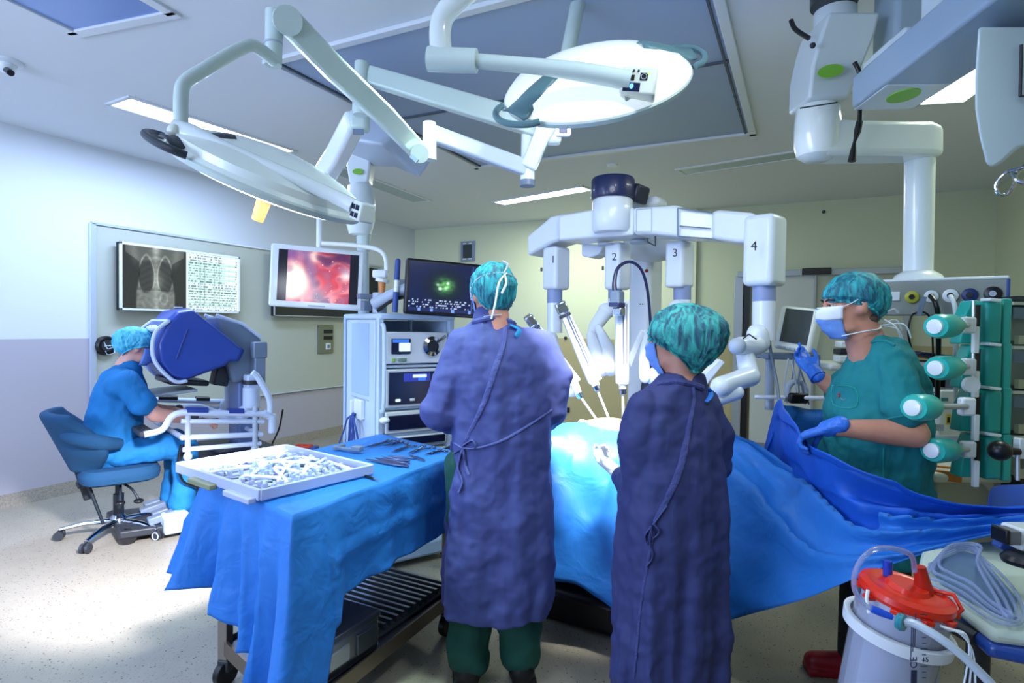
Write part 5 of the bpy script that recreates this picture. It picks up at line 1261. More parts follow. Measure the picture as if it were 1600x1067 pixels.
# hanging monitor with its bars
t, M, w_, h_ = panel('hanging_monitor', 'white framed monitor hanging from the ceiling arm showing a pink tissue close-up', 'screen', (415, 379, 3.55), (562, 392, 3.72), (419, 477, 3.55), .06, M_WHITE, .03, .012)
def tissue(u, v):
    if u < .115 or u > .885: return (.03, .03, .12)
    x = (u-.115)/.77; n1 = noise.noise(V(x*4+3, v*4, 1)); n2 = noise.noise(V(x*6+n1*2, v*6, 4)); n3 = noise.noise(V(x*26, v*26, 2))
    c = mixc((.72, .24, .34), (.95, .62, .66), sm(-.4, .5, n1+n2*.6))
    k = math.exp(-((x-.62)/.35)**2-((v-.40)/.18)**2); c = mixc(c, (.86, .20, .26), k*(.6+.6*n2))
    c = mixc(c, (.33, .12, .22), sm(.62, 1.0, v)*sm(.3, .95, x)*.9)
    c = mixc(c, (.45, .42, .62), .75*math.exp(-((x-.34-.25*(.7-v))/.09)**2)*sm(.0, .5, v))
    c = mixc(c, (.50, .34, .58), sm(.62, .95, v)*sm(.35, .05, x))
    c = mixc(c, (1, .98, .90), 1-sm(.17, .34, sqrt((x-.08)**2+((v-.40)*.75)**2)))
    c = mixc(c, (.98, .88, .84), .9*math.exp(-((x-.42)/.07)**2-((v-.88)/.12)**2))
    c = mixc(c, (.92, .95, .96), .85*math.exp(-((x-.95)/.10)**2-((v-.58)/.14)**2))
    c = mixc(c, (.25, .25, .42), .8*math.exp(-((x-.50)/.10)**2-((v-.10)/.12)**2))
    c = mixc(c, (.30, .14, .34), .8*sm(.05, .5, n1)*sm(.2, .6, x)); c = mixc(c, (.62, .42, .58), .6*sm(.1, .5, -n1))
    if n3 > .52: c = mixc(c, (1, .9, .9), min(1, (n3-.52)*3))
    return c
screen('picture', M @ Matrix.Translation((.045, .035, .002)), w_-.078, h_-.066, tissue, 130, 90, t, 1.0)
MB().box((w_/2, .013, .003), (.10, .008, .004), M=M).build('badge', M_LGREY, t)
st_ = MB().tube(cr([W(499, 478, 3.68), W(499, 380, 3.68), W(500, 300, 3.70)], 3), .019, 14).build('stem', M_WHITE, t)
MB().tube(cr([W(503, 380, 3.62), W(560, 384, 3.60), W(590, 390, 3.58), W(602, 402, 3.56), W(604, 425, 3.55)], 6), .014, 12).build('handle_bar', M_WHITE, t)
MB().box(W(594, 428, 3.55), (.09, .05, .05), (0, 0, YAW)).build('handle_joint', M_WHITE, t, bev=.012)
MB().cyl(W(598, 436, 3.55), W(597, 441, 3.55), .042, .042).build('handle_flange', M_WHITE, t)
M_ORG = mat('handle_orange', '#dc8c4c', .45)
MB().tube([W(597, 440, 3.55), W(597, 466, 3.55)], [.022, .016], 14).build('handle', M_ORG, t)
# ================================================================== surgical lamps and ceiling arms
M_LAMP = mat('lamp_shell', '#e9f3f4', .22, coat=.5, trans=0, emit=.0); M_ARM = mat('arm_pale_green', '#c9d9d4', .28, coat=.3)
M_GRIP = mat('lamp_grip_grey', '#5c7f86', .35); M_LENS = mat('lamp_lens', '#f4fbff', .2, emit=9, ecol='#eef6ff')
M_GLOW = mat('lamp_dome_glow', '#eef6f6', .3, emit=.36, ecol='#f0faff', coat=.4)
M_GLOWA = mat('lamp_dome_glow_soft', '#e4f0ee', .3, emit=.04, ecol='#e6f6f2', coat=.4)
def lamp_frame(cx, cy, d, ex_, ratio):
    c = W(cx, cy, d); v = (c-CAM).normalized(); e = (RT*ex_[0]+UP*ex_[1]); e = (e-v*e.dot(v)).normalized()
    dn = e.cross(v); dn = -dn if dn.z > 0 else dn
    n_ = (v*ratio+dn*sqrt(1-ratio*ratio)).normalized()
    return basis(c, e, n_.cross(e)), c, n_
def lamp_head(t, M, glow, grips, R_=.33):
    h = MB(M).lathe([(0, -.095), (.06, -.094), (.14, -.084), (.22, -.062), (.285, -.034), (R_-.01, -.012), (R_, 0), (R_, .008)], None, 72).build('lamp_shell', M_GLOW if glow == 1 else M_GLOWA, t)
    MB(M).lathe([(R_, .0), (R_+.004, .006), (R_-.004, .022), (R_-.03, .028), (.0, .028)], None, 72).build('rim', M_ARM, h)
    MB(M).lathe([(0, .028), (R_-.04, .028), (R_-.05, .033), (0, .034)], None, 64).build('lens', M_LENS, h)
    MB(M).lathe([(0, .03), (.05, .03), (.045, .06), (0, .06)], None, 24).build('sensor_base', M_LAMP, h)
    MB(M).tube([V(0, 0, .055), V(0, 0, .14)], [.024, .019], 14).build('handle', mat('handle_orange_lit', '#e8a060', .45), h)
    for a in grips:
        b = MB(M); P_ = []
        for k in range(17):
            q = a-.36+.72*k/16; r = R_+.012+.05*sin(pi*k/16)**.6; P_.append(V(r*cos(q), r*sin(q), -.004))
        b.tube(P_, .011, 10); g_ = b.build('grip_rail', M_GRIP, h)
        b = MB(M); rows = []
        for i in range(9):
            r = R_-.15+.175*i/8; rows.append([V(r*cos(a-.2+.4*j/6), r*sin(a-.2+.4*j/6), -(.004+.066*max(0, 1-((r-(R_-.15))/.15)**1.3))-.014*sin(pi*j/6)-.004) for j in range(7)])
        b.grid(rows); b.build('grip_saddle', M_GRIP, h, thick=.006)
    return h
# --- large round lamp over the patient
MBf, cB, nB = lamp_frame(930, 128, 2.02, (.98, .17), .33)
lB = thing('surgical_lamp', 'big round glowing surgical lamp with its grey hand grips over the patient', 'surgical lamp', cB)
lamp_head(lB, MBf, True, (-.28, pi-.62), .318)
b = MB(); b.tube([W(670, 92, 1.84), W(706, 94, 1.83), W(745, 95, 1.82)], [.038, .037, .036], 20, hint=UP); b.build('yoke_joint', M_ARM, lB)
MB().tube([W(673, 92, 1.84), W(668, 92, 1.84)], [.036, .034], 20).build('joint_cap', M_LGREY, lB)
MB().tube(cr([W(740, 95, 1.82), W(840, 104, 1.80), W(905, 112, 1.78), W(985, 126, 1.76)], 6), [.024, .026, .030, .032], 16, ry=.9).build('yoke_bar', M_ARM, lB)
MB().tube(cr([W(690, 88, 1.84), W(688, 45, 1.84), W(700, 15, 1.83), W(740, -22, 1.80), W(770, -60, 1.78)], 6), .034, 18).build('arm_tube', mat('arm_white', '#e4ecec', .25, coat=.4), lB)
Mc = basis(W(998, 126, 1.75), RT*.98-UP*.16-FW*.25, UP)
cbx = MB(Mc).box((0, 0, -.03), (.105, .085, .07)).build('control_box', M_CREAM, lB, bev=.008)
for (x, y, sx, sy, m_) in ((-.018, -.022, .05, .026, M_NV), (-.024, .006, .022, .016, M_BLACK), (.014, .010, .022, .022, M_BLACK), (-.018, .026, .006, .008, M_DARK), (-.004, .026, .006, .008, M_DARK)):
    MB(Mc).box((x, y, .006), (sx, sy, .003)).build('button', m_, cbx, bev=.001)
MB(Mc).ell((-.018, -.02, .008), (.006, .008, .003)).build('blue_indicator', mat('led_blue', '#3a6cff', .3, emit=6), cbx)
MB(Mc).ell((.026, .02, .008), .003).build('green_indicator', mat('led_green', '#8fe03a', .3, emit=4), cbx)
MB(Mc).tube([V(.014+cos(a)*.008, .010+sin(a)*.008, .008) for a in [2*pi*i/16 for i in range(17)]], .001, 5).build('dial_ring', M_LGREY, cbx)
MB().tube([W(985, 150, 1.78), W(960, 148, 1.86), W(940, 140, 1.92)], [.02, .03, .03], 14).build('hub_link', M_ARM, lB)
b = MB(); b.box(W(880, 200, 2.15), (.055, .03, .062), (0, 0, YAW)); h_ = b.build('sensor_box', M_WHITE, lB, bev=.008)
MB().box(W(880, 203, 2.13), (.030, .008, .02), (0, 0, YAW)).build('sensor_window', M_NV, h_)
# --- tilted lamp on the left, aimed at the floor
MAf, cA, nA = lamp_frame(424, 280, 1.86, (.93, -.37), .13)
lA = thing('surgical_lamp', 'tilted edge-on surgical lamp on the left, its beam falling on the floor', 'surgical lamp', cA)
M_GRIP = mat('lamp_grip_dark', '#28323c', .35)
lamp_head(lA, MAf, 2, (pi-.45,), .295)
MB().ell(W(273, 205, 1.66), .020).build('pivot_cap', M_CREAM, lA)
MB().tube(cr([W(272, 203, 1.68), W(300, 212, 1.68), W(360, 238, 1.66), W(440, 270, 1.66), W(520, 306, 1.68), W(552, 322, 1.68)], 5), [.030, .032, .024, .020, .020, .022], 14).build('yoke_bar', M_LAMP, lA)
Mc = basis(W(557, 329, 1.66), RT*.7-UP*.35-FW*.6, UP); cbx = MB(Mc).box((0, 0, -.02), (.055, .055, .05)).build('control_box', M_LAMP, lA, bev=.006)
for x, y in ((-.01, .01), (.01, .01), (-.01, -.012), (.01, -.012)): MB(Mc).box((x, y, .006), (.014, .014, .003)).build('button', M_NV, cbx)
MB().tube(cr([W(283, 208, 1.68), W(283, 150, 1.70), W(290, 128, 1.72), W(320, 108, 1.76), W(380, 74, 1.86), W(402, 74, 1.90), W(430, 96, 1.96)], 6), .020, 16).build('arm_tube', M_ARM, lA)
# --- suspension arms
sA = thing('lamp_suspension', 'pale jointed ceiling arm running down from upper left to the pivot at centre', 'ceiling arm', W(430, 60, 2.0))
MB().cyl(W(429, 18, 2.0), W(427, 102, 2.0), .030, .028, 20).build('spindle', M_ARM, sA); MB().cyl(W(427, 67, 2.0), W(427, 70, 2.0), .031, .031, 20).build('spindle_ring', M_LGREY, sA)
MB().cyl(W(450, 32, 1.93), W(446, 32, 2.04), .046, .046, 24).build('upper_joint', M_ARM, sA)
def flat_arm(name, pts, w_, dep, m, par, bev=.01):
    """box section arm: pts (x,y,d), w_ heights"""
    b = MB(); rg = []
    P_ = [W(*p) for p in pts]
    for i, p in enumerate(P_):
        t_ = (P_[min(i+1, len(P_)-1)]-P_[max(i-1, 0)]).normalized(); u_ = t_.cross(FW).normalized(); f_ = u_.cross(t_)
        h_ = w_[i]/2; rg.append([p+u_*h_+f_*dep/2, p-u_*h_+f_*dep/2, p-u_*h_-f_*dep/2, p+u_*h_-f_*dep/2])
    b.loft(rg); return b.build(name, m, par, bev=bev, seg=3)
flat_arm('spring_arm', [(450, 32, 1.97), (520, 105, 2.1), (600, 180, 2.28), (655, 238, 2.45)], [.085, .085, .080, .072], .07, M_ARM, sA)
MB().cyl(W(656, 240, 2.36), W(656, 240, 2.52), .037, .037, 24).build('lower_joint', M_ARM, sA)
MB().box(W(647, 248, 2.36), (.035, .01, .016), (0, .7, YAW)).build('stop_pad', M_GREYBLUE, sA)
MB().cyl(W(671, 192, 2.5), W(671, 250, 2.5), .028, .030, 20).build('spindle', M_LAMP, sA)
flat_arm('horizontal_arm', [(672, 208, 2.52), (820, 262, 2.75)], [.072, .075], .05, mat('arm_blue_white', '#c9d8ec', .3, coat=.3), sA)
MB().cyl(W(826, 182, 2.76), W(824, 290, 2.76), .033, .034, 20).build('spindle', M_LAMP, sA); MB().cyl(W(824, 282, 2.76), W(824, 291, 2.76), .036, .036, 20).build('end_cap', M_GREYBLUE, sA)
flat_arm('short_link', [(826, 262, 2.74), (846, 215, 2.70), (858, 190, 2.66)], [.07, .075, .09], .06, M_LAMP, sA)
sB = thing('lamp_suspension', 'long straight ceiling arm crossing behind the jointed one toward the round lamp', 'ceiling arm', W(600, 130, 2.8))
MB().cyl(W(565, 98, 2.78), W(563, 180, 2.78), .032, .034, 20).build('spindle', M_ARM, sB)
flat_arm('horizontal_arm', [(575, 118, 2.8), (700, 155, 2.76), (864, 204, 2.72)], [.085, .095, .105], .06, M_ARM, sB)
MB().box(W(860, 205, 2.72), (.10, .07, .12), (0, 0, YAW)).build('end_block', M_LAMP, sB, bev=.015)
MB().cyl(W(903, 5, 2.72), W(886, 90, 2.70), .034, .034, 20).build('spindle', M_ARM, sB)
MB().box(W(880, 200, 2.7), (.05, .06, .05), (0, 0, YAW)).build('end_stub', M_LAMP, sB, bev=.01)
sC = thing('monitor_suspension', 'white spring arm slanting down to the hanging monitor', 'ceiling arm', W(540, 220, 3.2))
MB().box(W(562, 190, 2.85), (.09, .08, .10), (0, 0, YAW)).build('shoulder', M_ARM, sC, bev=.02); MB().cyl(W(563, 150, 2.82), W(563, 185, 2.84), .036, .04, 18).build('spindle', M_ARM, sC)
flat_arm('spring_arm', [(556, 186, 2.86), (528, 240, 3.2), (500, 285, 3.55)], [.10, .12, .13], .09, M_LAMP, sC, .02)
MB().box(W(560, 206, 2.82), (.05, .01, .025), (0, 0, YAW)).build('stop_pad', M_GREYBLUE, sC)
MB().cyl(W(497, 275, 3.6), W(499, 330, 3.66), .05, .04, 18).build('lower_joint', M_LAMP, sC)
# --- left pendant column
pC = thing('ceiling_pendant', 'white ceiling pendant column with a green oval left of centre', 'pendant', W(562, 300, 4.1))
flat_arm('ceiling_bracket', [(640, 236, 3.4), (600, 222, 3.7), (556, 228, 4.1)], [.16, .18, .16], .3, M_LGREY, pC, .02)
rg = []
for (x, y, w_, dd) in ((566, 234, .17, .16), (564, 262, .165, .15), (564, 290, .13, .13)):
    c = W(x, y, 4.1); rg.append([c+RT*a*w_/2+FW*b_*dd/2 for a, b_ in ((-1, -1), (1, -1), (1, 1), (-1, 1))])
MB().loft(rg).build('neck', M_LAMP, pC, bev=.015)
e_ = W(559, 268, 4.01); M_OVAL = mat('oval_green', '#7fc03a', .4)
MB().lathe([(0, -.001), (.036, -.001), (.036, .002), (0, .002)], basis(e_, RT, UP) @ Matrix.Scale(.55, 4, (0, 1, 0)), 24).build('green_oval', M_OVAL, pC)
MB().lathe([(0, .18), (.06, .18), (.085, .16), (.105, .05), (.10, -.08), (.075, -.17), (.04, -.18), (0, -.18)], mtx(W(563, 328, 4.08)), 28).build('bearing_housing', M_LAMP, pC)
MB().cyl(W(568, 366, 4.1), W(568, 392, 4.1), .05, .045, 18).build('collar', M_ARM, pC); MB().cyl(W(568, 390, 4.1), W(568, 492, 4.1), .038, .038, 18).build('pole', mat('pole_pale', '#c3d3dc', .35), pC)
# lamp beams
spot('lamp_beam_right', cB+nB*.16, W(925, 685, 2.85), 1000, (1, .98, .95), 32, .6, .22)
spot('lamp_beam_left', cA+nA*.16, Wz(205, 885, 0), 900, (.93, .89, 1), 42, .7, .12)
# ================================================================== right side: pendants
M_PEND = mat('pendant_white', '#d3dee2', .3, coat=.25); M_PENDB = mat('pendant_blue_grey', '#9fb2c4', .35)
pD = thing('ceiling_pendant', 'white pendant with green oval, crank arm and thick column at upper right', 'pendant', W(1436, 340, 2.65))
rg = []
for (x, y, w_, dd) in ((1311, 42, .215, .24), (1302, 75, .225, .23), (1288, 120, .21, .21), (1277, 168, .165, .19)):
    c = W(x, y, 2.55); rg.append([c+RT*a*w_/2+FW*b_*dd/2 for a, b_ in ((-1, -1), (1, -1), (1, 1), (-1, 1))])
MB().loft(rg).build('neck', M_PEND, pD, bev=.012)
MB().cyl(W(1305, -60, 2.55), W(1305, 42, 2.55), .085, .085, 24).build('ceiling_tube', M_PEND, pD); MB().cyl(W(1303, -30, 2.5), W(1303, 8, 2.5), .092, .092, 24).build('tube_collar', M_DARK, pD)
MB().lathe([(0, -.001), (.055, -.001), (.055, .002), (0, .002)], basis(W(1298, 111, 2.42), RT*.97+UP*.2, UP) @ Matrix.Scale(.48, 4, (0, 1, 0)), 28).build('green_oval', M_OVAL, pD)
MB().ell(W(1270, 71, 2.42), .012).build('bolt', M_DARK, pD)
for y, x0_, x1_ in ((160, 1250, 1308),): MB().tube([W(x0_, y+9, 2.42), W(x1_, y, 2.42)], .003, 6).build('seam', M_DARK, pD)
MB().lathe([(0, .12), (.075, .12), (.088, .10), (.092, .04), (.092, -.06), (.08, -.10), (.05, -.12), (0, -.12)], mtx(W(1277, 208, 2.55)), 32).build('knuckle', M_LAMP, pD)
b = MB(); rg = []
for (x, y, d, h_, dd) in ((1275, 222, 2.55, .155, .17), (1330, 223, 2.58, .15, .16), (1440, 223, 2.62, .15, .15), (1462, 226, 2.63, .13, .12)):
    c = W(x, y, d); rg.append([c+UP*a*h_/2+FW*b_*dd/2 for a, b_ in ((-1, -1), (-1, 1), (1, 1), (1, -1))])
b.loft(rg); b.build('crank_arm', M_LAMP, pD, bev=.025, seg=4)
MB().cyl(W(1437, 245, 2.64), W(1434, 434, 2.64), .060, .058, 32).build('column', M_LAMP, pD)
MB().lathe([(0, .05), (.06, .05), (.09, .03), (.105, .0), (0, 0)], mtx(W(1434, 441, 2.64)), 32).build('column_foot', M_LAMP, pD)
bl_, br_ = W(1372, 467, 2.70), W(1574, 465, 2.42); dv_ = (br_-bl_); dv_.z = 0; BA = atan2(dv_.y, dv_.x)
bm_ = (bl_+br_)/2
beam = MB().box(bm_+V(0, 0, 0), (dv_.length, .12, .150), (0, 0, BA)).build('service_beam', mat('beam_alu', '#8f958f', .45), pD, bev=.006)
MB().box(bm_+V(0, 0, .079), (dv_.length+.004, .125, .012), (0, 0, BA)).build('beam_top', M_WHITE, beam, bev=.004)
MB().box(br_+V(0, 0, 0), (.012, .125, .15), (0, 0, BA)).build('beam_end', M_CAB, beam, bev=.004)
BX = V(cos(BA), sin(BA), 0); BNn = V(sin(BA), -cos(BA), 0)
def onbeam(x, y):
    v = ray(x, y); p0 = bm_+BNn*.062; t = (p0-CAM).dot(BNn)/v.dot(BNn); return CAM+v*t
def socket(x, y, r, m, hole=M_BLACK):
    p = onbeam(x, y); T = Matrix.Translation(p) @ frame(BNn).to_4x4()
    s_ = MB(T).lathe([(0, 0), (r, 0), (r, .008), (r*.7, .012), (0, .012)], None, 24).build('gas_socket', m, beam); MB(T).lathe([(0, .012), (r*.45, .012), (r*.4, .018), (0, .018)], None, 18).build('socket_core', hole, s_); return p
MB().box(onbeam(1397, 463), (.045, .01, .04), (0, 0, BA)).build('switch_plate', M_WHITE, beam, bev=.003)
socket(1425, 464, .026, mat('socket_yellow', '#b9b93a', .4)); p1_ = socket(1455, 463, .026, M_WHITE); p2_ = socket(1485, 462, .028, M_WHITE); socket(1515, 461, .028, mat('socket_blue', '#1a2c66', .4)); socket(1551, 459, .030, M_BLACK, M_CHROME)
def hose(name, label, pts, r, m, cat='hose'):
    o = MB().tube(cr([W(*p) for p in pts], 8), r, 10).build(name, m); tag(o, label, cat); return o
hose('gas_hose', 'black hose bending down from the white beam socket beside the yellow one', [(1455, 463, 2.48), (1462, 474, 2.44), (1466, 500, 2.45), (1466, 560, 2.5), (1464, 640, 2.6)], .010, M_BLACK)
hose('gas_hose', 'white hose hanging from the middle beam socket', [(1485, 462, 2.45), (1492, 480, 2.42), (1494, 520, 2.45), (1493, 560, 2.5), (1494, 640, 2.6)], .009, M_WHITE)
hose('thin_cable', 'thin black looped cable hanging below the service beam', [(1443, 470, 2.5), (1436, 486, 2.5), (1424, 494, 2.5), (1419, 520, 2.5), (1424, 545, 2.52), (1430, 570, 2.55)], .004, M_BLACK, 'cable')
hose('thin_cable', 'thin black cable dropping right of the looped one under the beam', [(1438, 486, 2.5), (1450, 492, 2.5), (1456, 510, 2.5), (1458, 560, 2.55)], .004, M_BLACK, 'cable')
o = MB().box(W(1440, 478, 2.46), (.018, .02, .08), (0, .2, BA)).build('cable_clip', M_GREYBLUE); tag(o, 'grey blue clip hanging beside the yellow beam socket', 'clip')
hose('pendant_cable', 'black cable with a plug dangling in front of the crank arm', [(1335, 97, 2.42), (1343, 115, 2.42), (1345, 150, 2.42), (1343, 192, 2.42)], .009, M_BLACK, 'cable')
o = MB().tube([W(1343, 190, 2.42), W(1340, 205, 2.42), W(1337, 216, 2.42), W(1335, 222, 2.42), W(1333, 236, 2.42), W(1331, 252, 2.42)], [.013, .014, .008, .006, .012, .016], 10).build('cable_plug', M_BLACK); tag(o, 'black plug at the end of the dangling pendant cable', 'plug')
hose('pendant_cable', 'short black cable entering the pendant neck from the left', [(1236, 32, 2.5), (1243, 46, 2.48), (1264, 60, 2.44)], .010, M_BLACK, 'cable')

# second pendant: large box beam with a green oval coming over the camera
pE = thing('ceiling_pendant', 'large pale box beam with green oval crossing the top right corner', 'pendant', W(1450, 120, 2.2))
a_, b_ = W(1382, 128, 2.35), W(1640, -22, 1.55); a_.z = b_.z = (a_.z+b_.z)/2; dv_ = b_-a_; PA = atan2(dv_.y, dv_.x); Mp = basis(a_, dv_, V(0, 0, 1)); ln = dv_.length
MB(Mp).box((ln/2, .0, 0), (ln, .125, .25)).build('beam', M_PENDB, pE, bev=.012, seg=3)
MB(Mp).box((ln*.14, -.064, .0), (ln*.30, .004, .22)).build('cover', M_PEND, pE, bev=.002)
MB(Mp).lathe([(0, -.001), (.068, -.001), (.068, .004), (0, .004)], Matrix.Translation((ln*.17, -.066, .0)) @ Matrix.Rotation(pi/2, 4, 'X') @ Matrix.Scale(.75, 4, (0, 1, 0)), 28).build('green_oval', M_OVAL, pE)
MB(Mp).box((ln*.2, .085, 0), (ln*.36, .05, .19)).build('beam_top', M_PEND, pE, bev=.01)
MB().box(W(1412, 30, 2.5), (.17, .17, .55), (0, 0, YAW)).build('ceiling_post', M_PENDB, pE, bev=.02)
MB().box(W(1352, 50, 3.05), (.14, .14, .60), (0, 0, YAW)).build('rear_post', M_PEND, pE, bev=.02)
MB().box(W(1492, 0, 1.95), (.16, .12, .20), (0, 0, YAW)).build('motor_cover', M_PEND, pE, bev=.02)
# curved housing at the right edge
pts = [(1528, 42), (1523, 120), (1523, 170), (1530, 215), (1541, 258), (1552, 263), (1566, 254), (1590, 232), (1640, 222), (1640, 42)]
f_ = [W(x, y, 1.55) for x, y in pts]; k_ = [p+FW*.20+RT*.19+UP*.09 for p in f_]; n = len(pts)
pF = thing('equipment_housing', 'curved pale housing hanging at the right edge below the box beam', 'housing', W(1570, 150, 1.6))
MB().add(f_+k_, [tuple(range(n)), tuple(reversed(range(n, 2*n)))]+[((i+1) % n, i, n+i, n+(i+1) % n) for i in range(n)]).build('shell', mat('housing_pale', '#b9cbd3', .3, coat=.3), pF, bev=.03, seg=4)
MB().tube([W(1596, 70, 1.54), W(1594, 150, 1.54), W(1620, 152, 1.54)], .004, 6).build('seam', M_DARK, pF)
t = thing('handle_loop', 'bent chrome handle loop at the right edge below the curved housing', 'handle', W(1580, 285, 1.6))
MB().tube(cr([W(1640, 250, 1.5), W(1596, 262, 1.56), W(1572, 270, 1.6), (W(1556, 288, 1.62)), W(1560, 302, 1.62), W(1574, 303, 1.62), W(1584, 290, 1.6), W(1588, 272, 1.58), W(1605, 255, 1.56)], 8), .0045, 10).build('loop', M_CHROME, t)
MB().tube(cr([W(1582, 270, 1.58), W(1590, 282, 1.56), W(1610, 286, 1.54), W(1640, 280, 1.5)], 6), .005, 8).build('loop_bar', M_CHROME, t)

# ================================================================== teal supply units
M_TEAL = mat('teal_plastic', '#22b0a4', .35, coat=.15); M_TEALD = mat('teal_dark', '#1b9c90', .4); M_RACK = mat('rack_olive', '#7c8476', .45); M_TGLASS = mat('teal_clear', '#1a8f86', .2, coat=.4)
def unit(y, k, lab):
    d = 2.30; t = thing('supply_unit', lab, 'supply unit', W(1535, y, d), 0, 'teal units stacked at the right')
    q = lambda x, yy, dd: W(x, yy, dd)
    b = MB(); b.slab([q(1518, y-34, d), q(1530, y-34, d), q(1530, y+34, d), q(1500, y+34, d), q(1506, y-6, d)], -FW, .06); b.build('wedge', M_TEAL, t, bev=.006)
    MB().box(q(1541, y+1, d-.02), (.062, .08, .165), (0, 0, YAW)).build('canister', M_TEALD, t, bev=.012)
    MB().box(q(1561, y, d+.0), (.034, .08, .180), (0, 0, YAW)).build('back_plate', M_TEAL, t, bev=.006)
    MB().box(q(1526, y, d-.05), (.012, .02, .13), (0, 0, YAW)).build('slot', M_BLACK, t)
    MB().box(q(1524, y+28, d-.08), (.020, .018, .10), (0, 0, YAW)).build('white_lever', M_WHITE, t, bev=.003)
    MB().box(q(1548, y-34, d-.06), (.045, .05, .012), (0, .1, YAW)).build('catch', M_WHITE, t, bev=.003)
    return t
for i, y in enumerate((503, 572, 640, 712)):
    unit(y, i, ('topmost teal supply unit of the stack at the right edge', 'second teal supply unit from the top of the right stack', 'third teal supply unit from the top, just above the lowest one', 'lowest teal supply unit of the stack beside the black ball')[i])
for i, (x, y, ln, jx) in enumerate(((1466, 510, 34, 1512), (1467, 575, 34, 1512), (1431, 637, 34, 1510), (1461, 704, 34, 1512))):
    d = 2.12 if i != 2 else 1.93; lb = ('uppermost teal grip with white end cap reaching from the stack', 'second teal grip from the top, in front of the grey shelf', 'teal grip reaching farthest left, beside the man\'s elbow', 'lowest teal grip above the white cart top')[i]
    t = thing('teal_grip', lb, 'grip', W(x+10, y, d), 0, 'teal grips with white caps')
    g_ = MB(); a_, c_ = W(x-4, y, d-.04), W(x+ln, y-2, d+.02)
    g_.tube([a_, a_.lerp(c_, .12), a_.lerp(c_, .6), a_.lerp(c_, .8), c_], [.042, .049, .047, .034, .022], 14, ry=.9); g_.build('grip_body', M_TEAL, t)
    ax = (a_-c_).normalized(); MB().tube([a_-ax*.006, a_+ax*.010, a_+ax*.013], [.027, .026, .014], 20).build('end_cap', M_WHITE, t)
    MB().tube([c_, W(jx, y-2, d+.06)], .010, 10).build('shaft', M_ALU, t)
    MB().box(W(jx, y-2, d+.07), (.05, .03, .062), (0, 0, YAW)).build('bracket', M_WHITE, t, bev=.008)
t = thing('support_rail', 'white upright rail with a round knob joining the four teal supply units', 'rail', W(1519, 745, 2.24))
MB().tube([W(1521, 470, 2.24), W(1519, 745, 2.24)], .006, 8).build('rail_tube', M_ALU, t)
MB().lathe([(0, -.008), (.030, -.008), (.030, .008), (0, .008)], Matrix.Translation(W(1517, 601, 2.18)) @ frame(-FW).to_4x4(), 24).build('knob', M_WHITE, t)
rk = thing('equipment_rack', 'olive grey equipment rack behind the teal supply units at the right edge', 'rack', W(1600, 600, 2.42))
for i, y in enumerate((503, 572, 642, 712)):
    MB().box(W(1618, y, 2.45), (.22, .2, .160), (0, 0, YAW)).build('module', M_RACK, rk, bev=.006)
    MB().box(W(1600, y-29, 2.33), (.10, .02, .012), (0, 0, YAW)).build('module_lip', M_CREAM, rk)
    MB().box(W(1600, y+28, 2.32), (.06, .02, .035), (0, 0, YAW)).build('module_key', mat('rack_key', '#a9ab8e', .5), rk)
    MB().box(W(1592, y-14, 2.335), (.045, .006, .045), (0, 0, YAW)).build('module_label', M_GREYBLUE, rk)
MB().box(W(1588, 468, 2.38), (.12, .14, .02), (0, 0, YAW)).build('rack_top', M_DARK, rk)
MB().box(W(1590, 700, 2.55), (.05, .1, 1.0), (0, 0, YAW)).build('rack_post', M_DARK, rk)
t = thing('black_ball_clamp', 'black ball ended clamp at the right edge below the teal units', 'clamp', W(1562, 705, 2.0))
MB().ell(W(1562, 704, 2.0), (.036, .036, .034)).build('ball', M_BLACK, t); MB().cyl(W(1570, 704, 2.0), W(1592, 706, 2.0), .014, .012).build('neck', M_BLACK, t)
MB().tube([W(1590, 706, 2.0), W(1590, 750, 2.0)], .007, 8).build('rod', M_ALU, t); MB().box(W(1592, 700, 2.02), (.02, .03, .07), (0, 0, YAW)).build('block', M_WHITE, t, bev=.004)

# ================================================================== anaesthesia equipment behind the man in teal
pm = thing('patient_monitor', 'cream patient monitor with dark screen touched by a blue glove', 'monitor', W(1238, 510, 2.95))
tl, tr, bl = W(1214, 476, 2.95), W(1272, 482, 2.78), W(1205, 543, 2.95); M = basis(bl, tr-tl, tl-bl); w_ = (tr-tl).length; h_ = (tl-bl).length
MB(M).box((w_/2, h_/2, -.04), (w_, h_, .07)).build('housing', M_CREAM, pm, bev=.018, seg=3)
MB(M).box((w_*.55, h_*.56, .0), (w_*.72, h_*.76, .004)).build('display', mat('monitor_dark', '#39403f', .15), pm, bev=.001)
MB(M).box((w_*.5, h_*.5, -.10), (w_*.6, h_*.5, .08)).build('rear_case', M_CREAM, pm, bev=.02)
for k in range(5): MB(M).box((w_*(.2+k*.13), .012, -.002), (.016, .008, .003)).build('key', M_LGREY, pm)
MB().box(W(1230, 556, 2.98), (.26, .16, .03), (0, 0, YAW)).build('platform', M_GREYBLUE, pm, bev=.006)
MB().cyl(W(1203, 560, 3.0), W(1202, 640, 3.0), .022, .022).build('pole', M_LGREY, pm)
MB().tube(cr([W(1205, 500, 2.9), W(1201, 520, 2.88), W(1206, 560, 2.86), W(1214, 600, 2.82), W(1218, 632, 2.78)], 6), .008, 8).build('cable', M_GREYBLUE, pm)
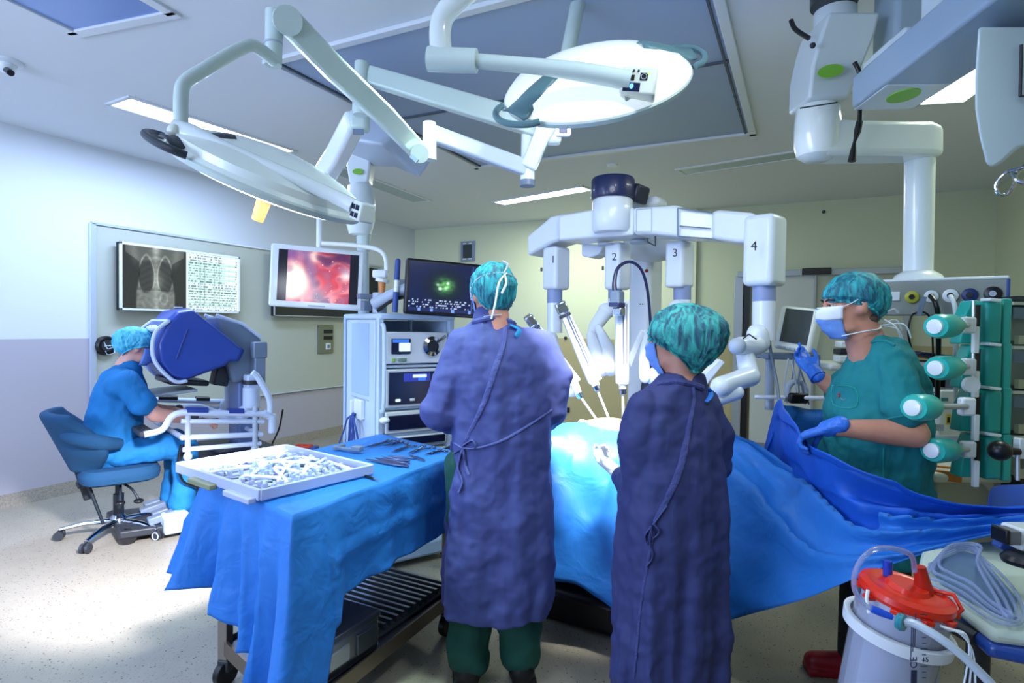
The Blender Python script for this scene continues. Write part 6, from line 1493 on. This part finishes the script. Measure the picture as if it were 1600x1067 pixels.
for i, pts in enumerate(([(1232, 560), (1226, 600), (1230, 630)], [(1240, 560), (1238, 590), (1226, 628)], [(1250, 560), (1252, 600), (1258, 632)], [(1244, 560), (1258, 600), (1264, 632)], [(1236, 562), (1244, 600), (1240, 630)], [(1254, 562), (1248, 590), (1250, 630)])):
    MB().tube(cr([W(x, y, 2.86-.01*i) for x, y in pts], 6), .004, 6).build('lead', M_GREYBLUE if i % 2 else M_LGREY, pm)
t = thing('cable_pouch', 'coiled grey cuff and black pouch hanging below the patient monitor', 'cuff', W(1246, 615, 2.8))
MB().tube([W(1245, 612, 2.84)+RT*cos(a)*.045+UP*sin(a)*.05 for a in [pi*i/14 for i in range(-2, 17)]], .014, 10).build('coil', M_LGREY, t)
MB().box(W(1247, 622, 2.82), (.09, .04, .05), (0, 0, YAW)).build('pouch', M_BLACK, t, bev=.01)
rail = MB().tube([W(1180, 620, 2.95), W(1290, 622, 2.75)], .010, 8).build('pole_rail', M_PLASTIC); tag(rail, 'white rail behind the hanging monitor leads', 'rail')
am = thing('anaesthesia_machine', 'anaesthesia machine with shelves behind the man in teal scrubs', 'machine', W(1440, 650, 3.2))
MB().box(W(1300, 571, 2.95), (.13, .2, .04), (0, 0, YAW)).build('side_shelf', M_CREAM, am, bev=.015)
for y, w2 in ((538, .055), (549, .07), (560, .07)): MB().box(W(1318, y, 2.85), (w2, .06, .03), (0, 0, YAW)).build('vaporiser', M_WHITE if y != 549 else M_DARK, am, bev=.004)
MB().box(W(1452, 556, 2.95), (.30, .3, .02), (0, .12, YAW)).build('tablet', mat('tablet_navy', '#1e2446', .25), am, bev=.006)
MB().box(W(1462, 574, 2.92), (.24, .3, .05), (0, 0, YAW)).build('shelf', M_PLASTIC, am, bev=.01)
MB().box(W(1450, 568, 2.9), (.20, .25, .02), (0, 0, YAW)).build('papers', M_LGREY, am)
MB().box(W(1494, 640, 2.95), (.04, .3, .42), (0, 0, YAW)).build('side_wall', M_LGREY, am, bev=.01)
MB().box(W(1462, 600, 3.05), (.20, .1, .12), (0, 0, YAW)).build('dark_bay', M_BLACK, am)
mo = MB().box(W(1470, 642, 2.85), (.125, .16, .22), (0, 0, YAW)).build('gas_module', M_WHITE, am, bev=.008)
for (x, y, sx, sz, m_) in ((1459, 623, .03, .016, mat('display_teal', '#3f8f90', .3)), (1476, 624, .03, .016, mat('display_teal', '#3f8f90', .3)), (1482, 655, .02, .05, mat('label_yellow', '#d2c23a', .5)), (1466, 668, .05, .03, M_LGREY), (1455, 618, .012, .008, M_CAB), (1463, 613, .02, .006, M_DARK)):
    MB().box(W(x, y, 2.757), (sx, .006, sz), (0, 0, YAW)).build('label', m_, mo)
MB().box(W(1482, 656, 2.752), (.009, .006, .026), (0, 0, YAW)).build('mark', M_DARK, mo)
ct = thing('white_cart', 'white drawer cart with rounded top behind the man in teal scrubs', 'cart', W(1480, 780, 2.75))
MB().box(W(1478, 733, 2.72), (.36, .34, .045), (0, 0, YAW)).build('cart_top', M_CREAM, ct, bev=.018, seg=3)
MB().box(W(1476, 790, 2.76), (.30, .28, .38), (0, 0, YAW)).build('cart_body', mat('cart_grey', '#aeb5a6', .4), ct, bev=.015)
MB().tube(cr([W(1520, 748, 2.6), W(1536, 750, 2.6), W(1545, 758, 2.62), W(1540, 775, 2.66)], 5), .018, 10).build('push_handle', M_CREAM, ct)
MB().box(W(1478, 860, 2.78), (.3, .28, .1), (0, 0, YAW)).build('cart_base', M_DARK, ct)
t = thing('orange_tray', 'orange plastic tray on the white cart top', 'tray', W(1462, 735, 2.6)); b = MB(); M = mtx(W(1462, 738, 2.62), (0, 0, YAW-.5))
b.box((0, 0, -.02), (.16, .11, .006), M=M)
for (x, y, sx, sy) in ((0, .055, .17, .008), (0, -.055, .17, .008), (.083, 0, .008, .11), (-.083, 0, .008, .11)): b.box((x, y, .0), (sx, sy, .045), M=M)
b.build('tray_shell', mat('orange_plastic', '#d97f22', .4), t, bev=.003)
MB().box((0, 0, -.012), (.12, .08, .008), M=M).build('packet', M_CREAM, t)
# ================================================================== man in teal scrubs, in profile
D3 = 2.33
g0 = L((1376-800)/F*D3, D3, 0); hdg = heading(-1, .12); FR3 = Matrix.Translation(g0) @ Matrix.Rotation(hdg, 4, 'Z')
T = lambda x, y, z: FR3 @ V(x, y, z)     # x his right (away from the camera is +x), y ahead
p3 = thing('person', 'man in teal scrubs seen in profile touching the patient monitor with a blue glove', 'person', g0, hdg)
hd = L((1327-800)/F*D3, D3, 1.548); HM = head_frame(hd, heading(-1, .10), .10)
LE = W(1428, 678, 2.12); LW = W(1306, 668, 2.14); RW_ = W(1276, 586, 2.56)
b = MB(); head_prims(b, HM, 1.03, nk=(0, -.045, -.20))
b.cap(T(0, .0, 1.33), hd, .062, .06); b.ell(T(0, 0, 1.12), (.13, .10, .2)); b.cap(T(0, 0, .88), T(0, 0, 1.2), .12, .12)
for k in (-1, 1): limb(b, [T(k*.1, 0, .86), T(k*.1, 0, .48), T(k*.11, 0, .10)], [.08, .055, .04])
SHp = W(1392, 590, 2.24)
limb(b, [SHp, LE, LE.lerp(LW, .35), LW], [.035, .052, .047, .030])
limb(b, [T(.17, 0, 1.28), W(1330, 628, 2.50), RW_.lerp(W(1330, 628, 2.50), .5), RW_], [.05, .046, .042, .029])
b.build('body', M_SKIN, p3, remesh=.010, smo=3)
# gloved hands
h = MB(); a_ = W(1298, 668, 2.15); e_ = W(1258, 680, 2.20); d_ = e_-a_
hand_prims(h, basis(a_, d_.cross(UP), d_), (.75, .8, .85, .9), (.3, .7), 1.12, side=1, wrist=.03); h.build('glove', M_GLOVEB, p3, remesh=.0045, smo=3)
MB().tube([W(1303, 668, 2.162), W(1296, 667, 2.175)], [.034, .032], 16).build('glove_cuff', M_GLOVEB, p3)
h = MB(); a_ = W(1272, 580, 2.58); e_ = W(1244, 548, 2.70); d_ = e_-a_
hand_prims(h, basis(a_, d_.cross(-FW)*-1, d_), (.10, .35, .7, .8), (.35, .3), 1.0, side=-1, wrist=.04); h.build('glove', M_GLOVEB, p3, remesh=.0045, smo=3)
MB().tube([W(1279, 590, 2.55), W(1271, 580, 2.58)], [.036, .031], 16).build('glove_cuff', M_GLOVEB, p3)
b = MB()
spec = [(.56, .0, .01, .19, .195), (.62, .0, .01, .19, .195), (.80, .0, .01, .185, .19), (1.0, .0, .01, .18, .175), (1.15, 0, .01, .18, .165), (1.27, 0, .0, .165, .14), (1.35, 0, -.01, .13, .105), (1.40, 0, .0, .085, .085), (1.425, 0, .0, .070, .070)]
b.loft(gown_rings(FR3, spec, folds=8, amp=.008, seed=12, zamp=lambda z: 1.6-1.0*sm(.7, 1.2, z)))
limb(b, [T(-.05, -.01, 1.33), W(1388, 566, 2.24), W(1402, 606, 2.18), W(1412, 640, 2.14)], [.075, .078, .078, .084])
limb(b, [T(.12, 0, 1.28), T(.19, .05, 1.18), W(1330, 628, 2.50).lerp(T(.17, 0, 1.28), .2)], [.08, .085, .085])
sc3 = b.build('scrub_top', M_SCRUB_TEAL, p3, remesh=.009, smo=5, disp=[('CLOUDS', .13, .04), ('CLOUDS', .05, .014)])
for k in (-1, 1):
    b = MB(); limb(b, [T(k*.085, 0, .80), T(k*.09, 0, .48), T(k*.11, 0, .1)], [.085, .085, .08]); b.build('trouser_leg', mat('trousers_black', '#101214', .8), p3, remesh=.013, smo=3)
    b = MB(); b.cap(T(k*.11, -.02, .055), T(k*.13, .17, .042), .05, .04); b.box(T(k*.12, .07, .012), (.10, .27, .024), (0, 0, hdg)); b.build('clog', mat('clog_red', '#8c1220', .4), p3, remesh=.008, smo=3)
cap_mesh(HM, (.093, .121, .112), (0, -.022, .026), .044, -.062, .003, .05, seed=21, gath=.005).build('surgical_cap', M_CAP, p3)
m_ = mask_mesh(HM, 1.03, 1.02).build('face_mask', M_MASKB, p3, thick=.003)
rows = []
mk = MB()
for i in range(8):
    v = i/7*.42; row = []
    for j in range(21):
        u = -1+2*j/20; a = u*1.04; z = .006-.122*v; ry = .1195-.034*v**2+sin(pi*v)*.012*cos(a); row.append(HM @ (V((.0755-.02*v)*sin(a)*1.05, ry*cos(a)*(.96 if v < .08 else 1)-.005+.012*math.exp(-(u*5)**2)*(1-v), z)*1.03))
    rows.append(row)
mk.grid(rows); mk.build('mask_top', M_MASKW, m_, thick=.002)
for s_ in (-1, 1): strap(HM, [(s_*.060, .068, -.002), (s_*.078, .03, .012), (s_*.086, .0, .03)], .004).build('mask_tie', M_TIE, p3)
strap(HM, [(-.046, .06, -.112), (-.078, .0, -.10), (-.06, -.07, -.095), (0, -.105, -.085)], .005).build('mask_tie', M_TIE, p3)
for k, q in enumerate(((-.02, -.17, -.15), (.01, -.19, -.11), (-.03, -.16, -.04), (-.01, -.185, -.17), (.0, -.15, .02), (-.03, -.20, -.14))):
    strap(HM, [(0, -.10, -.085 if k % 2 else -.05), (q[0]-.03, q[1]*.8, q[2]*.6), q], .005).build('tie_end', M_TIE, p3)
# face details: eye, brow
for s_ in (-1, 1):
    E3 = HM @ Matrix.Scale(1.03, 4)
    e_ = MB().ell((s_*.03, .076, .008), (.013, .012, .011), M=E3).build('eye', mat('eye_white', '#d9d4cf', .3), p3); MB().ell((s_*.031, .087, .008), (.006, .003, .006), M=E3).build('iris', M_BLACK, e_)
    MB().tube([E3 @ V(s_*.012, .093, .027), E3 @ V(s_*.03, .091, .033), E3 @ V(s_*.05, .076, .028)], [.003, .0045, .003], 6).build('eyebrow', M_HAIR, p3)
    MB().tube([E3 @ V(s_*.016, .088, .014), E3 @ V(s_*.03, .090, .018), E3 @ V(s_*.045, .080, .013)], .0035, 6).build('eyelid', M_SKIN, p3)
MB().ell((0, -.058, -.05), (.058, .046, .03), M=HM).build('hair', mat('cropped_hair', '#5b463c', .8), p3)
bt = bvh(sc3)
# pocket with red letter mark
pc = on(bt, [(1300, 602), (1336, 606), (1337, 636), (1302, 632), (1300, 602)], .002, 3)
MB().tube(pc, .0022, 5).build('pocket', M_TEALD, p3)
q = on(bt, [(1311, 619), (1314, 616)], .006)[0]; q2 = on(bt, [(1320, 619), (1321, 618)], .006)[0]
text_mesh('pocket_mark', 'F', .032, basis(q, (q2-q), UP), mat('mark_red', '#c3202c', .6), p3, depth=.001, bold=.0006)
MB().tube(on(bt, [(1314, 622), (1318, 625), (1322, 622)], .004, 3), .001, 5).build('pocket_thread', M_LGREY, p3)
MB().tube(on(bt, [(1383, 656), (1400, 652), (1425, 648), (1446, 650)], .001), .004, 6).build('sleeve_hem', M_SCRUB_TEAL, p3)
MB().tube(on(bt, [(1381, 700), (1380, 730), (1380, 760)], .001), .0025, 6).build('side_seam', M_TEALD, p3)
MB().tube(on(bt, [(1322, 546), (1350, 537), (1380, 533), (1398, 540)], .002), .006, 6).build('neckline', M_SCRUB_TEAL, p3)
# ================================================================== suction canister, arm board, clamp
M_CLEAR = mat('clear_plastic', '#dfe6f2', .12, trans=.75, ior=1.3, alpha=.55); M_TUBE = mat('clear_tube', '#b9c9ee', .12, trans=.5, alpha=.6, ior=1.2)
M_RED = mat('canister_red', '#e0280f', .35, coat=.2); M_FROST = mat('frosted_liner', '#b7bdd3', .35)
dC = 1.34
cx_ = W(1416, 925, dC); top = cx_.z
cn = thing('suction_canister', 'clear suction canister with a bright red lid hanging in a white ring', 'canister', (cx_.x, cx_.y, top-.30))
ax0 = V(cx_.x, cx_.y, 0)
tilt = Matrix.Translation(cx_) @ Matrix.Rotation(.10, 4, RT) @ Matrix.Rotation(.14, 4, FW)
MB(tilt).lathe([(0, -.33), (.068, -.33), (.072, -.30), (.084, -.03), (.084, -.01), (.080, -.012), (.068, -.30), (.0, -.32)], None, 40).build('liner', M_FROST, cn)
MB(tilt).lathe([(.084, -.34), (.094, -.03), (.092, -.03), (.082, -.34)], None, 40).build('jar', M_CLEAR, cn)
ld = MB(tilt).lathe([(0, -.014), (.092, -.014), (.096, -.006), (.094, .006), (.080, .012), (.070, .008), (.045, .010), (.040, .020), (.0, .020)], None, 48).build('lid', M_RED, cn)
for a in range(10):
    q = a*.63; MB(tilt).box((.094*cos(q), .094*sin(q), -.016), (.02, .02, .010), (0, 0, q)).build('lid_tab', M_RED, ld, bev=.002)
pt = tilt @ V(.035, .012, .008)
MB().tube([pt, pt+UP*.035-RT*.006, pt+UP*.058-RT*.010], [.020, .015, .012], 14).build('port', mat('port_red', '#b3200f', .3), ld)
pt2 = tilt @ V(-.035, .035, .012); MB().tube([pt2, pt2+UP*.035], .010, 12).build('port_blue', mat('port_blue', '#1c3fb4', .35), ld)
MB().tube([tilt @ V(.05, .03, .012), tilt @ V(.09, .02, .02), tilt @ V(.105, .0, .0), tilt @ V(.09, -.01, -.02)], .005, 8).build('lid_strap', M_RED, ld)
rg_ = MB(tilt); rg_.lathe([(.096, -.10), (.108, -.10), (.110, -.078), (.098, -.078)], None, 48); rg_.f = rg_.f[:-2]; rg_.build('holder_ring', M_PLASTIC, cn, thick=.004)
MB().tube([W(1356, 892+30, dC-.02), W(1354, 935, dC-.03), W(1358, 958, dC-.04)], .004, 8).build('ring_hook', M_WHITE, cn)
mk_ = mat('print_ink', '#2c3350', .5)
tx = basis(W(1428, 1035, dC-.125), UP*.998-RT*.02, -RT)
text_mesh('scale_print', 'CE', .020, tx, mk_, cn)
for i in range(12): MB().box(W(1444, 960+i*9, dC-.118), (.008 if i % 3 else .014, .0015, .0012), (0, 0, YAW)).build('scale_mark', mk_, cn)
text_mesh('scale_figure', '15', .014, basis(W(1446, 1031, dC-.12), RT, UP), mk_, cn)
for k in range(3): MB().box(W(1424+k*3, 1000-k*8, dC-.12), (.0012, .0015, .07), (0, 0, YAW)).build('print_line', mk_, cn)
for k in range(6): MB().box(W(1424+k*1.6, 1058, dC-.12), (.0012, .0015, .03), (0, 0, YAW)).build('print_bar', mk_, cn)
MB().tube(cr([W(1429, 892, dC-.02), W(1424, 868, dC-.06), W(1400, 858, dC-.08), W(1372, 857, dC-.10), W(1350, 870, dC-.12), W(1336, 895, dC-.12), W(1336, 922, dC-.12), W(1350, 944, dC-.12), W(1364, 952, dC-.12)], 8), .0055, 10).build('suction_tube', M_TUBE, cn)
MB().tube([W(1362, 951, dC-.12), W(1376, 957, dC-.125), W(1394, 964, dC-.13)], [.0075, .008, .006], 10).build('blue_connector', mat('connector_blue', '#1f57d8', .35), cn)
MB().lathe([(0, -.006), (.016, -.006), (.018, 0), (.016, .006), (0, .006)], Matrix.Translation(W(1408, 972, dC-.14)) @ frame(-FW*.9+RT*.6).to_4x4(), 20).build('filter_disc', mat('filter_teal', '#2a8796', .2, coat=.3), cn)
MB().tube(cr([W(1412, 972, dC-.14), W(1430, 975, dC-.15), W(1470, 998, dC-.18), W(1510, 1030, dC-.20), W(1560, 1080, dC-.22)], 6), .0085, 10).build('wide_hose', mat('hose_frost', '#b9c8d6', .25), cn)
for k in range(3): MB().tube(cr([W(1470+k*5, 978+k*3, dC-.10), W(1500+k*4, 990, dC-.11), W(1520-k*3, 1020, dC-.12), W(1524-k*10, 1080, dC-.13)], 6), .006, 6, ry=.3).build('white_band', M_TIE, cn)
MB().cyl(W(1468, 960, dC+.02), W(1462, 1120, dC+.02), .007, .007).build('ring_rod', M_ALU, cn)

# arm board with blue rim and coils of clear tube
ab = thing('arm_board', 'pale green padded board with a blue rim at the lower right', 'board', Wz(1540, 930, .78))
zb = .80
P_ = [Wz(*p, zb) for p in ((1440, 860), (1500, 848), (1600, 840), (1720, 900), (1720, 1010), (1600, 992), (1550, 985), (1490, 940), (1430, 905))]
MB().slab(P_, (0, 0, 1), .03).build('pad', mat('pad_pale', '#c3d2c4', .5), ab, bev=.012)
P2 = [Wz(*p, zb-.03) for p in ((1450, 880), (1720, 900), (1730, 1050), (1600, 1016), (1545, 1005), (1500, 965), (1450, 935))]
MB().slab(P2, (0, 0, 1), .035).build('rim', mat('rim_blue', '#20489c', .3, coat=.3), ab, bev=.012)
MB().tube([Wz(1460, 960, zb-.05), Wz(1530, 1000, zb-.05)], .020, 10).build('rail', M_DARK, ab)
MB().cyl(Wz(1530, 960, zb-.06), V(*(Wz(1530, 960, zb-.06).xy), .03), .025, .03).build('post', M_DARK, ab)
tb3 = thing('coiled_tubing', 'loops of clear tubing lying on the pale arm board', 'tubing', Wz(1540, 920, zb+.01))
for k in range(4):
    c = [(1440+k*9, 905-k*8), (1470+k*5, 870-k*6), (1510+k*7, 858-k*2), (1545-k*6, 880), (1580-k*8, 915+k*6), (1600-k*10, 955+k*2), (1590-k*3, 975-k*5), (1550, 968-k*9), (1500+k*6, 935-k*8), (1462+k*9, 915-k*6)]
    MB().tube([p for p in cr([Wz(x, y, zb+.012+.008*k) for x, y in c], 6, True)]+[cr([Wz(x, y, zb+.012+.008*k) for x, y in c], 6, True)[0]], .0042, 8).build('tube_loop', M_TUBE, tb3)
MB().slab([Wz(x, y, zb+.006) for x, y in ((1450, 880), (1500, 858), (1530, 868), (1590, 935), (1580, 965), (1520, 940), (1470, 910))], (0, 0, 1), .004).build('bag', mat('clear_bag', '#6f8fb8', .15, alpha=.5), tb3)
cl = thing('rail_clamp', 'white clamp with black knob gripping the drape at the right edge', 'clamp', W(1585, 850, 1.5))
MB().box(W(1600, 838, 1.50), (.07, .07, .055), (0, 0, YAW)).build('clamp_body', M_WHITE, cl, bev=.008)
MB().box(W(1574, 836, 1.48), (.030, .05, .035), (0, 0, YAW)).build('jaw', mat('clamp_grey', '#6b7076', .4), cl, bev=.003); MB().box(W(1563, 835, 1.475), (.010, .05, .037), (0, 0, YAW)).build('pad', M_BLACK, cl, bev=.003)
MB().lathe([(0, 0), (.045, 0), (.048, .01), (.04, .02), (0, .02)], mtx(W(1600, 880, 1.46)), 24).build('knob', M_BLACK, cl)
MB().box(W(1570, 855, 1.52), (.05, .03, .02), (0, .5, YAW)).build('strap', M_CAB, cl, bev=.004)
p = Wz(474, 705, 0)
t = thing('floor_pedal', 'small red pedal on the floor seen just behind the white instrument tray', 'pedal', p)
MB().box(p+V(0, 0, .04), (.20, .12, .07), (0, 0, YAW)).build('pedal_cover', mat('red_rubber', '#c23318', .5), t, bev=.02); MB().box(p+RT*.12+V(0, 0, .03), (.08, .12, .05), (0, 0, YAW)).build('pedal_base', M_CAB, t, bev=.01)
